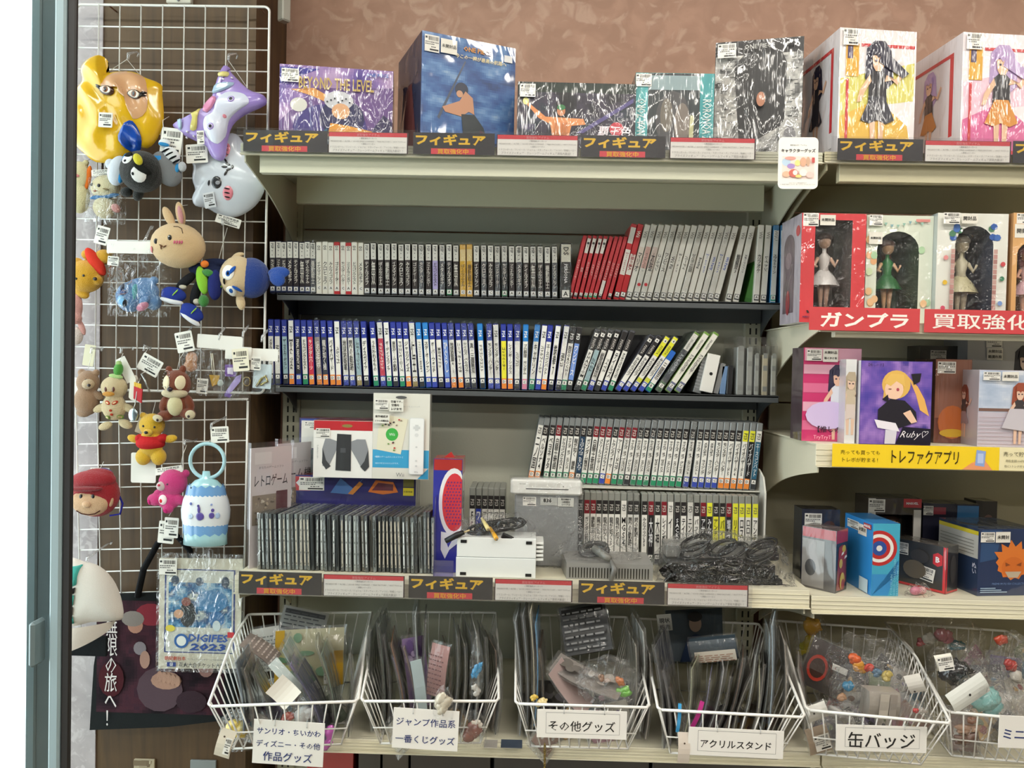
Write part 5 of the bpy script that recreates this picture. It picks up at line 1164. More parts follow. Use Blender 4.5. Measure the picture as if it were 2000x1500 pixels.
def sd1(m, w_, h_): m.quad(.001, w_ - .001, .001, h_ - .001, '#b9b0ba'); m.poly(arch(w_ * .15, w_ * .7, h_ * .1, h_ * .85, w_ * .25), '#6f5f66'); m.disc(w_ * .4, h_ * .6, w_ * .16, h_ * .08, '#8d7a80'); m.disc(w_ * .85, h_ * .85, w_ * .1, h_ * .05, '#c2474c'); m.disc(w_ * .42, h_ * .2, w_ * .1, h_ * .12, '#9a3a40')
HR1 = .232
window_box('red windowed figure box with white-dressed figurine above the red sign', 1564, 1.65, ZR1T, .137, HR1, .12, 1, ('#cf3e44', '#b9b0ba', '#5a4a48'), (.029, .108, .028, HR1 - .014), '#5d5450', 0, d1, (.9, '#5a4a48', '#d8b49c', '#d9d3d0', '#dcd8d6'), sd1)
def d2(m, w_, h_):
    rr = random.Random(9)
    for k in range(14):
        x = rr.choice((rr.uniform(.03, .15), rr.uniform(.82, .95))) * w_; z = rr.uniform(.05, .8) * h_; m.disc(x, z, w_ * .05, h_ * .035, rr.choice(('#e3b98a', '#a9c9a0', '#9cc9c4', '#e0a878', '#c9d8b0')), 12)
    for k in range(7): x = w_ * (.25 + k * .09); z = h_ * (.93 - .02 * math.sin(k)); m.poly([(x, z), (x + w_ * .05, z), (x + w_ * .025, z - h_ * .03)], rr.choice(('#8fb8a8', '#7aa0a8')))
    m.quad(w_ * .72, w_ * .93, h_ * .94, h_ * .965, '#d98a84'); m.sticker(w_ * .12, h_ * .95, w_ * .2, h_ * .1); m.quad(w_ * .02, w_ * .22, h_ * .73, h_ * .84, '#e2ded2'); m.text('未開封品', w_ * .12, h_ * .785, w_ * .16, h_ * .07, '#222', bold=.03)
window_box('cream party-print windowed box with green-dressed figurine', 1691, 1.66, ZR1T, .141, HR1, .12, 0, ('#d6dccb', '#b9c2b4', '#9aa090'), (.023, .112, .026, HR1 - .034), '#3c4a34', .04, d2, (.94, '#6a4432', '#e0b48c', '#2d7a40', '#256a34'))
def d3(m, w_, h_):
    for k in range(10):
        x = w_ * (.26 if k % 2 else .80) + R.uniform(-.06, .06) * w_; z = h_ * (.82 + R.uniform(-.05, .07)); m.disc(x, z, w_ * .05, h_ * .03, ('#3f6ab0', '#4a7a5c', '#2f58a0')[k % 3], 7)
    for (x, z, c) in ((.12, .38, '#e0b83a'), (.1, .15, '#d0506a'), (.06, .06, '#3f8a5c'), (.93, .55, '#c94a50'), (.92, .42, '#3f7a5c'), (.9, .08, '#3f8a5c'), (.12, .6, '#d88a8a'), (.9, .2, '#7a9ad0')): m.disc(w_ * x, h_ * z, w_ * .035, h_ * .022, c, 8)
    for (a, b_) in ((.18, .235), (.765, .82)):
        for k in range(14): z = .05 + k * .045; m.quad(w_ * a, w_ * b_, h_ * z, h_ * (z + .04), ('#b98a84', '#c09a92', '#a97a74')[k % 3])
    m.quad(w_ * .18, w_ * .82, h_ * .012, h_ * .05, '#b88c88')
    m.sticker(w_ * .16, h_ * .945, w_ * .23, h_ * .1); m.quad(w_ * .3, w_ * .52, h_ * .9, h_ * .985, '#e4e0d4'); m.text('開封品', w_ * .41, h_ * .945, w_ * .18, h_ * .06, '#222', bold=.03)
window_box('white flower-decorated windowed box with pale cream-dressed figurine', 1829, 1.645, ZR1T, .148, HR1 + .004, .12, 0, ('#dfdfd6', '#aab2b0', '#b0b4b0'), (.038, .118, .014, HR1 - .022), '#454a58', .04, d3, (.93, '#9a9488', '#cfc4a8', '#cfc8ac', '#d2cba4'))
def d4(m, w_, h_): m.sticker(w_ * .17, h_ * .95, w_ * .25, h_ * .09); m.quad(w_ * .02, w_ * .3, h_ * .78, h_ * .9, '#e4e0d4'); m.text('開封品', w_ * .16, h_ * .84, w_ * .22, h_ * .07, '#222', bold=.03)
window_box('peach windowed box with pink figurine at the picture edge', 1977, 1.64, ZR1T, .14, HR1 + .006, .12, 0, ('#d6a46a', '#b98a5c', '#7a6a5c'), (.01, .11, .02, HR1 - .05), '#8a6a50', .03, d4, (.95, '#e0a0a8', '#eab8a0', '#e8c0c0', '#d8b0b8'))
# second shelf
def p1(m, w_, h_):
    for k in range(4): m.quad(.001, w_ - .001, h_ * (.12 + k * .2), h_ * (.22 + k * .2), '#e0a8bc' if k % 2 else '#d86a92')
    person(m, w_ * .6, h_ * .02, h_ * .8, '#2a2440', '#e6b8a0', '#dfe0ea', '#cfb8e0'); m.disc(w_ * .45, h_ * .28, w_ * .4, h_ * .15, '#d3bfe6'); m.quad(.001, w_ - .001, h_ * .86, h_ - .001, '#dba3b6')
    m.text('【推しの子】', w_ * .55, h_ * .13, w_ * .6, h_ * .07, '#3c1c34', bold=.02); m.text('TryTryT', w_ * .35, h_ * .04, w_ * .5, h_ * .05, '#f0b8c8')
    m.sticker(w_ * .17, h_ * .92, w_ * .26, h_ * .12); m.quad(w_ * .32, w_ * .58, h_ * .85, h_ * .985, '#e6e2d8'); m.text('未開封品', w_ * .45, h_ * .95, w_ * .22, h_ * .05, '#222', bold=.02); m.text('箱イタミ有', w_ * .45, h_ * .89, w_ * .22, h_ * .05, '#222', bold=.02)
carton('figure_box', 'pink-striped figure box with dark-haired girl print above the yellow banner', 1568, 1.655, ZR2T, .122, .200, .07, 0, ('#c8326c', '#4a3a40', '#9a5a70'), p1, 'film_smooth')
def p2(m, w_, h_): person(m, w_ * .5, h_ * .1, h_ * .75, '#b8a890', '#e0c0a8', '#c9b8a0', '#d8c8c0')
carton('figure_box', 'narrow white box with small figure print wedged beside the purple box', 1651, 1.62, ZR2T, .022, .176, .05, 0, ('#dcdcdc', '#b8b4b8', '#b0b0b0'), p2, 'film_smooth')
def p3(m, w_, h_):
    m.poly([(.001, h_ * .4), (w_ * .3, h_ * .95), (w_ * .8, h_ * .95), (w_ - .001, h_ * .4), (w_ * .8, .002), (w_ * .2, .002)], '#6f5aa8'); m.field(.001, w_ - .001, .001, h_ - .001, 36, 40, ('#3a3486', '#5446a0', '#7a5cb0', '#a07cc4', '#4a3d8f'), 2.6, 3.0)
    m.disc(w_ * .5, h_ * .72, w_ * .2, h_ * .17, '#e0b45c', 20)
    m.poly([(w_ * .66, h_ * .82), (w_ * .8, h_ * .7), (w_ * .9, h_ * .55), (w_ * .97, h_ * .35), (w_ * .84, h_ * .42), (w_ * .78, h_ * .6)], '#e6b060'); m.poly([(w_ * .34, h_ * .8), (w_ * .32, h_ * .55), (w_ * .4, h_ * .6)], '#e0b45c')
    m.disc(w_ * .47, h_ * .66, w_ * .13, h_ * .12, '#f0c8ac', 18); m.poly([(w_ * .33, h_ * .74), (w_ * .42, h_ * .85), (w_ * .6, h_ * .84), (w_ * .62, h_ * .7), (w_ * .5, h_ * .76), (w_ * .42, h_ * .7)], '#e6bc64')
    m.disc(w_ * .52, h_ * .66, w_ * .02, h_ * .02, '#b04a5c', 10); m.quad(w_ * .39, w_ * .43, h_ * .66, h_ * .67, '#7a3a30')
    m.poly([(w_ * .7, h_ * .85), (w_ * .84, h_ * .86), (w_ * .82, h_ * .76), (w_ * .74, h_ * .72)], '#26242a')
    m.poly([(w_ * .25, h_ * .42), (w_ * .42, h_ * .55), (w_ * .62, h_ * .53), (w_ * .78, h_ * .4), (w_ * .8, h_ * .28), (w_ * .55, h_ * .2), (w_ * .25, h_ * .27)], '#27242c')
    m.poly([(w_ * .7, h_ * .42), (w_ * .8, h_ * .28), (w_ * .72, h_ * .26), (w_ * .6, h_ * .38)], '#ecc4a8'); m.poly([(w_ * .3, h_ * .54), (w_ * .38, h_ * .6), (w_ * .4, h_ * .5)], '#27242c')
    m.poly([(w_ * .2, h_ * .3), (w_ * .5, h_ * .26), (w_ * .56, h_ * .16), (w_ * .25, h_ * .2)], '#ece6ee'); m.poly([(w_ * .35, .002), (w_ * .36, h_ * .18), (w_ * .52, h_ * .17), (w_ * .5, .002)], '#d8d4e0'); m.poly([(w_ * .5, .002), (w_ * .6, h_ * .22), (w_ - .001, h_ * .2), (w_ - .001, .002)], '#1f1c2c')
    m.text('Ruby♡', w_ * .76, h_ * .12, w_ * .4, h_ * .16, '#f0ecf0', slant=.5, bold=-.005); m.text('【推しの子】', w_ * .2, h_ * .95, w_ * .28, h_ * .035, '#2a1c3c')
carton('figure_box', 'purple figure box with blonde girl print above the yellow banner', 1680, 1.61, ZR2T, .146, .174, .10, -1, ('#4a3d8f', '#d8d4d8', '#3a3270'), p3, 'print')
def p4(m, w_, h_): m.quad(.001, w_ - .001, h_ * .3, h_ - .001, '#8a5a48'); m.disc(w_ * .5, h_ * .25, w_ * .4, h_ * .2, '#b5602a'); m.disc(w_ * .5, h_ * .12, w_ * .35, h_ * .05, '#c9a02a'); m.sticker(w_ * .3, h_ * .9, w_ * .5, h_ * .14)
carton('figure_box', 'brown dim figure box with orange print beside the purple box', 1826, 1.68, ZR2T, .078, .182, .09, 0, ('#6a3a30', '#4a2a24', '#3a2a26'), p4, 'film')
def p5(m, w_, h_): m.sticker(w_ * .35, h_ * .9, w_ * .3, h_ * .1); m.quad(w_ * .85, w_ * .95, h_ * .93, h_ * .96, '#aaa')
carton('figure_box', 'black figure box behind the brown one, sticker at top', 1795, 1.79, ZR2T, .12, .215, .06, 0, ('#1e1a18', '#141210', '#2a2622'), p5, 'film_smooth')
def p6(m, w_, h_):
    person(m, w_ * .8, h_ * .1, h_ * .8, '#26242a', '#d9c0b0', '#3a3a40', '#2a2a30'); m.sticker(w_ * .36, h_ * .93, w_ * .22, h_ * .11); m.quad(w_ * .26, w_ * .48, h_ * .76, h_ * .87, '#e6e2d8'); m.text('未開封品', w_ * .37, h_ * .84, w_ * .19, h_ * .035, '#222', bold=.02); m.text('箱潰れ有', w_ * .37, h_ * .79, w_ * .19, h_ * .035, '#222', bold=.02); m.text('リコリス', w_ * .8, h_ * .96, w_ * .28, h_ * .04, '#555')
carton('figure_box', 'tall pale grey figure box behind at the picture edge', 1888, 1.75, ZR2T, .16, .242, .1, 0, ('#b4b4b4', '#9a9a9c', '#aaa'), p6, 'film_smooth')
def p7(m, w_, h_):
    m.quad(.001, w_ - .001, h_ * .45, h_ - .001, '#bcc8dc'); m.field(.001, w_ - .001, h_ * .5, h_ - .001, 30, 18, ('#a9b8d0', '#bcc8dc', '#dfe2ea'), 3, 9.0, 2); m.quad(.001, w_ - .001, h_ * .46, h_ * .5, '#7a5a50')
    for k in range(8): m.quad(.001, w_ - .001, h_ * (.03 + k * .05), h_ * (.035 + k * .05), '#b39aa0')
    person(m, w_ * .62, h_ * .04, h_ * .8, '#9a4a34', '#e6c0a8', '#3a3438', '#cfc8d0', lean=.03); m.poly([(w_ * .48, h_ * .5), (w_ * .36, h_ * .25), (w_ * .8, h_ * .2), (w_ * .7, h_ * .5)], '#cac4cc')
    m.sticker(w_ * .18, h_ * .92, w_ * .27, h_ * .11); m.quad(w_ * .34, w_ * .6, h_ * .86, h_ * .98, '#e6e2d8'); m.text('未開封品', w_ * .47, h_ * .92, w_ * .22, h_ * .06, '#222', bold=.02)
def p7s(m, w_, h_): m.quad(.001, w_ - .001, .001, h_ - .001, '#a49aa0'); person(m, w_ * .5, h_ * .1, h_ * .7, '#7a3a2c', '#c9a090', '#2e2a30', '#8a7e88')
carton('figure_box', 'pale sky-print figure box with red-haired girl, front at picture edge', 1911, 1.62, ZR2T, .13, .160, .1, 0, ('#c4bcc8', '#a8a0a8', '#b8b4bc'), p7, 'film_smooth', p7s)
# third shelf
def q1(m, w_, h_): m.sticker(w_ * .3, h_ * .84, w_ * .45, h_ * .2); m.quad(w_ * .05, w_ * .55, h_ * .62, h_ * .7, '#cfccc4'); m.disc(w_ * .72, h_ * .72, w_ * .18, h_ * .12, '#4a2a20')
carton('toy_box', 'dark navy clear-wrapped toy box at the start of the shelf', 1565, 1.73, ZR3T, .085, .158, .05, 0, ('#1c2236', '#26282c', '#202228'), q1, 'film_smooth')
# red-topped clear box
t = carton('toy_box', 'clear toy box with red band and red-and-yellow helmeted toy', 1633, 1.60 + .02, ZR3T, .055, .132, .075, 44, ('#26201f', '#4e4a49', '#6a5a56'), None, 'film_smooth')
m = MB(); m.quad(.0005, .0545, .104, .1315, '#a01822'); m.poly([(.004, .005), (.03, .002), (.05, .02), (.048, .06), (.052, .085), (.03, .1), (.012, .095), (.008, .05)], '#8a2a24'); m.disc(.03, .08, .018, .016, '#a33028'); m.disc(.036, .09, .009, .008, '#cdb43a'); m.disc(.022, .06, .008, .01, '#c9b040'); m.disc(.03, .022, .012, .018, '#c2a63a'); m.disc(.033, .014, .008, .012, '#9a2a28')
for x, z in ((.022, .077), (.036, .068)): m.poly([(x, z), (x + .012, z + .003), (x + .011, z + .008), (x + .002, z + .006)], '#e8e6e0')
m.build('front_print', 'film_smooth', t)
m = MB(TL(.055, .075)); m.quad(.001, .074, .11, .131, '#9c1c26'); m.quad(.001, .05, .004, .106, '#827e7b'); m.disc(.02, .045, .012, .018, '#2e2c2c'); m.build('side_print', 'film_smooth', t)
def q2(m, w_, h_):
    m.poly([(.0006, h_ * .3), (.0006, .001), (w_ * .62, .001), (w_ * .98, h_ * .5), (w_ * .98, h_ * .3)], '#3a8ac4')
    for r_, c in ((.46, '#b5302e'), (.37, '#e6e2dc'), (.285, '#b5302e'), (.19, '#2f4f96')): m.disc(w_ * .24, h_ * .66, w_ * r_ * 1.45, h_ * r_ * .53, c, 32)
    m.disc(w_ * .24, h_ * .66, w_ * .11, h_ * .04, '#d8d6d2', 20)
    for k, s in enumerate(('PORCELAIN', 'SHIELD COLLECTION', 'MARVEL COMICS')): m.text(s, w_ * (.72 + k * .11), h_ * (.16, .26, .22)[k], w_ * .08, h_ * (.28, .5, .42)[k], '#7fc0d8', rot=90, stretch=True, bold=.01)
def q2s(m, w_, h_): m.sticker(w_ * .3, h_ * .88, w_ * .42, h_ * .12); m.quad(w_ * .5, w_ * .8, h_ * .78, h_ * .93, '#e2ded4'); m.text('未開封', w_ * .65, h_ * .86, w_ * .24, h_ * .1, '#222', bold=.03); m.quad(w_ * .7, w_ * .96, h_ * .9, h_ * .97, '#a8323c'); m.text('MARVEL', w_ * .83, h_ * .935, w_ * .22, h_ * .05, '#eee', bold=.03); m.quad(w_ * .6, w_ * .9, .002, h_ * .2, '#bcd4e0')
carton('plate_box', 'bright blue box with red and white target rings', 1704, 1.61, ZR3T, .058, .152, .12, 4, ('#45a3c0', '#2f86cc', '#2f7fc0'), q2, 'print', q2s)
# boxed bobble figure behind
t = carton('figure_window_box', 'grey-and-white window box with small dark-suited big-headed figure', 1694, 1.80, ZR3T, .124, .176, .07, 0, ('#3a3230', '#2a2422', '#33302c'), None, 'film_smooth', window=(.02, .104, .05, .138))
m = MB(); m.box(.02, .104, .05, .055, .05, .138, '#4a423c'); m.build('inner_tray', 'card', t)
m = MB(); m.quad(.0006, .018, .001, .175, '#d6d2cc'); m.quad(.106, .1234, .03, .150, '#d6d2cc'); m.quad(.082, .1234, .155, .1755, '#b8323a'); m.quad(.082, .1234, .001, .03, '#b8323a'); m.text('MARVEL', .102, .165, .028, .006, '#eee', bold=.02); m.text('#006', .112, .04, .018, .006, '#333', bold=.02); m.sticker(.02, .158, .038, .030); m.build('front_print', 'film_smooth', t)
m = MB(); m.tube([(.062, .03, .052), (.062, .03, .075), (.062, .03, .088)], [.016, .015, .01], '#242c38', 10); m.build('body', 'plastic', t)
m = MB(); m.ell((.062, .028, .108), (.026, .02, .021), '#b8a08c', 16, 10); 
for sx in (-1, 1): m.ell((.062 + sx * .010, .009, .105), (.0035, .002, .005), '#1a1614', 8, 6)
m.build('head', 'plastic', t)
m = MB(); m.ell((.062, .032, .117), (.027, .021, .016), '#3a2a24', 16, 8); m.build('hair', 'plastic', t)
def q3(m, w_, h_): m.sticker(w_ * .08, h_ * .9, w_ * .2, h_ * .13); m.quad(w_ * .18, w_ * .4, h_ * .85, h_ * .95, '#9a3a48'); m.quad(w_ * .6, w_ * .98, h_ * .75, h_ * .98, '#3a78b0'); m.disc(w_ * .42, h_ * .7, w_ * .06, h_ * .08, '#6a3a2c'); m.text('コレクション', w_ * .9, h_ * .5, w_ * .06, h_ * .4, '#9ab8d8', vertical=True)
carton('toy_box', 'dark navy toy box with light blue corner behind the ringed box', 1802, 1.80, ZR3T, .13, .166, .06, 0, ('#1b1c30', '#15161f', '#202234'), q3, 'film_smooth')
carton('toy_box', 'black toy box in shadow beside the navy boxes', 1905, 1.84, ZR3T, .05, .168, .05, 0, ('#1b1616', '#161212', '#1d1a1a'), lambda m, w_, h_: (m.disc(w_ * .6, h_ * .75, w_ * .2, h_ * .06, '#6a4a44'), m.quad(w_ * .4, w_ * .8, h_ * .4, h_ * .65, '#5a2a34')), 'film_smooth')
# clear box with red edges
t = carton('toy_box', 'clear-fronted black toy box with bright red edge frame', 1848, 1.635, ZR3T, .052, .100, .115, 36, ('#2a2725', '#35312e', '#57524c'), None, 'film_smooth')
m = MB(TL(.052, .115)); m.quad(.109, .1145, .001, .099, '#c8262c'); m.quad(.002, .1145, .001, .006, '#c8262c'); m.poly([(.088, .06), (.098, .055), (.108, .06), (.108, .08), (.098, .085), (.088, .08)], '#c8262c'); m.text('B', .098, .07, .009, .014, '#eee', bold=.03)
m.sticker(.02, .08, .03, .026); m.sticker(.07, .036, .045, .03, rot=-.15); m.disc(.06, .07, .02, .015, '#3f3a36'); m.disc(.05, .04, .025, .02, '#6a5f4c'); m.build('side_print', 'film_smooth', t)
m = MB(); m.quad(.0005, .006, .001, .099, '#c8262c'); m.quad(.0005, .0515, .001, .005, '#c8262c'); m.disc(.03, .05, .014, .03, '#3d3832'); m.build('front_print', 'film_smooth', t)
def q4(m, w_, h_):
    m.poly([(w_ * .05, h_ * .98), (w_ * .4, h_ * .98), (w_ * .3, h_ * .55), (w_ * .03, h_ * .5)], '#2a4a74')
    pts = []
    for k in range(26):
        a = 2 * math.pi * k / 26; r = (.30 if k % 2 else .26) * (1.25 if .2 < a < 2.9 and k % 2 else 1); pts.append((w_ * .6 + r * w_ * math.cos(a), h_ * .5 + r * w_ * math.sin(a) * .95))
    m.poly(pts, '#d9762a'); m.disc(w_ * .6, h_ * .42, w_ * .2, h_ * .16, '#cf6a22', 18)
    m.poly([(w_ * .46, h_ * .36), (w_ * .74, h_ * .36), (w_ * .68, h_ * .27), (w_ * .52, h_ * .27)], '#b9aa94')
    for sx in (-1, 1): m.poly([(w_ * (.6 + sx * .14), h_ * .5), (w_ * (.6 + sx * .05), h_ * .46), (w_ * (.6 + sx * .13), h_ * .44)], '#8a4418')
    m.text('PREMIUM PLUSH COLLECTION', w_ * .55, h_ * .18, w_ * .7, h_ * .03, '#6f8ab8')
    for k in range(3): m.quad(w_ * .04, w_ * (.5 - .1 * k), h_ * (.05 + k * .03), h_ * (.065 + k * .03), '#9ab0c8')
    m.sticker(w_ * .14, h_ * .88, w_ * .24, h_ * .15); m.quad(w_ * .27, w_ * .52, h_ * .8, h_ * .96, '#e6e2d8'); m.text('未開封', w_ * .395, h_ * .88, w_ * .2, h_ * .11, '#222', bold=.03)
def q4s(m, w_, h_): m.quad(.001, w_ - .001, h_ * .55, h_ * .9, '#b4b2ac'); m.quad(.001, w_ - .001, h_ * .9, h_ * .96, '#c9b82c'); [m.quad(w_ * .06, w_ * .9, h_ * (.6 + k * .05), h_ * (.61 + k * .05), '#77756e') for k in range(5)]; m.text('ぬい', w_ * .93, h_ * .4, w_ * .1, h_ * .2, '#dde', vertical=True)
carton('toy_box', 'navy toy box with spiky orange head print at the picture edge', 1911, 1.63, ZR3T, .135, .142, .125, 8, ('#1d2f54', '#20304c', '#24344e'), q4, 'film_smooth', q4s)
X = W(1808, 1150, 1.60).x
t = thing('toy_packet', 'small pink toy in clear packet before the red-edged box', 'toy packet', (X, 1.625, ZR3T + .0004), (0, 0, .3))
m = MB(); m.ell((-.01, 0, .010), (.013, .008, .009), '#c87a8c'); m.ell((.008, .002, .009), (.01, .008, .008), '#d8a8a8'); m.build('toy', 'plastic', t)
m = MB(); crumple(m, (0, 0, -.0), (.034, .016, .024), amp=.4, seed=31, nu=14, nv=6); m.build('bag', 'bag', t)
# ------------------------------------------------------------------ wire grids
YM = 1.800
def grid1():
    c = W(335, 390, YM); t = thing('wire_grid', 'large white wire grid panel hung on the wood panelling', 'wire grid', (c.x, YM, c.z))
    xs = [W(x, 380, YM).x - c.x for x in (146, 190, 231, 272, 314, 356, 397, 438, 480, 521)]
    zs = [W(335, y, YM).z - c.z for y in (11, 53, 95, 137, 178, 220, 262, 304, 347, 388, 430, 471, 512, 554, 597, 638, 681, 722, 764)]
    cw = '#e9e7e2'
    m = MB(); r = .012; x0, x1, z0, z1 = xs[0], xs[-1], zs[-1], zs[0]
    m.tube([(x, 0, z) for x, z in rrect(x0, x1, z0, z1, r, 5)], .0030, cw, 8, closed=True); m.build('outer_rod', 'wire', t)
    vm = MB(); vm.tube([(0, 0, z0), (0, 0, z1)], .0016, cw, 6); vd = None
    for x in xs[1:-1]:
        if vd is None: o = vm.build('wire', 'wire', t, (x, -.0016, 0)); vd = o.data
        else: link('wire', vd, t, (x, -.0016, 0))
    hm = MB(); hm.tube([(x0, 0, 0), (x1, 0, 0)], .0016, cw, 6); hd = None
    for z in zs[1:-1]:
        if hd is None: o = hm.build('wire', 'wire', t, (0, .0016, z)); hd = o.data
        else: link('wire', hd, t, (0, .0016, z))
    m = MB(); 
    for x in (xs[1] + .02, xs[-1] - .025): m.tube([(x, .002, z1), (x, .04, z1 + .002)], .002, '#6b4a34', 6)
    m.build('wall_hooks', 'painted', t)
grid1()
def grid2():
    YT, YBt = 1.806, 1.826
    def Yof(y): return YT + (YBt - YT) * (y - 783) / (1240 - 783)
    c = W(330, 1000, 1.77); t = thing('wire_grid', 'lower white wire grid panel leaning out under the large one', 'wire grid', tuple(c))
    cw = '#e9e7e2'; P = lambda x, y: tuple(W(x, y, Yof(y)) - c)
    def vx(i, y): return 484 - 42 * i + (-9 + 2.4 * i) * (y - 783) / 457
    for i in range(9):
        m = MB(); m.tube([P(vx(i, 783), 783), P(vx(i, 1240), 1240)], .0028 if i == 0 else .0016, cw, 6); m.build('outer_rod' if i == 0 else 'wire', 'wire', t)
    for k, y in enumerate((783, 822, 864, 906, 950, 990, 1031, 1071, 1114, 1156, 1198, 1240)):
        xa, xb = vx(8, y), vx(0, y); m = MB(); a = Vector(P(xa, y + 3.6)); b = Vector(P(xb, y - 3.6)); a.y += .002; b.y += .002
        m.tube([a, b], .0028 if k in (0, 11) else .0016, cw, 6); m.build('outer_rod' if k in (0, 11) else 'wire', 'wire', t)
grid2()

# ------------------------------------------------------------------ hanging goods helpers
class Hang:
    def __init__(s, name, label, cat, px, py, Y=1.765, group=None):
        s.Y = Y; s.c = W(px, py, Y); s.s = Y / FPX
        s.t = thing(name, label, cat, tuple(s.c), group=group)
    def L(s, x, y, dy=0.0):
        p = W(x, y, s.Y) - s.c; return Vector((p.x, p.y + dy, p.z))
    def P(s, pts): return [((q := s.L(x, y)).x, q.z) for x, y in pts]
    def part(s, name, mat, m): return m.build(name, mat, s.t)
    def hook(s, x, y, h=26):
        m = MB(); a = s.L(x, y); top = s.L(x + 3, y - h)
        yy = YM - s.Y - .003
        m.tube([(a.x, 0, a.z), (a.x + .002, -.002, a.z + .012), (top.x + .003, yy * .6, top.z - .003), (top.x, yy, top.z), (top.x - .003, yy, top.z - .008)], [.0028, .0035, .0022, .002, .0018], '#f2f2f2', 6)
        m.build('hook', 'clearplastic', s.t)
    def string(s, pts, col='#e4e2dc', r=.0007):
        m = MB(); m.tube([s.L(x, y, dy) for x, y, dy in pts], r, col, 5); m.build('string', 'plastic', s.t)
    def tag(s, cx, cy, w_, h_, rot=0, dy=-.006, base='#ece9e2', blank=False, name='price_tag'):
        p = s.L(cx, cy, dy); a = -math.radians(rot); m = MB(Matrix.Translation(p)); W_, H_ = w_ * s.s, h_ * s.s
        q = [(u * math.cos(a) - v * math.sin(a), u * math.sin(a) + v * math.cos(a)) for u, v in rrect(-W_ / 2, W_ / 2, -H_ / 2, H_ / 2, min(W_, H_) * .06, 2)]
        m.slab(q, 0, .0008, base)
        if not blank: m.sticker(0, 0, W_ * .9, H_ * .9, a, base)
        m.build(name, 'card', s.t)
MATS['clearplastic'] = clearmat('clearplastic', 0.10, 1.5, 5, .1, .1, (.93, .93, .93), haze=.25)
def surf_of(ells):
    def f(x, z):
        best = 1.0
        for (c, r, a) in ells:
            dx, dz = x - c.x, z - c.z; ca, sa = math.cos(a), math.sin(a)
            u = dx * ca - dz * sa; v = dx * sa + dz * ca
            q = 1 - (u / r[0]) ** 2 - (v / r[2]) ** 2
            y = c.y - r[1] * math.sqrt(q) if q > 0 else c.y
            best = min(best, y)
        return best
    return f
def decal(m, pts, surf, col, off=.0006, rings=4):
    rings = max(rings, 5); off = off * 1.3 + .0007
    cx = sum(p[0] for p in pts) / len(pts); cz = sum(p[1] for p in pts) / len(pts); n = len(pts)
    vs = [(cx, surf(cx, cz) - off, cz)]; fs = []
    for j in range(1, rings + 1):
        t = j / rings
        for x, z in pts:
            a, b = cx + (x - cx) * t, cz + (z - cz) * t; vs.append((a, surf(a, b) - off * (1 if j < rings else .2), b))
    for i in range(n): fs.append((0, 1 + i, 1 + (i + 1) % n))
    for j in range(rings - 1):
        for i in range(n): fs.append((1 + j * n + i, 1 + (j + 1) * n + i, 1 + (j + 1) * n + (i + 1) % n, 1 + j * n + (i + 1) % n))
    m.add(vs, fs, col, True); return m
def oval(cx, cz, rx, rz, rot=0, n=14):
    a = -math.radians(rot); return [(cx + rx * math.cos(2 * math.pi * i / n) * math.cos(a) - rz * math.sin(2 * math.pi * i / n) * math.sin(a), cz + rx * math.cos(2 * math.pi * i / n) * math.sin(a) + rz * math.sin(2 * math.pi * i / n) * math.cos(a)) for i in range(n)]
def smoothpts(pts, k=3):
    n = len(pts); out = []
    for i in range(n):
        p0, p1, p2, p3 = pts[i - 1], pts[i], pts[(i + 1) % n], pts[(i + 2) % n]
        for j in range(k):
            t = j / k; out.append(tuple(.5 * ((2 * p1[a]) + (-p0[a] + p2[a]) * t + (2 * p0[a] - 5 * p1[a] + 4 * p2[a] - p3[a]) * t * t + (-p0[a] + 3 * p1[a] - 3 * p2[a] + p3[a]) * t ** 3) for a in (0, 1)))
    return out
def fused(H, name, col, blobs, mat='plush', voxel=.0017, parent=None):
    """several ellipsoids grown into one soft body; blob = px, py, rx, ry, clockwise degrees, forward offset, depth ratio"""
    m = MB(); ells = []
    for b in blobs:
        px, py, rx, ry, rot, dy, dr = (list(b) + [0, 0, .75])[:7] if len(b) < 7 else b
        c = H.L(px, py, dy); r = (rx * H.s, min(rx, ry) * H.s * dr, ry * H.s); a = math.radians(rot)
        m.ell(c, r, col, 18, 12, rot=(0, a, 0)); ells.append((c, r, a))
    if len(blobs) > 1:
        o = m.build('tmp', mat); md = o.modifiers.new('r', 'REMESH'); md.mode = 'VOXEL'; md.voxel_size = voxel; md.use_smooth_shade = True
        sm = o.modifiers.new('s', 'SMOOTH'); sm.factor = .5; sm.iterations = 4
        me = bpy.data.meshes.new_from_object(o.evaluated_get(bpy.context.evaluated_depsgraph_get())); bpy.data.objects.remove(o)
        for a in [a for a in me.attributes if a.name == 'Col']: me.attributes.remove(a)
        at = me.attributes.new('Col', 'FLOAT_COLOR', 'FACE'); at.data.foreach_set('color', list((*lin(col), 1.0)) * len(me.polygons))
        me.polygons.foreach_set('use_smooth', [True] * len(me.polygons))
        if not me.materials: me.materials.append(MATS[mat])
        me.name = name; o = link(name, me, parent or H.t)
    else: o = m.build(name, mat, parent or H.t)
    return o, surf_of(ells)
def marks(H, name, surf, items, mat='fabric', off=.0009):
    """items: (colour, px, py, rx, ry, rot)"""
    m = MB()
    for k, it in enumerate(items):
        c, px, py, rx, ry = it[:5]; rot = it[5] if len(it) > 5 else 0
        p = H.L(px, py); decal(m, oval(p.x, p.z, rx * H.s, ry * H.s, rot), surf, c, off + .0003 * k)
    return m.build(name, mat, H.t)
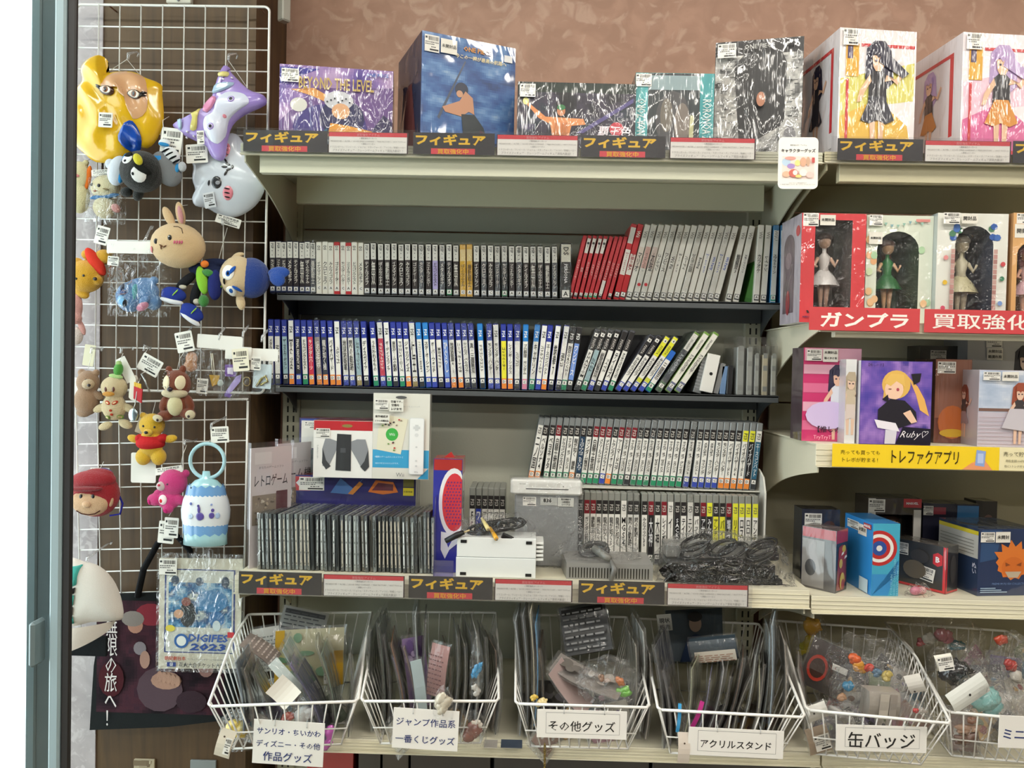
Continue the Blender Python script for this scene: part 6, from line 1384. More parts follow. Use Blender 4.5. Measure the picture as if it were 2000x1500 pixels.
def star(pts):
    cx = sum(p[0] for p in pts) / len(pts); cz = sum(p[1] for p in pts) / len(pts); n = len(pts)
    def t(x, z):
        dx, dz = x - cx, z - cz; d = math.hypot(dx, dz)
        if d < 1e-9: return 0.0
        ux, uz = dx / d, dz / d; best = 1e9
        for i in range(n):
            ax, az = pts[i][0] - cx, pts[i][1] - cz; bx, bz = pts[(i + 1) % n][0] - cx, pts[(i + 1) % n][1] - cz
            ex, ez = bx - ax, bz - az; den = ux * ez - uz * ex
            if abs(den) < 1e-12: continue
            s_ = (ax * ez - az * ex) / den; q = (ax * uz - az * ux) / den
            if s_ > 0 and -1e-6 <= q <= 1 + 1e-6: best = min(best, s_)
        return min(1.0, d / best)
    return t
def dome(H, name, pts_px, height, col, mat='vinyl', extra=None, base=0.0, k=3, lip=.0, under=None):
    P = smoothpts(H.P(pts_px), k); T = star(P)
    def surf(x, z):
        q = T(x, z); y = base - height * math.sqrt(max(0.0, 1 - q ** 2.2))
        if extra: y -= extra(x, z) * (1 - q ** 3)
        if under: y += min(0, under(x, z))
        return y
    m = MB(); cx = sum(p[0] for p in P) / len(P); cz = sum(p[1] for p in P) / len(P); n = len(P); R_ = 14
    vs = [(cx, surf(cx, cz), cz)]; fs = []
    for j in range(1, R_ + 1):
        t = math.sin(j / R_ * math.pi / 2) ** .8
        for x, z in P: a, b = cx + (x - cx) * t, cz + (z - cz) * t; vs.append((a, surf(a, b), b))
    for i in range(n): fs.append((0, 1 + i, 1 + (i + 1) % n))
    for j in range(R_ - 1):
        for i in range(n): fs.append((1 + j * n + i, 1 + (j + 1) * n + i, 1 + (j + 1) * n + (i + 1) % n, 1 + j * n + (i + 1) % n))
    m.add(vs, fs, col, True); o = m.build(name, mat, H.t); return o, surf

# ------------------------------------------------------------------ masks
H = Hang('face_mask', 'glossy yellow-haired plastic face mask with blue hair tie', 'mask', 230, 230, 1.755)
o, sf = dome(H, 'hair_shell', [(172, 117), (195, 108), (212, 122), (206, 146), (225, 141), (262, 141), (285, 152), (315, 165), (317, 185), (320, 235), (308, 270), (288, 290), (262, 285), (250, 305), (222, 316), (188, 317), (165, 300), (146, 280), (141, 250), (143, 210), (148, 180), (163, 158), (160, 135)], .035, '#e3b21e',
            extra=lambda x, z: .0040 * math.sin(110 * math.hypot(x + .10, z + .01) ) + .0022 * math.sin(x * 150 + z * 90))
def skin(pts, c, off=.0035, name='face', mat='vinyl'):
    m = MB(); decal(m, smoothpts(H.P(pts), 3), sf, c, off, 6); return m.build(name, mat, H.t)
skin([(262, 141), (290, 160), (298, 190), (296, 225), (272, 240), (262, 205), (250, 192), (243, 176), (235, 168), (216, 180), (213, 170), (226, 150)], '#dba77c')
for ei, (x, y) in enumerate(((225, 187), (277, 194))):
    m = MB()
    for (rx, ry, c, of) in ((16, 9.5, '#4a2814', .0066), (14, 8, '#f2e6d4', .0074), (6.5, 7, '#8a4a20', .0082), (3, 5, '#1c120c', .009)): p = H.L(x, y); decal(m, oval(p.x, p.z, rx * H.s, ry * H.s, 14), sf, c, of, 3)
    for (x2, y2, r) in (((211, 184, 35), (211, 180, 20)), ((292, 197, -20), (293, 192, -35)))[ei]: p = H.L(x2, y2); decal(m, oval(p.x, p.z, 6 * H.s, 1.8 * H.s, r), sf, '#1c1410', .008, 2)
    m.build('eye', 'vinyl', H.t)
m = MB(); decal(m, smoothpts(H.P([(266, 243), (280, 258), (284, 280), (270, 297), (252, 294), (243, 272)]), 3), sf, '#1f4fb0', .007, 5); m.build('hair_tie', 'vinyl', H.t)
H.tag(226, 246, 27, 28, 2, -.043, name='price_sticker'); H.string([(212, 140, 0), (248, 116, 0), (272, 145, 0)]); H.hook(250, 116)
H = Hang('jester_mask', 'glossy lilac animal mask with two pointed party hats', 'mask', 440, 220, 1.750)
o, sf = dome(H, 'mask_shell', [(440, 128), (450, 134), (452, 142), (486, 175), (515, 186), (519, 205), (480, 224), (455, 245), (445, 275), (438, 312), (415, 308), (402, 285), (365, 268), (348, 256), (338, 246), (347, 240), (375, 232), (385, 222), (398, 215), (405, 202), (420, 190), (424, 172), (430, 150), (434, 140)], .028, '#a890d6', extra=lambda x, z: .0015 * math.sin(60 * x + 90 * z))
skin([(470, 186), (486, 192), (492, 207), (470, 222), (452, 240), (444, 270), (432, 286), (414, 276), (406, 256), (410, 236), (425, 225), (432, 205), (448, 188)], '#dcdff0', .003)
for (x, y) in ((461, 202), (422, 255)):
    m = MB()
    for rx, c, of in ((8, '#a890d6', .004), (5.5, '#d8d4ea', .0044), (4.2, '#2c2434', .0048)): p = H.L(x, y); decal(m, oval(p.x, p.z, rx * H.s, rx * .85 * H.s, -40), sf, c, of, 3)
    m.build('eye', 'vinyl', H.t)
m = MB(); p = H.L(447, 234); decal(m, oval(p.x, p.z, 4 * H.s, 4 * H.s), sf, '#dc8a9c', .0044, 2); m.build('nose', 'vinyl', H.t)
m = MB()
for pts, c in (([(433, 150), (450, 144), (450, 155), (434, 156)], '#e6dc8c'), ([(382, 218), (400, 216), (396, 236), (391, 258), (378, 258), (386, 238)], '#ded27a'), ([(420, 184), (432, 170), (462, 166), (455, 178), (425, 192)], '#a9c4dc'), ([(354, 238), (362, 236), (361, 254), (355, 256)], '#a9c4dc'), ([(402, 215), (425, 196), (432, 205), (414, 228)], '#d98ab0')):
    decal(m, smoothpts(H.P(pts), 2), sf, c, .004, 3)
for (x, y) in ((444, 162), (458, 157), (440, 172), (366, 270), (372, 262), (384, 270), (452, 170)): p = H.L(x, y); decal(m, oval(p.x, p.z, 2 * H.s, 2 * H.s, 0, 6), sf, '#eeeaf6', .0044, 1)
m.build('hat_trim', 'vinyl', H.t)
H.tag(401, 275, 14, 26, -4, -.026, name='price_sticker'); H.string([(444, 130, 0), (446, 118, 0), (482, 170, 0)]); H.hook(446, 118)
H = Hang('bear_mask', 'glossy white bear mask lying sideways with pink striped cheeks', 'mask', 445, 350, 1.782)
o, sf = dome(H, 'mask_shell', [(440, 262), (462, 262), (480, 285), (498, 305), (514, 335), (518, 365), (505, 395), (482, 415), (455, 425), (425, 418), (405, 407), (382, 402), (376, 388), (382, 372), (376, 350), (378, 325), (368, 305), (372, 288), (385, 285), (400, 290), (415, 268)], .024, '#c9ced8')
m = MB()
for pts, c in ((oval(448, 298, 8, 14, -10), '#dc8290'), (oval(452, 381, 10, 14, -8), '#dc8290')): decal(m, H.P(pts), sf, c, .0012, 4)
for k in range(3):
    for (bx, by) in ((447, 290), (451, 373)): p = H.L(bx, by + k * 8); decal(m, oval(p.x, p.z, 6.5 * H.s, 1.8 * H.s, 10), sf, '#2c1a1e', .0018, 2)
for (x, y, rx, ry, r, c, of) in ((431, 361, 10, 12, 0, '#26262a', .0014), (434, 362, 5.5, 4.5, 0, '#8a8c92', .002), (416, 362, 2, 5.5, 10, '#26262a', .0014), (429, 306, 12, 8, 10, '#2c2226', .0014), (461, 331, 2.5, 4, 0, '#26262a', .0014)): p = H.L(x, y); decal(m, oval(p.x, p.z, rx * H.s, ry * H.s, r), sf, c, of, 3)
for a in ((449, 320, 6, 2, 60), (453, 326, 5, 2, 20), (446, 331, 6, 2, 0), (454, 336, 5, 2, -20), (449, 343, 6, 2, -60)): p = H.L(*a[:2]); decal(m, oval(p.x, p.z, a[2] * H.s, a[3] * H.s, a[4]), sf, '#1f1a1c', .0016, 2)
m.build('face_print', 'vinyl', H.t)
H.tag(395, 307, 42, 36, -4, -.03); H.tag(417, 395, 22, 30, -12, -.0235, name='price_sticker', base='#cfd2d8'); H.tag(447, 432, 50, 18, 16, -.004)
H.string([(440, 264, 0), (441, 250, .01)]); 

# ------------------------------------------------------------------ plush toys
def eyes(H, sf, pts, r=2.4, col='#1a1412', ry=None):
    m = MB()
    for x, y in pts: p = H.L(x, y); q = sf(p.x, p.z); m.ell((p.x, q + .0002, p.z), (r * H.s, .0014, (ry or r) * H.s), col, 10, 6)
    m.build('eyes', 'plastic', H.t)
H = Hang('bird_plush', 'black round bird plush with yellow beak in grey jacket', 'plush toy', 285, 335, 1.738)
o, sf = fused(H, 'body', '#1b1d1b', [(282, 338, 42, 40, 20, -.012, .8), (272, 380, 10, 14, 20, -.004, .8), (247, 375, 12, 10, 0, 0, .8)])
fused(H, 'jacket', '#77797c', [(325, 330, 26, 38, -35, 0, .6), (345, 340, 10, 16, -20, 0, .7)], 'fabric'); fused(H, 'sleeve_stripes', '#dcdfe2', [(337, 305, 14, 20, -40, -.004, .7), (322, 280, 12, 9, 0, -.002, .7)], 'fabric')
m = MB()
for k in range(4): p = H.L(329 + k * 7, 297 + k * 7, -.014); m.ell(p, (9 * H.s, .004, 1.7 * H.s), '#1d1d22', 10, 6, rot=(0, math.radians(-28), 0))
m.build('stripes', 'fabric', H.t)
fused(H, 'hood', '#c8cdd6', [(230, 333, 20, 30, 15, .002, .7), (215, 320, 10, 10, 0, 0, .7)], 'fabric'); fused(H, 'hood_trim', '#2a7cb4', [(243, 330, 7, 30, 12, -.006, .8)], 'fabric')
fused(H, 'paw', '#cdd2d8', [(358, 327, 8, 10, 0, -.006, .8)], 'plush'); fused(H, 'cuff', '#3585bc', [(349, 331, 5, 11, 15, -.008, .8), (323, 284, 12, 4, 10, -.008, .8)], 'fabric')
marks(H, 'eyes', sf, [('#e1e0de', 266, 318, 12, 12, 0), ('#e1e0de', 290, 350, 14, 15, 0), ('#26282a', 264, 324, 3.5, 3, 0), ('#26282a', 281, 350, 3, 3.5, 0), ('#1b1d1b', 264, 309, 14, 7, 22), ('#1b1d1b', 297, 340, 17, 7, 30)])
fused(H, 'beak', '#e2d62a', [(291, 323, 8, 12, -28, -.050, .8)], 'plush')
m = MB(); p = H.L(313, 313, -.016); m.box(p.x - .009, p.x + .009, p.y, p.y + .001, p.z - .006, p.z + .006, '#3a8fd0', .0003); m.build('badge', 'fabric', H.t)
H.tag(333, 275, 42, 52, 6, .004); H.string([(320, 262, 0), (318, 235, 0), (322, 222, .02)])
H = Hang('cream_plush', 'pale yellow plush with orange ribbon beside the door frame', 'plush toy', 160, 360, 1.77)
o, sf = fused(H, 'body', '#e6ddb0', [(155, 345, 22, 30, 0, 0, .8), (155, 385, 20, 32, 0, 0, .8), (168, 318, 6, 6, 0, 0, .8), (167, 385, 8, 10, 0, -.004, .8)])
fused(H, 'ribbon', '#d9702c', [(174, 348, 6, 24, 10, -.004, .8)], 'fabric'); marks(H, 'face_print', sf, [('#a8604a', 151, 333, 7, 3, 10), ('#d88a8a', 159, 347, 6, 3, 10)])
H.string([(165, 316, 0), (168, 306, .02)])
H = Hang('bagged_plush', 'small cream plush with blue ribbon inside a clear crinkled bag', 'plush toy', 207, 385, 1.765)
o, sf = fused(H, 'body', '#e2d6ae', [(206, 366, 29, 24, -8, 0, .7), (204, 405, 22, 22, 0, 0, .7)]); fused(H, 'ribbon', '#4a78a8', [(208, 385, 30, 5, -8, -.008, .8)], 'fabric'); fused(H, 'pink_hand', '#dc9a94', [(230, 408, 10, 8, 40, -.008, .8)])
eyes(H, sf, ((186, 363), (202, 366)), 3.5); marks(H, 'mouth', sf, [('#a06a4a', 192, 376, 4, 2, 0), ('#8a7a5a', 215, 373, 6, 1.5, 10)])
m = MB(); p = H.L(207, 388, -.002); crumple(m, (p.x, p.y, p.z - .045), (.044, .018, .10), amp=.14, seed=41, nu=20, nv=10, flat=-.012, sq=.5); m.build('bag', 'bag', H.t)
H.tag(200, 338, 40, 12, -4, -.004, name='header_card'); H.hook(205, 332, 20)
H = Hang('rabbit_plush', 'big-headed beige rabbit plush with pink inner ears', 'plush toy', 350, 460, 1.74)
o, sf = fused(H, 'head', '#e3c294', [(348, 480, 54, 44, 8, 0, .7)]); 
fused(H, 'ear', '#e0bd90', [(328, 423, 9, 22, -28, .004, .6)]); fused(H, 'ear', '#e0bd90', [(351, 418, 9, 25, -12, .004, .6)])
m = MB(); p = H.L(354, 420, -.004); m.ell(p, (5 * H.s, .004, 18 * H.s), '#dd9a9c', 12, 8, rot=(0, math.radians(-12), 0)); m.build('inner_ear', 'plush', H.t)
eyes(H, sf, ((316, 475), (345, 469)), 4.2, ry=5.5)
marks(H, 'face_print', sf, [('#6a4a34', 328, 484, 5, 1.2, 25), ('#6a4a34', 328, 487, 1.4, 5, 0), ('#6a4a34', 336, 486, 4, 1.2, -30), ('#d88a8c', 302, 490, 4, 7, 20)] + [('#d46a88', 355 + k * 4.5, 478, 1.2, 3.4, 12) for k in range(4)])
m = MB(); m.tube([Vector((q.x, sf(q.x, q.z) - .0004, q.z)) for q in (H.L(348, 446), H.L(356, 446), H.L(364, 450), H.L(368, 460))], .0008, '#4a3424', 5); m.build('eyebrow', 'fabric', H.t)
m = MB()
for (x, y) in ((316, 473), (345, 467)): p = H.L(x - 1, y); m.ell((p.x, sf(p.x, p.z) - .0012, p.z), (1.2 * H.s, .0005, 1.6 * H.s), '#fff', 6, 5)
m.build('eye_glint', 'plastic', H.t)
H.string([(352, 400, .01), (355, 395, .03)])
H = Hang('sneaker_doll', 'boy doll plush in blue sneakers and lime sleeves with blue cap', 'plush toy', 420, 550, 1.755)
o, sf = fused(H, 'head', '#dfc59c', [(465, 540, 36, 40, 0, 0, .7)]); o2, sf2 = fused(H, 'cap', '#1f3f8c', [(488, 542, 37, 40, 0, .010, .78), (520, 545, 6, 6, 0, .004, .8)])
fused(H, 'cap_tail', '#2450a8', [(545, 533, 22, 12, -5, -.002, .5), (543, 545, 14, 17, -50, -.006, .4)], 'plush')
fused(H, 'ear', '#dfc59c', [(460, 505, 15, 8, -50, 0, .6), (470, 496, 8, 4, 0, 0, .6)]); fused(H, 'ear', '#dfc59c', [(470, 590, 9, 16, -12, 0, .6)])
fused(H, 'torso', '#1d2440', [(405, 530, 40, 16, 10, .004, .8), (420, 512, 28, 8, 0, .004, .8)], 'fabric')
fused(H, 'sleeve', '#232a66', [(422, 557, 14, 30, 0, -.006, .8)], 'fabric'); fused(H, 'sleeve', '#86c03c', [(398, 548, 11, 28, -12, -.008, .8)], 'fabric')
fused(H, 'glove', '#3f8a3c', [(400, 588, 10, 12, 0, -.006, .8)]); fused(H, 'sleeve_band', '#96cc44', [(422, 560, 14.5, 7, 0, -.0075, .95)], 'fabric'); fused(H, 'glove', '#3f9040', [(410, 534, 12, 7, 10, -.012, .8)])
fused(H, 'strap', '#dd7a34', [(404, 517, 8, 7, 0, -.012, .8)], 'fabric')
for (lx, ly, r_, sx, sy, sr) in ((364, 548, 50, 342, 575, 12), (382, 572, 15, 378, 610, 35)):
    fused(H, 'trouser_leg', '#1c1c20', [(lx, ly, 9, 26, r_, 0, .8)], 'fabric'); fused(H, 'sock', '#ddd6c4', [((lx + sx) / 2 + 4, (ly + sy) / 2 - 2, 8, 6, sr, -.002, .8)])
    fused(H, 'shoe', '#27388a', [(sx, sy, 25, 14, sr, -.006, .8), (sx - 12, sy + 2, 14, 11, sr, -.004, .8)], 'fabric'); fused(H, 'shoe_sole', '#d9d9dc', [(sx - 4, sy + 13, 24, 6, sr, -.007, 1.2)], 'rubber')
    m = MB(); p = H.L(sx + 8, sy - 2, -.02); [m.ell((p.x + k * .003, p.y, p.z + k * .003), (.006, .0012, .0012), '#9ad040', 8, 5, rot=(0, math.radians(-50), 0)) for k in (-1, 0, 1)]; m.build('laces', 'fabric', H.t)
marks(H, 'eyes', sf, [('#e9e7e0', 454, 535, 13, 15, 0), ('#2f5fa8', 455, 537, 6, 7, 0), ('#16181c', 455, 537, 3, 4, 0), ('#e9e7e0', 457, 570, 11, 9, 0), ('#2f5fa8', 458, 570, 5, 5, 0), ('#2454a8', 463, 531, 4, 10, 35), ('#2454a8', 470, 566, 10, 3, 30), ('#1d1a1a', 446, 552, 2, 6, 0)])
H.string([(428, 505, 0), (431, 485, .005), (434, 440, .03)]); H.hook(434, 440, 10)
H = Hang('yellow_bear_plush', 'yellow bear plush hanging head-down with red shirt', 'plush toy', 178, 535, 1.765)
o, sf = fused(H, 'body', '#e3aa2c', [(168, 540, 34, 32, 0, 0, .8), (150, 515, 14, 12, 0, 0, .8), (203, 502, 18, 15, 0, 0, .8), (168, 497, 9, 9, 0, 0, .8), (160, 572, 16, 10, 30, 0, .8), (195, 548, 10, 10, 0, -.01, .9), (213, 497, 8, 7, 0, 0, .8)])
o, _ = fused(H, 'shirt', '#cf3a2a', [(190, 512, 12, 32, -35, -.0075, .9)], 'fabric'); eyes(H, sf, ((177, 541), (163, 547)), 2.5); fused(H, 'nose', '#2a1c16', [(197, 547, 4, 3.5, 0, -.024, .8)], 'plastic')
H.tag(200, 460, 26, 36, 14, -.002); H.string([(195, 478, 0), (190, 487, 0)]); H.string([(200, 442, 0), (203, 430, .02)])
H = Hang('bagged_blue_plush', 'blue eared plush lying sideways in bag with white header', 'plush toy', 270, 560, 1.76)
o, sf = fused(H, 'body', '#5b8ac0', [(255, 580, 28, 30, 0, 0, .75), (285, 570, 26, 22, 0, 0, .7), (300, 590, 16, 16, 0, 0, .7), (277, 550, 26, 8, -5, 0, .7), (302, 548, 9, 8, 0, -.003, .8)])
fused(H, 'belly', '#58b0bc', [(268, 577, 7, 22, 8, -.014, .9)]); marks(H, 'face_print', sf, [('#2a2c40', 247, 562, 5, 8, -15), ('#7fb4dc', 246, 590, 9, 12, 0), ('#22242c', 253, 594, 4, 8, 25), ('#3c5488', 250, 573, 7, 5, 0)])
fused(H, 'paw', '#6f9ad0', [(288, 588, 12, 8, -40, -.014, .8), (280, 562, 8, 6, 30, -.012, .8)]); fused(H, 'bow', '#d98aa4', [(286, 600, 13, 8, -30, -.018, .7)])
m = MB(); p = H.L(278, 612, .0); a = H.L(215, 618); b = H.L(340, 480)
rr = random.Random(2); nx, nz = 12, 14; vs = []; fs = []
for j in range(nz + 1):
    for i in range(nx + 1):
        u, v = i / nx, j / nz; bul = math.sin(u * math.pi) ** .6 * math.sin(min(1, v * 1.15 + .02) * math.pi) ** .5
        vs.append((a.x + (b.x - a.x) * u, -.012 - .018 * bul + .005 * noise.noise(Vector((u * 7, v * 9, 1))), a.z + (b.z - a.z) * v))
for j in range(nz):
    for i in range(nx): q = j * (nx + 1) + i; fs.append((q, q + 1, q + nx + 2, q + nx + 1))
m.add(vs, fs, '#fff'); m.build('bag', 'bag', H.t)
H.tag(270, 485, 112, 24, 0, -.014, blank=True, name='header_card'); H.hook(281, 482, 46); H.tag(230, 512, 22, 18, 5, -.02)
H = Hang('pink_plush', 'pale pink plush partly hidden by the door frame', 'plush toy', 150, 620, 1.765)
fused(H, 'body', '#dfa49c', [(148, 600, 13, 30, 0, 0, .8), (150, 622, 13, 12, 0, -.006, .8), (160, 640, 6, 16, -20, 0, .8)]); fused(H, 'skirt', '#e3d3cc', [(148, 656, 14, 18, 0, 0, .7)]); H.string([(146, 572, 0), (147, 556, .02)]); H.tag(172, 694, 22, 42, 8, .004, base='#d9d3b8', blank=True)
H = Hang('brown_bear_plush', 'fluffy tan bear plush seen from the side', 'plush toy', 178, 765, 1.755)
o, sf = fused(H, 'body', '#a8866a', [(172, 747, 22, 24, 0, 0, .8), (170, 782, 24, 30, 0, 0, .8), (160, 728, 8, 8, 0, 0, .8), (188, 728, 7, 7, 0, 0, .8), (165, 806, 14, 9, 0, -.004, .8), (192, 772, 14, 8, 30, -.004, .8)])
fused(H, 'muzzle', '#cdb493', [(181, 750, 12, 10, -10, -.018, .8)]); eyes(H, sf, ((177, 742),), 2.2); fused(H, 'nose', '#2a1c18', [(188, 752, 3.5, 3, 0, -.030, .8)], 'plastic'); H.tag(145, 760, 14, 46, 12, .0, blank=True); H.string([(172, 722, 0), (175, 690, .01)]); H.hook(178, 690, 12)
H = Hang('duck_plush', 'cream duck plush with green hat and red stitched bow', 'plush toy', 223, 780, 1.745)
o, sf = fused(H, 'body', '#dcc69c', [(223, 757, 26, 23, 0, 0, .75), (223, 795, 24, 26, 0, 0, .6), (196, 797, 16, 8, -25, 0, .6), (250, 797, 16, 8, 25, 0, .6), (206, 832, 15, 8, -22, 0, .6), (245, 828, 15, 9, 22, 0, .6)])
fused(H, 'hat', '#52a43c', [(233, 722, 9, 14, 10, -.004, .8)]); fused(H, 'hat_trim', '#b7d98a', [(229, 735, 15, 5, 8, -.006, 1.0), (234, 710, 6, 6, 0, -.004, .9)])
fused(H, 'beak', '#dc9a3a', [(222, 769, 12, 5, 0, -.022, .8)]); eyes(H, sf, ((215, 760), (230, 760)), 2.8, '#5a2c1c', 5)
marks(H, 'stitching', sf, [('#b8402c', 217, 786, 6, 3.5, 30), ('#dcc69c', 217, 786, 4, 2, 30), ('#b8402c', 231, 786, 6, 3.5, -30), ('#dcc69c', 231, 786, 4, 2, -30), ('#b8402c', 224, 801, 2.5, 2.5), ('#b8402c', 225, 809, 2.5, 2.5), ('#7a9a4a', 215, 815, 5, 4), ('#dcc69c', 215, 815, 3.6, 2.7), ('#7a9a4a', 238, 814, 5, 4), ('#dcc69c', 238, 814, 3.6, 2.7)])
H.string([(234, 706, 0), (236, 690, .01)]); H.hook(236, 690, 14); H.tag(243, 722, 20, 52, -28, .006, blank=True)
H = Hang('chipmunk_plush', 'red-brown chipmunk plush with cream cheeks and ball chain', 'plush toy', 348, 770, 1.735)
o, sf = fused(H, 'body', '#7d3c22', [(346, 750, 27, 28, 0, 0, .75), (330, 722, 7, 8, -20, 0, .6), (357, 721, 7, 8, 20, 0, .6), (347, 790, 22, 26, 0, 0, .7), (323, 787, 9, 18, 22, -.004, .8), (371, 787, 9, 18, -22, -.004, .8), (325, 812, 16, 10, 0, -.008, .8), (370, 808, 16, 10, 0, -.008, .8)])
fused(H, 'cheek', '#ddcdaa', [(345, 768, 26, 10, 0, -.010, 1.3)]); fused(H, 'belly', '#e0d6a8', [(347, 792, 15, 20, 0, -.012, .8)])
marks(H, 'eye_patch', sf, [('#e3d6b6', 331, 747, 9, 14), ('#e3d6b6', 359, 747, 9, 14)]); eyes(H, sf, ((333, 754), (355, 753)), 3.2, ry=5); fused(H, 'nose', '#2c1a26', [(342, 760, 5.5, 4.5, 0, -.026, .8)], 'plastic')
fused(H, 'foot_pad', '#ddd0ae', [(316, 816, 10, 7, 15, -.020, .6)]); fused(H, 'foot_pad', '#ddd0ae', [(379, 809, 10, 9, 0, -.020, .6)]); eyes(H, lambda x, z: -.0265, ((318, 819), (378, 812)), 2.8, '#35201a')
m = MB()
for k in range(22): a = math.pi * 2 * k / 22; p = H.L(331 + 9 * math.cos(a), 748 + 24 * math.sin(a)); m.ell((p.x, min(sf(p.x, p.z), -.010) - .001, p.z), (.0011, .0011, .0011), '#c8c8cc', 6, 4)
m.build('ball_chain', 'chrome', H.t)
H.string([(346, 722, 0), (350, 700, .004), (352, 681, .03)])
H = Hang('bear_in_shirt', 'fluffy yellow bear plush in a plain red shirt', 'plush toy', 295, 850, 1.74)
o, sf = fused(H, 'body', '#e4b52e', [(297, 830, 25, 23, 0, 0, .8), (280, 812, 7, 7, 0, 0, .8), (314, 813, 6, 6, 0, 0, .8), (295, 865, 24, 28, 0, 0, .7), (262, 857, 14, 8, 18, 0, .8), (333, 857, 14, 8, -12, 0, .8), (280, 892, 15, 17, 0, 0, .8), (310, 892, 15, 17, 0, 0, .8)])
fused(H, 'shirt', '#b8272a', [(294, 866, 28, 14, 0, 0, 1.6), (294, 856, 26, 9, 0, 0, 1.9), (275, 856, 10, 9, 0, 0, 1.5), (318, 856, 10, 9, 0, 0, 1.5)], 'fabric')
eyes(H, sf, ((288, 831), (309, 833)), 2.4); fused(H, 'nose', '#1c1414', [(296, 843, 4, 3, 0, -.026, .8)], 'plastic'); fused(H, 'muzzle', '#ecc24a', [(297, 843, 9, 7, 0, -.018, .8)])
H.tag(275, 915, 50, 60, 0, .012, blank=True, name='blank_card'); H.tag(276, 828, 24, 42, 18, .010, base='#b9ab94', blank=True); H.string([(298, 808, 0), (299, 795, .006), (300, 783, .01)])
H = Hang('round_pouch', 'round red plush pouch with cap brim and smiling face', 'pouch', 187, 965, 1.75)
o, sf = fused(H, 'body', '#a8202a', [(187, 965, 48, 45, 0, 0, .5)]); o, s2 = fused(H, 'cap', '#a51c28', [(185, 937, 46, 20, -3, -.006, .9), (195, 926, 30, 12, 0, -.004, .8)])
o, s3 = fused(H, 'face', '#dfb48c', [(183, 978, 38, 28, 0, -.013, .5), (180, 960, 30, 18, 0, -.012, .5)]); fused(H, 'ear', '#e0b890', [(142, 975, 6, 13, -12, -.010, .8)]); fused(H, 'ear', '#e0b890', [(221, 977, 6, 13, 14, -.010, .8)])
fused(H, 'nose', '#e6ba92', [(183, 981, 9, 7, 0, -.028, .9)]); fused(H, 'cap_brim', '#8c1822', [(182, 951, 34, 5, -2, -.030, 1.4)])
eyes(H, s3, ((171, 966), (194, 966)), 3.4, ry=4.6)
m = MB(); m.tube([Vector((q.x, s3(q.x, q.z) - .001, q.z)) for q in (H.L(160, 994), H.L(170, 1000), H.L(183, 1002), H.L(196, 1000), H.L(206, 994))], .0012, '#4a2620', 5); m.build('smile', 'fabric', H.t)
fused(H, 'tuft', '#2a2a8c', [(206, 921, 14, 6, 15, .002, .8)]); m = MB(); m.tube([H.L(220, 950, .01), H.L(236, 985, .008), H.L(232, 1005, .006), H.L(212, 1008, .006)], .0022, '#2c2c90', 6); m.build('cord', 'fabric', H.t)
H.tag(193, 921, 38, 14, 0, .004); H.string([(195, 916, 0), (197, 903, .012)])
H = Hang('pink_bear_plush', 'bright pink bear plush with white muzzle and belly emblem', 'plush toy', 330, 960, 1.74)
o, sf = fused(H, 'body', '#dc3f86', [(338, 942, 28, 27, 0, 0, .75), (362, 925, 8, 8, 0, .002, .7), (330, 975, 24, 20, 0, 0, .75), (305, 975, 15, 12, 10, -.006, .8), (312, 962, 12, 8, -20, -.002, .8), (332, 990, 11, 12, 0, -.008, .8), (350, 975, 16, 10, 20, -.004, .8)])
fused(H, 'muzzle', '#e9d3d3', [(322, 947, 9, 9, 0, -.018, .9)]); eyes(H, sf, ((317, 940), (336, 943)), 1.8, '#2c2030'); fused(H, 'nose', '#c82a4c', [(322, 944, 3, 2.4, 0, -.029, .8)], 'plastic')
marks(H, 'emblem', sf, [('#ecd8d8', 324, 974, 9, 10), ('#cc2c3c', 321, 976, 4, 4.5)]); marks(H, 'foot_pad', sf, [('#c02c70', 296, 979, 4, 6), ('#c02c70', 329, 996, 5, 5)])
H.tag(331, 918, 54, 14, -9, -.004); H.string([(352, 916, 0), (355, 890, .005), (360, 870, .012)]); H.hook(360, 870, 8)
# loose tags
H = Hang('price_tag', 'white price tag above the chipmunk plush, turned aslant', 'tag', 293, 713, 1.77); H.tag(293, 713, 44, 34, 28, 0); H.string([(282, 692, 0), (281, 680, .02)]); H.hook(281, 685, 8)
H = Hang('price_tag', 'white price tag over the egg lantern ring', 'tag', 429, 849, 1.72); H.tag(429, 849, 36, 32, -4, 0); H.hook(412, 838, 20)
H = Hang('price_tag', 'stack of white paper tags beside the egg lantern base', 'tag', 328, 1038, 1.745); H.tag(324, 1040, 32, 44, 5, .002); H.tag(336, 1030, 28, 40, 3, -.004); H.string([(330, 1008, 0), (332, 1000, .01)])
H = Hang('pencil_charm', 'white and red fries-shaped charm with silver tag', 'key charm', 268, 780, 1.73)
m = MB(); m.slab(smoothpts(H.P([(256, 737), (262, 733), (267, 741), (266, 765), (270, 780), (262, 782), (253, 776), (255, 757)]), 2), -.004, .008, '#dcd6c6'); m.build('case', 'plastic', H.t)
m = MB(); m.slab(H.P([(265, 754), (281, 760), (279, 787), (264, 778)]), -.008, -.004, '#b8242c'); m.build('carton', 'plastic', H.t)
m = MB(); [m.slab(H.P([(265 + k * 3.4, 756 + k), (268 + k * 3.4, 757 + k), (268 + k * 3.4, 747 + (k * 5) % 4), (265 + k * 3.4, 746 + (k * 5) % 4)]), -.0075, -.0045, '#dfb43a') for k in range(4)]; m.build('fries', 'plastic', H.t)
m = MB(); m.ell(H.L(262, 810, -.004), (10 * H.s, .003, 13 * H.s), '#b9c6cc', 12, 8); m.build('silver_charm', 'chrome', H.t)
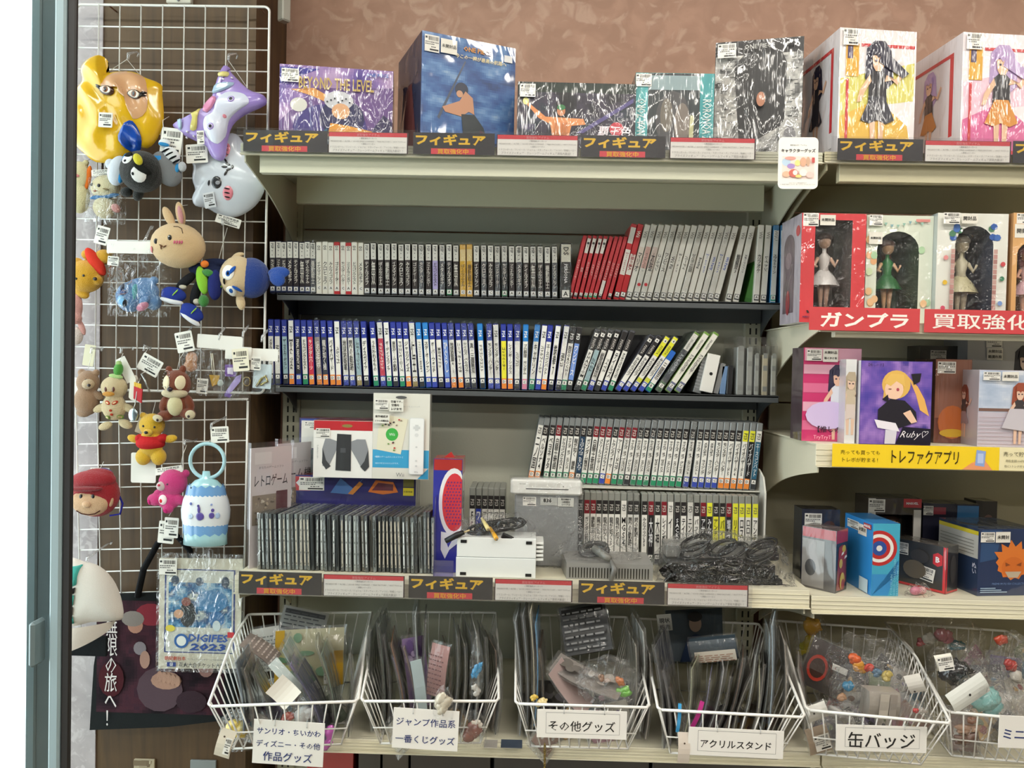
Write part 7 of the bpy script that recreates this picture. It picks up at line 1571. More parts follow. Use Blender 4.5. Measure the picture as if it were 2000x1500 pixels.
m = MB(); m.tube([H.L(275, 738, 0), H.L(272, 750, -.006), H.L(268, 790, -.009), H.L(263, 798, -.006)], .0012, '#b9b9b4', 5); m.tube([H.L(276, 730, 0), H.L(284, 745, 0), H.L(292, 765, 0)], .002, '#b8b8b6', 6); m.build('clasp', 'chrome', H.t)
H.string([(276, 730, 0), (279, 722, .03)])
# egg lantern
H = Hang('egg_lantern', 'pale blue and white egg-shaped toy lantern hanging by ring handle', 'toy lantern', 405, 980, 1.715)
s = H.s; zc = H.L(402, 985).z
def zz(y): return H.L(402, y).z
m = MB(); m.tube([(H.L(405, 900).x + 34 * s * math.cos(a), 0, zz(900) + 34 * s * math.sin(a)) for a in [2 * math.pi * i / 28 for i in range(28)]], .0042, '#a9cfd8', 10, closed=True); m.build('ring_handle', 'plastic', H.t)
TT_ = Matrix.Translation((H.L(402, 990).x, 0, 0)) @ Matrix.Scale(.62, 4, Vector((0, 1, 0)))
m = MB(); m.lathe([(.0, zz(920)), (7 * s, zz(920)), (9 * s, zz(933)), (22 * s, zz(938)), (34 * s, zz(950)), (38 * s, zz(962))], '#a6d2da', 28, TT_); m.build('cap', 'vinyl', H.t)
m = MB(); m.lathe([(38 * s, zz(961)), (44 * s, zz(975)), (48 * s, zz(995)), (47 * s, zz(1012)), (43 * s, zz(1028))], '#dfe3e8', 28, TT_); m.build('shade', 'plastic', H.t)
for (y0, y1, ra, rb) in ((950, 964, 36, 40.5), (1024, 1038, 44.5, 43)):
    m = MB(); n = 28; vs = []; fs = []
    for i in range(n):
        a = 2 * math.pi * i / n; d_ = 5 if i % 2 else 0
        vs.append((ra * s * math.cos(a), ra * s * math.sin(a), zz(y0 - d_))); vs.append((rb * s * math.cos(a), rb * s * math.sin(a), zz(y1 + d_)))
    for i in range(n): fs.append((2 * i, 2 * ((i + 1) % n), 2 * ((i + 1) % n) + 1, 2 * i + 1))
    m.add(vs, fs, '#6f9fd2', True, TT_); m.build('blue_band', 'vinyl', H.t)
m = MB(); m.lathe([(43.5 * s, zz(1032)), (42 * s, zz(1045)), (43 * s, zz(1062)), (40 * s, zz(1062)), (0, zz(1060))], '#a6d2da', 28, TT_)
m.build('base', 'vinyl', H.t)
m = MB()
for (x, y, r) in ((384, 949, 1.6), (430, 951, 1.6), (363, 1043, 1.8), (362, 1054, 1.8), (436, 1043, 1.5)): p = H.L(x, y); xx = (p.x - H.L(402, 0).x) / (43 * s); m.ell((p.x, -43 * s * .62 * math.sqrt(max(0, 1 - xx * xx)) * .96, p.z), (r * s, .0016, r * s), '#23282c', 8, 6)
m.build('screws', 'plastic', H.t)
def ls(x, z):
    dx = (x - H.L(402, 990).x) / (48 * s); return -48 * s * .62 * math.sqrt(max(0, 1 - dx * dx)) - .0004
m = MB()
for (cx, cy, rx, ry, c) in ((403, 1003, 8, 8, '#5a4c9a'), (401, 990, 3, 7, '#5a4c9a'), (400, 983, 2.6, 3, '#4a4088'), (424, 1002, 5, 6, '#5a4c9a'), (426, 992, 3, 3.5, '#5a4c9a'), (434, 1003, 4, 6, '#a9bfe0'), (384, 1003, 6, 5, '#b8cbe6'), (385, 979, 3, 3, '#5f6fb0'), (424, 981, 2, 2, '#8a9ad0')): p = H.L(cx, cy); decal(m, oval(p.x, p.z, rx * s, ry * s), ls, c, .0006, 2)
m.build('silhouette_print', 'vinyl', H.t)
m = MB(); vs = []; a = H.L(386, 1062); b = H.L(430, 1062); c = H.L(322, 1175); d_ = H.L(452, 1172)
nx, nz = 14, 10; fs = []
for j in range(nz + 1):
    for i in range(nx + 1):
        u, v = i / nx, j / nz; w2 = v ** 1.5; x = (a.x + (b.x - a.x) * u) * (1 - w2) + (c.x + (d_.x - c.x) * u) * w2; z = a.z + (c.z - a.z) * v + (.006 * math.sin(u * 9)) * v
        vs.append((x, -.004 * math.sin(u * math.pi * 3.5) - .010 - .006 * math.sin(u * 12) * v, z))
for j in range(nz):
    for i in range(nx): q = j * (nx + 1) + i; fs.append((q, q + 1, q + nx + 2, q + nx + 1))
m.add(vs, fs, '#fff', True); m.build('wrist_strap_bag', 'bag', H.t)
H.string([(404, 866, 0), (404, 860, .02)])
# small bagged charms
def baglet(label, x0, x1, y0, y1, Y, hx0, hx1, hy0, hy1, hooks, fill, rot=0, hdr='#e9e7e1'):
    H = Hang('bagged_charm', label, 'charm', (x0 + x1) / 2, (y0 + y1) / 2, Y)
    if hx0 is not None: H.tag((hx0 + hx1) / 2, (hy0 + hy1) / 2, hx1 - hx0, hy1 - hy0, rot, -.002, blank=True, name='header_card', base=hdr)
    fill(H)
    m = MB(); a = H.L(x0, y1); b = H.L(x1, y0); nx, nz = 7, 8; vs = []; fs = []
    for j in range(nz + 1):
        for i in range(nx + 1):
            u, v = i / nx, j / nz; vs.append((a.x + (b.x - a.x) * u, -.008 - .006 * math.sin(u * math.pi) + .005 * noise.noise(Vector((u * 5, v * 5, x0))), a.z + (b.z - a.z) * v))
    for j in range(nz):
        for i in range(nx): q = j * (nx + 1) + i; fs.append((q, q + 1, q + nx + 2, q + nx + 1))
    m.add(vs, fs, '#fff'); m.build('bag', 'bag', H.t)
    for x, y in hooks: H.hook(x, y, 26)
    return H
def ff1(H): fused(H, 'charm', '#b8835c', [(374, 700, 12, 14, 0, 0, .5), (372, 715, 14, 12, 0, 0, .5)], 'plastic'); H.tag(365, 668, 34, 40, -12, -.012)
baglet('orange toy charm in small bag under aslant price tag', 357, 390, 688, 735, 1.775, None, None, 0, 0, ((365, 661),), ff1)
def ff2(H):
    m = MB(); m.tube([H.L(412, 690), H.L(414, 720), H.L(420, 742), H.L(418, 720), H.L(415, 690)], .001, '#e6e0cc', 5); m.build('cord', 'plastic', H.t)
    m = MB(); m.slab(H.P([(409, 732), (430, 733), (425, 750), (415, 755)]), -.002, 0, '#c49a3a'); m.ell(H.L(430, 748), (.008, .003, .008), '#b8c4c0'); m.build('charm', 'plastic', H.t); H.tag(397, 754, 22, 30, 4, -.006); 
baglet('clear bag with gold star charm and wide white header card', 378, 440, 680, 772, 1.77, 385, 475, 655, 682, ((428, 664), (474, 660)), ff2, 3)
def ff3(H):
    m = MB(); m.slab(H.P([(440, 712), (461, 712), (461, 736), (440, 735)]), -.002, 0, '#6b3f94'); m.slab(H.P([(445, 718), (456, 718), (456, 731), (445, 730)]), -.003, -.002, '#dcd0e4'); m.build('purple_charm', 'plastic', H.t)
    m = MB(); m.slab(H.P([(452, 766), (440, 775), (442, 764), (462, 735), (472, 731), (470, 745)]), -.002, 0, '#a796cc'); m.slab(H.P([(440, 767), (454, 770), (450, 777), (439, 773)]), -.003, -.002, '#5f3a8c'); m.build('lilac_charm', 'plastic', H.t); 
    m = MB(); m.tube([H.L(482 + 7 * math.cos(a), 745 + 9 * math.sin(a)) for a in [k * math.pi / 5 for k in range(10)]], .0009, '#b59a5a', 5, closed=True); m.build('gold_ring', 'chrome', H.t); H.tag(475, 703, 32, 44, -6, -.016, base='#e6e0cc')
baglet('clear bag holding purple charms below cream price tag', 428, 490, 702, 782, 1.762, 440, 492, 677, 702, (), ff3, 2)
def ff4(H):
    H.tag(513, 735, 36, 48, 3, -.002, base='#c3d2d8', blank=True, name='backing_card'); m = MB(); m.tube([H.L(502, 755, -.004), H.L(512, 740, -.005), H.L(520, 734, -.004), H.L(524, 745, -.004), H.L(510, 752, -.005)], .003, '#a8985c', 6); m.build('gold_charm', 'chrome', H.t); H.tag(503, 710, 20, 26, 3, -.012)
baglet('clear bag with gold charm nearest the shelf of blue games', 494, 549, 704, 768, 1.765, 490, 544, 681, 705, ((511, 668),), ff4, 1)
# cap, tote bag, wrapped programme
H = Hang('baseball_cap', 'white baseball cap with teal stripe panel hanging low', 'cap', 180, 1170, 1.70)
o, sf = dome(H, 'crown', [(134, 1098), (165, 1097), (195, 1106), (220, 1130), (236, 1165), (241, 1205), (222, 1212), (180, 1214), (134, 1214)], .032, '#dfd5cb', 'fabric')
m = MB(); 
for pts, c in (([(136, 1098), (168, 1100), (164, 1135), (136, 1148)], '#4fb0a4'), ([(136, 1150), (162, 1140), (160, 1152), (136, 1158)], '#2e2e30'), ([(136, 1160), (160, 1155), (157, 1175), (136, 1178)], '#4fb0a4'), ([(136, 1180), (156, 1178), (155, 1195), (136, 1198)], '#2e2e30'), ([(136, 1200), (155, 1197), (155, 1212), (136, 1213)], '#4fb0a4')): decal(m, H.P(pts), sf, c, .006, 3)
m.build('stripe_print', 'fabric', H.t)
m = MB(); n = 18; vs = []; fs = []
for i in range(n + 1):
    t = i / n; p = H.L(130 + 96 * t, 1212); ed = H.L(130 + 90 * t, 1225 + 27 * math.sin(math.pi * (.35 + .65 * t)) ** .7); vs += [(p.x, -.05 * math.sin(math.pi * min(1, .25 + t * .75)), p.z), (ed.x, -.075 * math.sin(math.pi * min(1, .3 + t * .7)) - .004, ed.z)]
for i in range(n): fs.append((2 * i, 2 * i + 2, 2 * i + 3, 2 * i + 1))
m.add(vs, fs, '#d9cfc4', True); m.build('brim', 'fabric', H.t); H.hook(170, 1100, 24); m = MB(); p = H.L(158, 1262); q = H.L(206, 1262); m.box(p.x - .03, q.x, .004, .012, H.L(158, 1283).z, H.L(158, 1243).z, '#1b1d1f', .002); m.build('strap', 'fabric', H.t)
H = Hang('tote_bag', 'black tote bag with dark red illustrated print and white lettering', 'tote bag', 320, 1290, 1.80)
P_ = H.P([(205, 1163), (330, 1158), (465, 1165), (455, 1405), (330, 1420), (175, 1426), (183, 1300)])
m = MB(); m.slab(P_, 0, .012, '#1f2223'); m.build('bag_body', 'fabric', H.t)
m = MB(); a = H.L(188, 1390); b = H.L(440, 1178); w_ = b.x - a.x; h_ = b.z - a.z
m.T = Matrix.Translation((a.x, -.0002, a.z)); m.clip = (0, w_, 0, h_)
m.field(0, w_, 0, h_, 44, 36, ('#171416', '#231a20', '#34222a', '#4a2a34', '#2a2430', '#1c181c'), 3.2, 4.0)
for (cx, cz, rx, rz, c) in ((.42, .88, .12, .1, '#8a3440'), (.3, .78, .06, .07, '#b88a78'), (.28, .84, .09, .07, '#8d8580'), (.52, .75, .06, .06, '#241d22'), (.62, .58, .13, .13, '#8d8a90'), (.62, .48, .07, .08, '#c9a595'), (.34, .58, .05, .06, '#8a8288'), (.38, .48, .04, .08, '#b08a7c'), (.5, .22, .18, .2, '#58464e'), (.55, .3, .12, .08, '#b08a78'), (.85, .5, .1, .12, '#5a454c'), (.86, .42, .06, .08, '#a8807a'), (.12, .3, .1, .16, '#4a2026'), (.75, .12, .12, .1, '#3c2c34')): m.disc(w_ * cx, h_ * cz, w_ * rx, h_ * rz, c, 14)
for k in range(5): m.disc(w_ * (.5 + k * .035), h_ * (.34 - k * .01), w_ * .022, h_ * .05, '#b8917e', 10)
m.text('無限の旅へ！', w_ * .12, h_ * .36, w_ * .095, h_ * .95, '#e4dcda', vertical=True, stretch=True, bold=.01)
m.build('bag_print', 'fabric', H.t)
m = MB()
m.tube([H.L(270, 1165, -.004), H.L(283, 1110, -.006), H.L(310, 1060, -.004), H.L(345, 1040, -.01), H.L(370, 1075, .002), H.L(380, 1165, -.002)], [.0075, .0075, .0072, .007, .007, .0075], '#1c1d1f', 6); m.build('strap', 'fabric', H.t)
H = Hang('wrapped_programme', 'cream wrapped programme with blue border and blue lettering hanging low', 'programme', 385, 1200, 1.73)
P_ = H.P([(312, 1090), (474, 1092), (468, 1306), (309, 1306)]); m = MB(); m.slab(P_, 0, .004, '#d8d3c2'); m.build('cover', 'print', H.t)
a = H.L(309, 1306); b = H.L(470, 1092); w_ = b.x - a.x; h_ = b.z - a.z; m = MB(Matrix.Translation((a.x, -.0003, a.z))); m.clip = (0, w_, 0, h_)
m.quad(w_ * .07, w_ * .94, h_ * .15, h_ * .9, '#2f4080'); m.quad(w_ * .09, w_ * .92, h_ * .16, h_ * .89, '#d6d8cf')
m.field(w_ * .12, w_ * .9, h_ * .38, h_ * .78, 30, 24, ('#e4e2d6', '#9cc0d8', '#3f86b8', '#244e80', '#cfd8d0', '#2a6090'), 4, 8.0)
for (cx, cz, rx, rz, c) in ((.2, .8, .05, .04, '#3c4a60'), (.5, .79, .05, .04, '#4a5a70'), (.82, .79, .05, .05, '#3c4a60'), (.66, .62, .2, .1, '#3f82b8'), (.36, .5, .1, .12, '#2a3038'), (.34, .61, .06, .04, '#8a4a40'), (.25, .5, .06, .04, '#d9a888'), (.72, .46, .1, .07, '#3572ac'), (.72, .4, .05, .05, '#cfdfe4'), (.15, .37, .06, .03, '#d8c850')): m.disc(w_ * cx, h_ * cz, w_ * rx, h_ * rz, c, 12)
m.disc(w_ * .29, h_ * .26, w_ * .09, h_ * .065, '#2f5fa0'); m.disc(w_ * .29, h_ * .26, w_ * .06, h_ * .045, '#dfe3e0'); m.text('DIGIFES', w_ * .62, h_ * .29, w_ * .5, h_ * .07, '#3a5aa0', bold=.03, stretch=True, slant=.15); m.text('2023', w_ * .62, h_ * .21, w_ * .46, h_ * .07, '#2c4c94', bold=.04, stretch=True, slant=.15)
m.quad(w_ * .86, w_ * .94, h_ * .3, h_ * .35, '#c43c44'); m.text('朗読劇台本', w_ * .22, h_ * .105, w_ * .26, h_ * .04, '#b8402c', bold=.03); m.text('デジモンアドベンチャー02 THE BEGINNING', w_ * .62, h_ * .1, w_ * .5, h_ * .02, '#777'); m.quad(w_ * .12, w_ * .23, h_ * .03, h_ * .07, '#2f4080'); m.text('昼', w_ * .175, h_ * .05, w_ * .06, h_ * .03, '#eee'); m.text('花火大会チケット大争奪', w_ * .58, h_ * .05, w_ * .62, h_ * .045, '#3c3c44', bold=.01, stretch=True)
m.sticker(w_ * .12, h_ * .92, w_ * .22, h_ * .14); m.build('cover_print', 'print', H.t)
m = MB(); a = H.L(305, 1310); b = H.L(476, 1084); m.box(a.x, b.x, -.003, .006, a.z, b.z, '#fff'); m.build('wrap', 'bag', H.t)
# ------------------------------------------------------------------ wire baskets on the lowest shelf
YRF = 1.45; ZB = ZDKT + .002
HF = W(1137, 1378, YRF).z - ZB; HR = W(1130, 1203, YRF + .38).z - ZB
WT = .135; WBm = .102
def rimx(y): return WT + .006 * (y / .38)
_BW = {}
def bw(name, key, pts, r, parent):
    if key not in _BW: m = MB(); m.tube(pts, r, '#eceae5', 5); o = m.build(name, 'wire', parent); _BW[key] = o.data; return
    link(name, _BW[key], parent)
def basket(label, px0, px1, pyf, rot, yr=YRF):
    c = (W(px0, pyf, yr) + W(px1, pyf, yr)) / 2
    t = thing('wire_basket', label, 'wire basket', (c.x, yr, ZB), (0, 0, math.radians(rot)), 'white wire baskets')
    t.scale.x = ((px1 - px0) / FPX * yr - .010) / (2 * WT)
    zk = HR; yk = .20
    def rz(y): return HF + (zk - HF) * min(1, y / yk)
    rim = []
    for x, y in ([(-rimx(0) + .006, 0), (rimx(0) - .006, 0), (rimx(0), .006)] + [(rimx(yk), yk), (rimx(.376), .376), (rimx(.38) - .006, .38), (-rimx(.38) + .006, .38), (-rimx(.376), .376), (-rimx(yk), yk), (-rimx(0), .006)]): rim.append((x, y, rz(y)))
    bw('rim', 'rim', rim + [rim[0]], .0030, t)
    y0, y1 = .055, .355
    base = [(-WBm, y0, .002), (WBm, y0, .002), (WBm, y1, .002), (-WBm, y1, .002), (-WBm, y0, .002)]
    bw('base_rod', 'base', base, .0022, t)
    for i in range(11):
        f = -1 + 2 * i / 10
        bw('wire', ('f', i), [(f * rimx(0) * .97, 0, HF), (f * WBm, y0 - .003, .004), (f * WBm, y1 + .003, .003), (f * rimx(.38) * .97, .38, zk)], .0015, t)
    for sx in (-1, 1):
        for j in range(15):
            u = (j + .6) / 15; y = .38 * u; yb = y0 + (y1 - y0) * u
            bw('wire', ('s', sx, j), [(sx * rimx(y), y, rz(y)), (sx * WBm, yb, .002)], .0014, t)
    bw('wire', 'mid', [(-WBm - .012, .03, .045), (-WBm - .012, .03, .045), (WBm + .012, .03, .045)], .0015, t)
    for j in (.3, .6): bw('base_rod', ('b', j), [(-WBm, y0 + (y1 - y0) * j, .002), (WBm, y0 + (y1 - y0) * j, .002)], .0018, t)
    return t
BK = [('', 405, 704, 1389, 8.5, 1.42), ('wire basket with violet and dark sleeves, two-line sign', 700, 981, 1374, 4), ('wire basket with single-line framed hiragana sign', 1001, 1275, 1377, 0),
      ('wire basket of acrylic stands with framed katakana sign', 1281, 1575, 1410, -3, 1.435), ('wire basket of bagged badges with framed kanji sign', 1577, 1852, 1407, -9, 1.44), ('wire basket at the picture edge with blue-lettered sign', 1857, 2132, 1394, -9)]
BK[0] = ('white wire basket with three-line blue sign, nearest the tote bag',) + BK[0][1:]
baskets = [basket(*b) for b in BK]
def sign(label, x0, x1, y0, y1, lines, frame, col, Y=1.435, rot=0):
    a = W(x0, y1, Y); b = W(x1, y0, Y); w_, h_ = b.x - a.x, b.z - a.z
    t = thing('basket_sign', label, 'sign', (a.x, Y, a.z), (0, math.radians(rot), 0))
    m = MB(); m.box(0, w_, 0, .0012, 0, h_, '#e9e6e0', .0003); m.build('card', 'print', t)
    m = MB()
    if frame: m.quad(w_ * .1, w_ * .92, h_ * .16, h_ * .9, '#555'); m.quad(w_ * .103, w_ * .917, h_ * .17, h_ * .89, '#e9e6e0')
    n = len(lines)
    for k, s in enumerate(lines): hh = h_ * (.84 / n); m.text(s, w_ * .5, h_ * (.90 - .84 * (k + .55) / n), w_ * (.90 if not frame else .74), hh * .76, col, bold=.016)
    m.build('lettering', 'print', t)
    m = MB()
    for u in (.3, .75): m.tube([(w_ * u, -.001, h_ * .88), (w_ * u, -.002, h_ + .002), (w_ * u, .012, h_ + .012)], .0007, '#dcdcda', 5); m.quad(w_ * u - .0015, w_ * u + .0015, h_ * .86, h_ * .9, '#8a8680', -.0012)
    m.build('clear_tie', 'clearplastic', t)
sign('white sign with three lines of blue Japanese on the first basket', 492, 632, 1408, 1490, ['サンリオ・ちいかわ', 'ディズニー・その他', '作品グッズ'], False, '#22346e', rot=2)
sign('white sign with two lines of blue Japanese on the second basket', 765, 895, 1385, 1460, ['ジャンプ作品系', '一番くじグッズ'], False, '#22346e', rot=2)
sign('white sign with black frame on the third basket', 1048, 1225, 1390, 1440, ['その他グッズ'], True, '#222', rot=0)
sign('long white framed sign on the basket of acrylic stands', 1343, 1531, 1425, 1474, ['アクリルスタンド'], True, '#222', rot=1)
sign('white framed sign on the bagged badge basket', 1632, 1811, 1420, 1466, ['缶バッジ'], True, '#222', rot=0)
sign('white blue-lettered sign on the basket at the picture edge', 1949, 2130, 1402, 1460, ['ミニフィギュア'], False, '#22346e', rot=1)
# contents: sleeves and packets; each tuple: top px, top py, bottom px, bottom py, depth Y, width m, turn deg, colour, word for it, film, extra
def sleeve(label, xt, yt, xb, yb, Y, w_, turn, col, deco=None, film=True, back=0.0, name='sleeve', th=.002):
    A = W(xb, yb, Y); B = W(xt, yt, Y + back)
    if A.z < ZB + .008 and 'hanging' not in label: A = A.lerp(B, (ZB + .008 - A.z) / (B.z - A.z))
    ax = (B - A); h_ = ax.length
    z = ax.normalized(); x = Vector((math.cos(math.radians(turn)), math.sin(math.radians(turn)), 0)); x = (x - z * x.dot(z)).normalized(); y = z.cross(x)
    M = Matrix((x, y, z)).transposed().to_4x4(); M.translation = A
    t = thing(name, label, 'packet', A, M.to_euler())
    m = MB(); nz = 6; vs = []; fs = []
    for j in range(nz + 1):
        v = j / nz; bow = .006 * math.sin(v * math.pi) * (1 if (int(xt) % 2) else -1)
        for u in (-.5, .5): vs += [(u * w_, bow, v * h_), (u * w_, bow + th, v * h_)]
    for j in range(nz):
        q = j * 4; fs += [(q, q + 2, q + 6, q + 4), (q + 1, q + 5, q + 7, q + 3), (q, q + 4, q + 5, q + 1), (q + 2, q + 3, q + 7, q + 6)]
    fs += [(0, 1, 3, 2), (nz * 4, nz * 4 + 2, nz * 4 + 3, nz * 4 + 1)]
    m.add(vs, fs, col); m.build('card', 'print', t)
    if deco:
        m = MB(Matrix.Translation((-w_ / 2, -.008, 0))); m.clip = (.001, w_ - .001, .001, h_ - .001); deco(m, w_, h_); m.build('card_print', 'print', t)
    if film:
        m = MB(); vs = []; fs = []
        for j in range(nz + 1):
            v = j / nz; bow = .006 * math.sin(v * math.pi) * (1 if (int(xt) % 2) else -1); g = .003 + .002 * noise.noise(Vector((xt, v * 3, 0)))
            for u in (-.54, .54): vs += [(u * w_, bow - g, v * h_ * 1.05), (u * w_, bow + th + g, v * h_ * 1.05)]
        for j in range(nz): q = j * 4; fs += [(q, q + 2, q + 6, q + 4), (q + 1, q + 5, q + 7, q + 3), (q, q + 4, q + 5, q + 1), (q + 2, q + 3, q + 7, q + 6)]
        m.add(vs, fs, '#fff'); m.build('clear_sleeve', 'sleeve', t)
    return t
def dtext(n, c='#444', hdr=None):
    def f(m, w_, h_):
        if hdr: m.quad(w_ * .06, w_ * .94, h_ * .8, h_ * .92, hdr); m.quad(w_ * .06, w_ * .94, h_ * .36, h_ * .44, hdr)
        rr = random.Random(n)
        for k in range(n):
            z = h_ * (.08 + .84 * k / n); u = .08
            while u < .85: l = rr.uniform(.05, .2); m.quad(w_ * u, w_ * min(.92, u + l), z, z + h_ * .25 / n, c); u += l + .04
    return f
def dblob(cols, seed, n=9):
    def f(m, w_, h_):
        rr = random.Random(seed)
        for k in range(n): m.disc(w_ * rr.uniform(.15, .85), h_ * rr.uniform(.1, .9), w_ * rr.uniform(.06, .25), h_ * rr.uniform(.03, .12), rr.choice(cols), 10)
    return f
def dstrip(c): return lambda m, w_, h_: (m.quad(.001, w_ * .14, .001, h_ - .001, c), m.quad(w_ * .86, w_ - .001, .001, h_ * .6, c), dblob(('#5a8a5c', '#b9b070', '#7a9a7c', '#d6cf9a'), 4)(m, w_, h_), m.quad(w_ * .76, w_ * .84, h_ * .2, h_ * .55, '#2c2c2c'), m.sticker(w_ * .82, h_ * .12, w_ * .2, h_ * .18))
S = sleeve; B1 = 'first basket'; 
# basket one
S('white text card in clear sleeve standing highest in first basket', 600, 1190, 580, 1262, 1.74, .105, 12, '#b9b9b8', dtext(8, '#55565a', '#3c3d42'), back=.04)
S('cream illustrated folder with yellow edge in first basket', 606, 1228, 604, 1340, 1.66, .150, 4, '#c3bd98', dstrip('#c79c2a'), back=.03)
S('white printed back card behind the yellow-edged folder', 518, 1226, 530, 1310, 1.72, .06, 6, '#c9c6c0', dtext(9, '#777'))
S('crinkled brown-grey ribbon of plastic across first basket', 478, 1248, 540, 1290, 1.64, .045, 55, '#8f7f78', dtext(6, '#b9aaa2'), film=True)
for k, (xt, yt, xb, yb, Y, w_, tn, c, d_) in enumerate(((474, 1275, 492, 1440, 1.56, .14, 78, '#6f7b86', 'slate'), (486, 1290, 508, 1445, 1.54, .13, 74, '#4f4338', 'dark olive'), (500, 1300, 548, 1440, 1.56, .13, 60, '#55524e', 'charcoal'), (560, 1255, 640, 1440, 1.60, .13, 70, '#9aa6a6', 'pale grey'), (572, 1285, 650, 1445, 1.56, .12, 72, '#74668f', 'lavender'),
                                                (588, 1300, 655, 1450, 1.54, .12, 75, '#3c3a5c', 'deep violet'), (622, 1248, 665, 1450, 1.62, .14, 78, '#b4b09c', 'stone'), (634, 1262, 672, 1452, 1.58, .13, 78, '#5f6f60', 'grey-green'), (684, 1262, 680, 1440, 1.56, .13, 84, '#4c4c4a', 'smoky'))):
    S('%s sleeve edge, %s leaning sleeve in first basket from tote side' % (d_, ordn(k + 1)), xt, yt, xb, yb, Y, .11, 97 + (k * 5) % 11, c)
S('white folded tag lying over first basket sleeves', 535, 1335, 572, 1370, 1.475, .045, 10, '#e9e4da', film=False, name='folded_tag', th=.0008)
S('pale blue-grey header strip above the folded white tag', 532, 1292, 585, 1350, 1.50, .022, 20, '#b4bfbc', film=True, name='header_strip')
def lump(name, label, px, py, Y, parts, bag=None, cat='toy'):
    c = W(px, py, Y); t = thing(name, label, cat, tuple(c)); s_ = Y / FPX
    m = MB()
    rr = random.Random(int(px))
    for (dx, dy, rx, ry, col) in parts:
        for q in range(1 if name == 'bagged_cables' else 4):
            ox, oy, k = (rr.uniform(-.55, .55) * rx, rr.uniform(-.55, .55) * ry, rr.uniform(.42, .62)) if q else (0, 0, .78)
            b0 = len(m.v); m.ell(((dx + ox) * s_, -.003 * (q % 2), -(dy + oy) * s_), (rx * s_ * k, min(rx, ry) * s_ * .8 * k, ry * s_ * k), col, 14, 9, rot=(0, rr.uniform(-1, 1), 0))
            c0 = Vector(((dx + ox) * s_, 0, -(dy + oy) * s_))
            for i in range(b0, len(m.v)):
                v = Vector(m.v[i]) - c0; m.v[i] = tuple(c0 + v * (1 + .35 * noise.noise(v * 160 + Vector((px, q, 0)))))
    m.build('toy', 'vinyl', t)
    if bag: m = MB(); crumple(m, (0, -.002, -.3 * bag[1] * s_), (bag[0] * s_, min(bag[0] * s_ * .5, .03), bag[1] * s_ * 1.3), amp=.22, seed=px * .1, nu=16, nv=7, flat=-bag[1] * s_ * .7, sq=.7); m.build('bag', 'bag', t)
    return t
lump('yellow_toy', 'yellow round rubber toy low inside first basket', 466, 1425, 1.53, ((0, 0, 24, 20, '#e0c040'), (2, -4, 10, 6, '#c9962c')), (36, 44))
lump('pink_pouch', 'bright pink round pouch low beside the first basket sign', 638, 1440, 1.50, ((0, 0, 16, 28, '#bc5cb0'),))
lump('bagged_figure', 'bagged white plush toy under the folded tag', 592, 1395, 1.52, ((0, 0, 26, 18, '#c9c6c2'), (-30, 4, 14, 10, '#a84a38')), (46, 36))
S('blank price tag with hole hanging below first basket', 448, 1425, 432, 1478, 1.43, .030, 0, '#ddd3c2', lambda m, w_, h_: (m.disc(w_ * .4, h_ * .8, .002, .002, '#4a3a30'), m.sticker(w_ * .75, h_ * .5, w_ * .4, h_ * .6)), film=False, name='hang_tag', th=.0008)
# basket two
b2 = ((735, 1215, 742, 1440, '#3c3f3e', 'charcoal'), (748, 1205, 760, 1440, '#2f3b34', 'dark green'), (756, 1225, 770, 1440, '#4a4a50', 'grey'), (768, 1240, 800, 1430, '#6d4a34', 'brown'), (778, 1262, 806, 1430, '#6c5a84', 'violet'), (796, 1245, 826, 1420, '#8c7a70', 'taupe'), (815, 1185, 842, 1420, '#8f979a', 'tall grey'), (833, 1198, 836, 1400, '#5a5d60', 'smoky'),
      (872, 1262, 858, 1420, '#5c4438', 'dark brown'), (890, 1225, 878, 1430, '#55585a', 'slate'), (902, 1240, 890, 1432, '#7a7a76', 'mid grey'), (912, 1220, 905, 1440, '#4a4c50', 'dark grey'), (926, 1218, 920, 1440, '#8a8a88', 'pale grey'), (940, 1230, 935, 1440, '#3f4142', 'black-grey'), (958, 1250, 950, 1430, '#6a5548', 'mocha'), (970, 1262, 960, 1435, '#5f5f5c', 'dull grey'))
for k, (xt, yt, xb, yb, c, d_) in enumerate(b2): S('%s sleeve edge, %s of the sleeves packed in second basket' % (d_, ordn(k + 1)), xt, yt, xb, yb, 1.60 + .01 * (k % 3), .13, 91 + (k % 4) * 2 if k < 8 else 99 + (k % 3) * 2, c)
S('lavender printed card standing tall in second basket', 806, 1245, 822, 1380, 1.58, .045, 14, '#8d70a4', dblob(('#a48ab8', '#6d5488', '#b9a4c8'), 3))
S('pink lettered card leaning in second basket', 862, 1260, 850, 1360, 1.54, .040, -20, '#a87c78', dtext(9, '#6a4a4a'))
S('pale blue-white narrow card beside lavender card', 812, 1290, 824, 1390, 1.50, .022, 25, '#a9bcc0', None)
lump('blue_capsule', 'bright blue capsule toy in tall clear packet, second basket', 931, 1310, 1.50, ((0, 0, 9, 22, '#3f8fc0'), (0, 36, 8, 14, '#b9b4ac')), (14, 60))
lump('cream_charm', 'cream bagged charm over the second basket front rim', 866, 1375, 1.44, ((0, 0, 16, 26, '#d3c9b4'),), (20, 34))
lump('red_packet', 'small reddish bagged toy with price tag low in second basket', 925, 1425, 1.49, ((0, 0, 20, 22, '#8a5a50'), (4, -12, 14, 8, '#d8d0c4')), (26, 36))
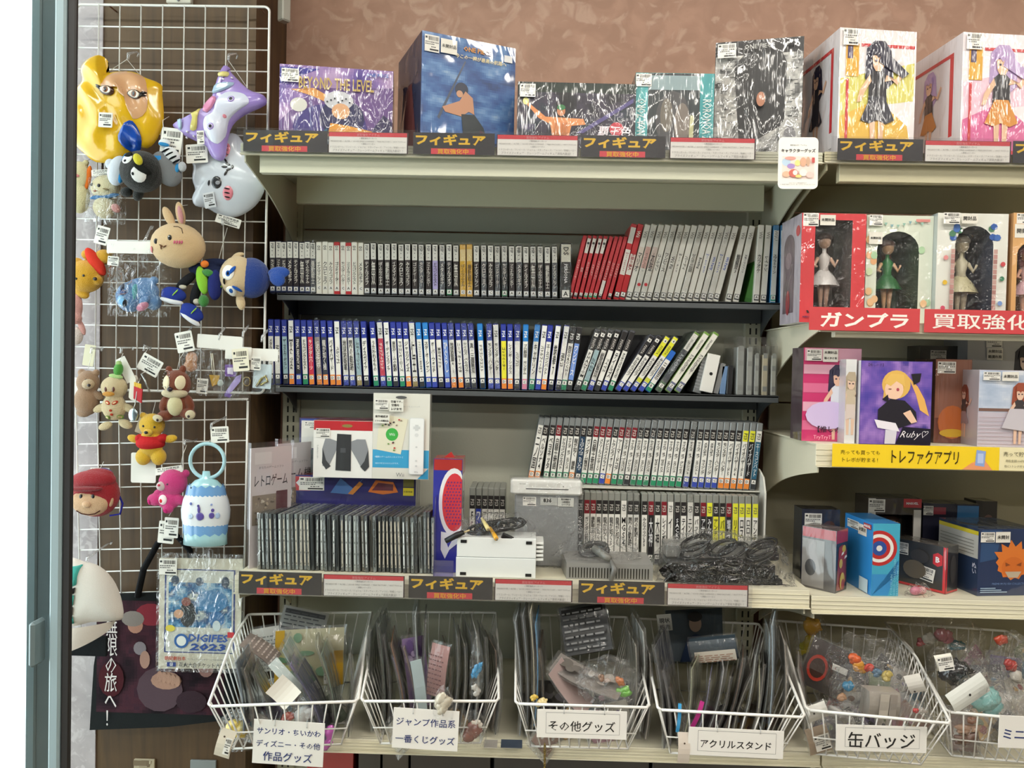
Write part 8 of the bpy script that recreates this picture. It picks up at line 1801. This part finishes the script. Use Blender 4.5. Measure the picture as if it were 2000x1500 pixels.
# basket three
b3_ = ((1012, 1195, 1022, 1440, '#8a9094', 'silver'), (1026, 1185, 1034, 1420, '#5a6068', 'slate'), (1040, 1180, 1044, 1400, '#a39c88', 'tan'), (1050, 1200, 1048, 1390, '#4e86b0', 'sky blue'), (1058, 1250, 1060, 1410, '#4a3c30', 'dark brown'), (1232, 1240, 1222, 1430, '#8f8a80', 'beige'), (1246, 1215, 1240, 1400, '#a3a6a4', 'striped grey'), (1258, 1255, 1250, 1420, '#97908a', 'taupe'))
for k, (xt, yt, xb, yb, c, d_) in enumerate(b3_): S('%s sleeve edge, %s upright sleeve in third basket' % (d_, ordn(k + 1)), xt, yt, xb, yb, 1.60, .13, 86 if k < 5 else 92, c)
S('dark grey boxed item printed with white text, top of third basket', 1135, 1180, 1150, 1275, 1.66, .105, -16, '#5c6064', dtext(7, '#a9acae', '#26282a'), back=.05, th=.012, name='boxed_item')
S('clear-bagged flat card lying aslant across third basket', 1085, 1290, 1215, 1350, 1.50, .06, 30, '#8d8580', dblob(('#6a6560', '#a49c94'), 8), back=.05)
S('black-edged pink card under the slanted bag in third basket', 1085, 1300, 1150, 1385, 1.52, .05, 40, '#b49c98', None)
lump('bagged_charm', 'bagged charm with bead cluster and orange piece in third basket', 1190, 1325, 1.50, ((-16, -2, 8, 7, '#8c6c58'), (-6, 4, 8, 6, '#a39084'), (22, 6, 13, 9, '#b36a3c'), (30, 24, 18, 10, '#6fae4c')), (62, 44), 'charm')
lump('gold_charm', 'gold chain charm poking over the third basket rim', 1050, 1368, 1.46, ((-8, -6, 10, 6, '#c9a948'), (6, 4, 16, 8, '#d8c48c')), None, 'charm')
S('dark bagged packet deep in third basket', 1095, 1330, 1100, 1420, 1.56, .10, -10, '#2c2b2d', dblob(('#45434a', '#1d1c1e'), 5))
m = MB()
for k in range(13): c = W(1064, 1455 + k * 4.2, 1.48); m.tube([(c.x + .0022 * math.cos(a) * (1 if k % 2 else .35), c.y + .0022 * math.sin(a) * (.3 if k % 2 else 1), c.z + .0036 * math.sin(a)) for a in [i * math.pi / 4 for i in range(8)]], .0007, '#8a7440', 4, closed=True)
props(m.build('chain', 'chrome'), 'brass chain dangling under the third basket', 'chain')
# basket four
b4 = ((1290, 1245, 1310, 1450, '#4a4a4c', 'charcoal'), (1302, 1290, 1318, 1450, '#77777c', 'grey'), (1312, 1320, 1330, 1460, '#5a5048', 'umber'), (1360, 1290, 1340, 1450, '#8a8a72', 'olive grey'), (1390, 1310, 1352, 1450, '#6a6a80', 'slate violet'), (1412, 1290, 1368, 1450, '#9a9a9c', 'pale grey'), (1432, 1310, 1388, 1455, '#4c4640', 'dark taupe'), (1452, 1275, 1402, 1450, '#5d4a40', 'brown'),
      (1465, 1300, 1420, 1450, '#a8a49c', 'stone'), (1480, 1270, 1440, 1450, '#8d918e', 'silver'), (1492, 1285, 1458, 1455, '#77726c', 'mid taupe'), (1500, 1225, 1476, 1450, '#9aa4a8', 'frosted'), (1512, 1205, 1500, 1450, '#8494a0', 'blue-grey'), (1484, 1290, 1470, 1430, '#c4c4a8', 'cream'), (1528, 1240, 1520, 1440, '#a49c94', 'warm grey'))
for k, (xt, yt, xb, yb, c, d_) in enumerate(b4): S('%s sleeve edge, %s leaning sleeve among the acrylic stands' % (d_, ordn(k + 1)), xt, yt, xb, yb, 1.56 + .012 * (k % 3), .12, 69 + (k % 3) * 4, c)
S('dark picture folder with blue-coated figure, back of acrylic stand basket', 1355, 1190, 1360, 1290, 1.76, .13, 0, '#3c4a54', lambda m, w_, h_: (m.poly([(w_ * .2, .001), (w_ * .35, h_ * .45), (w_ * .5, h_ * .55), (w_ * .68, h_ * .45), (w_ * .85, .001)], '#26344e'), m.disc(w_ * .5, h_ * .74, w_ * .11, h_ * .16, '#9a8474'), m.disc(w_ * .5, h_ * .88, w_ * .13, h_ * .1, '#2a2826')), name='picture_folder')
S('sticker slip reading as sold-as-seen, basket of acrylic stands', 1296, 1200, 1300, 1232, 1.72, .032, -6, '#ccccc4', lambda m, w_, h_: (m.text('現状', w_ * .5, h_ * .7, w_ * .8, h_ * .3, '#222', bold=.02), m.text('販売', w_ * .5, h_ * .3, w_ * .8, h_ * .3, '#222', bold=.02)), film=False, name='sticker_slip', th=.0006)
S('white-labelled dark box lying aslant in acrylic stand basket', 1390, 1250, 1398, 1290, 1.60, .095, -14, '#2c3a44', lambda m, w_, h_: (m.quad(w_ * .08, w_ * .96, h_ * .02, h_ * .55, '#c9c2b4'), dtext(4, '#8a5a40')(m, w_, h_ * .5)), th=.02, name='boxed_item')
S('bright blue lanyard strip in the acrylic stand basket', 1328, 1375, 1323, 1430, 1.45, .006, 0, '#3f9ad0', film=False, name='lanyard', th=.003)
S('magenta ribbon strip in the acrylic stand basket', 1372, 1370, 1352, 1420, 1.45, .008, 0, '#b02c7c', film=False, name='ribbon', th=.002)
S('hanging white price tag under the acrylic stand basket', 1336, 1430, 1334, 1490, 1.44, .022, 0, '#d4c8bc', lambda m, w_, h_: m.disc(w_ * .5, h_ * .7, .0018, .0018, '#4a3a30'), film=False, name='hang_tag', th=.0008)
# basket five
lump('yellow_plush', 'yellow and orange plush at the back of badge basket', 1583, 1245, 1.78, ((0, -22, 18, 22, '#d9a02c'), (-4, 12, 14, 26, '#b8a424'), (-14, 20, 8, 14, '#a8a020')), (30, 60), 'plush toy')
S('dark box with red ring and white label in badge basket', 1630, 1262, 1600, 1350, 1.60, .085, -28, '#2c1f1a', lambda m, w_, h_: (m.disc(w_ * .3, h_ * .45, w_ * .24, h_ * .28, '#a83424'), m.disc(w_ * .3, h_ * .45, w_ * .18, h_ * .21, '#3a241c'), m.quad(w_ * .6, w_ * .95, h_ * .55, h_ * .68, '#cfccc4')), name='boxed_item', th=.012)
lump('bagged_figure', 'orange-haired figure with blue and yellow dress in bag', 1695, 1300, 1.56, ((-28, -14, 14, 12, '#cf5a24'), (-18, 2, 16, 12, '#dc9a34'), (2, 4, 14, 8, '#c23c2c'), (18, 12, 14, 8, '#5a7a94'), (36, 18, 14, 10, '#c9b464')), (78, 58), 'figure')
lump('bagged_badge', 'blue glassy badge in bag, badge basket', 1656, 1340, 1.52, ((0, 0, 12, 13, '#3a7a9c'), (-12, 22, 12, 8, '#a47c5c')), (34, 40), 'badge')
S('white header card with hole over badge basket rim', 1780, 1318, 1795, 1352, 1.50, .030, -20, '#d3cdc4', lambda m, w_, h_: m.disc(w_ * .3, h_ * .2, .002, .002, '#3a3230'), film=False, name='header_card', th=.0008)
S('grey and silver striped tin box in badge basket', 1728, 1352, 1722, 1402, 1.50, .065, 8, '#a49c92', lambda m, w_, h_: (m.quad(w_ * .3, w_ * .6, .001, h_ - .001, '#b8b0a4'), m.quad(w_ * .62, w_ * .85, .001, h_ - .001, '#968e86')), th=.03, name='tin_box')
S('white bagged paper with hole at front of badge basket', 1590, 1376, 1600, 1405, 1.47, .040, 4, '#c9c6be', lambda m, w_, h_: m.disc(w_ * .3, h_ * .6, .002, .002, '#3a3230'), name='header_card')
S('tan wrapped badge card with barcode low in badge basket', 1592, 1420, 1604, 1470, 1.50, .045, 6, '#a8937c', lambda m, w_, h_: m.sticker(w_ * .6, h_ * .45, w_ * .7, h_ * .6))
S('pale plastic sleeve curling at side of badge basket', 1560, 1290, 1572, 1410, 1.58, .10, 70, '#8f8a84', None)
lump('red_charm', 'small red charm on bag at the front of badge basket', 1788, 1388, 1.47, ((0, 0, 8, 6, '#b8282c'), (14, 0, 12, 5, '#a39c94')), (30, 18), 'charm')
lump('round_badge', 'clear round badge packet at front of badge basket', 1640, 1395, 1.48, ((0, 0, 34, 14, '#8d8a86'),), (44, 26), 'badge')
# basket six
lump('bagged_cables', 'black crumpled bag with white price sticker, basket at picture edge', 1868, 1315, 1.56, ((0, 0, 44, 34, '#1e1d20'), (16, 14, 30, 20, '#26252a')), (62, 52), 'bag')
S('white price sticker on the black crumpled bag', 1840, 1278, 1846, 1308, 1.50, .032, -4, '#dcd8cc', lambda m, w_, h_: m.sticker(w_ * .5, h_ * .5, w_ * .9, h_ * .9), film=False, name='price_sticker', th=.0006)
lump('turquoise_toy', 'pale turquoise toy in bag with white header, basket at picture edge', 1925, 1365, 1.50, ((0, 0, 34, 26, '#8cc0bc'), (10, 16, 26, 14, '#7db0b0')), (60, 50))
S('white header card with hole above turquoise toy', 1880, 1335, 1900, 1372, 1.475, .085, 8, '#d6d8d2', lambda m, w_, h_: m.disc(w_ * .48, h_ * .5, .0025, .0025, '#2a2826'), film=False, name='header_card', th=.0008)
lump('bagged_plush', 'pink and white plush in clear bag at back of edge basket', 1840, 1240, 1.72, ((0, 0, 20, 16, '#c07a80'), (-24, 8, 14, 14, '#c4c0b4'), (28, 18, 20, 10, '#2c6a74'), (-40, 14, 10, 8, '#a03c44')), (74, 44), 'plush toy')
lump('bagged_plush', 'red and white plush at the picture edge of the last basket', 1975, 1300, 1.62, ((0, 0, 16, 14, '#b03a38'), (10, 20, 18, 14, '#c9c4ba'), (-20, -50, 16, 12, '#b0442c')), (50, 60), 'plush toy')
lump('bagged_toy', 'tan disc-shaped toy low in the last basket', 1890, 1425, 1.51, ((0, 0, 28, 10, '#b8937a'), (-4, 20, 30, 12, '#6a4a3c'), (6, -18, 12, 8, '#a8745c')), (44, 44))
# many small bagged packets filling the baskets
CN = {'#a8a29a': 'pale grey', '#7d5c4a': 'brown', '#4c4a50': 'charcoal', '#b8b2a4': 'cream', '#8c3c3a': 'brick red', '#3f6e88': 'steel blue', '#c29a54': 'mustard', '#6c7c5a': 'moss green', '#a8788c': 'dusty pink', '#2f2c30': 'black', '#c8c4bc': 'white', '#7a6a94': 'mauve'}
def packet(bn, label, px, py, Y, w_, h_, col, rx, ry, rz):
    c = W(px, py, Y); c.z = max(c.z, ZB + .012)
    t = thing('bagged_packet', label, 'packet', tuple(c), (math.radians(rx), math.radians(ry), math.radians(rz)))
    rr = random.Random(int(px * 7 + py)); m = MB(); m.box(-w_ * .38, w_ * .38, -.002, .002, -h_ * .36, h_ * .36, col, .0008)
    y = -.0023
    for k in range(4): m.disc(rr.uniform(-.22, .22) * w_, rr.uniform(-.2, .2) * h_, w_ * rr.uniform(.05, .12), h_ * rr.uniform(.04, .12), rr.choice(list(CN)), 8, y - k * .0002)
    m.build('card', 'print', t)
    m = MB(); vs = []; fs = []; nx, nz = 6, 7
    for s_ in (-1, 1):
        k = len(vs)
        for j in range(nz + 1):
            for i in range(nx + 1):
                u, v = i / nx - .5, j / nz - .5; b = math.cos(u * math.pi) * math.cos(v * math.pi)
                vs.append((u * w_, s_ * (.0008 + .008 * max(0, b) ** .6) + .003 * noise.noise(Vector((u * 6, v * 6, px))), v * h_))
        for j in range(nz):
            for i in range(nx): q = k + j * (nx + 1) + i; fs.append((q, q + 1, q + nx + 2, q + nx + 1))
    m.add(vs, fs, '#fff'); m.build('bag', 'bag_thick', t)
PK = {'first': (495, 665, 1395, 1440, 6, 1.52), 'second': (780, 945, 1395, 1440, 5, 1.52), 'third': (1070, 1232, 1345, 1440, 9, 1.52), 'fourth': (1350, 1510, 1400, 1440, 5, 1.53), 'fifth': (1610, 1800, 1300, 1440, 16, 1.55), 'last': (1880, 2030, 1270, 1440, 12, 1.55)}
rp = random.Random(5)
for bn, (xa, xb, ya, yb, n, Y0) in PK.items():
    cols = list(CN); rp.shuffle(cols)
    for k in range(n):
        f = (k + .5) / n; px = xa + (xb - xa) * ((k * .618) % 1.0); py = yb - (yb - ya) * f + rp.uniform(-6, 6); Y = Y0 + .14 * f + rp.uniform(-.01, .01); col = cols[k % len(cols)]
        side = 'tote bag side' if (px - xa) < (xb - xa) * .33 else 'far side' if (px - xa) > (xb - xa) * .67 else 'middle'
        lay = 'lowest' if f < .34 else 'topmost' if f > .67 else 'mid-height'
        packet(bn, '%s card in crinkled bag, %s in %s basket, %s%s' % (CN[col], lay, bn, side, '' if k < 12 else ', behind the others'), px, py, Y, rp.uniform(.055, .085), rp.uniform(.06, .10), col, rp.uniform(-35, 10), rp.uniform(-50, 50), rp.uniform(-30, 30))
# items on the deck and below
for (x0, x1, y, c, lb) in ((945, 972, 1452, '#b5b0a8', 'scrap of clear tape on the low shelf after second basket'), (978, 1020, 1452, '#3f4a5c', 'dark blue flat item on low shelf between second and third baskets')):
    a = WZ(x0, y + 8, ZDKT + .001); b = WZ(x1, y - 6, ZDKT + .001); m = MB(); m.box(a.x, b.x, a.y, b.y, ZDKT + .0003, ZDKT + .002, c); props(m.build('flat_packet', 'film_smooth'), lb, 'packet')
ZLOW = ZDKT - .16
SH = shelf(uA, XA0 + .13, XA1, ZLOW, '#9a9684', .024, YDK + .04); SH2 = shelf(uB, XB0, XB1, ZLOW, '#9a9684', .024, YDK + .04)
for (x0, x1, c, lb, tx) in ((600, 692, '#a81c20', 'red box on the shelf below the first basket', None), (700, 745, '#2a2522', 'dark box with grey letters below the second basket', 'ア'), (747, 800, '#3a3128', 'brown-black box with arrow below the second basket', '←'), (802, 960, '#1c1414', 'long black box below the second and third baskets', None), (965, 1270, '#17181c', 'wide black box below the third basket', None), (1275, 1540, '#1d1c1e', 'dark grey box below the acrylic stand basket', None)):
    a = W(x0, 1480, 1.60).x; b = W(x1, 1480, 1.60).x
    m = MB(); m.box(a, b - .002, 1.60, 1.80, ZLOW + .0003, ZLOW + .125, c, .001)
    t = thing('low_box', lb, 'box', (0, 0, 0)); m.build('carton', 'film_smooth', t)
    if tx: m = MB(Matrix.Translation((0, 1.60, ZLOW))); m.text(tx, (a + b) / 2, .112, .03, .018, '#b9b6a8', bold=.02); m.build('lettering', 'print', t)
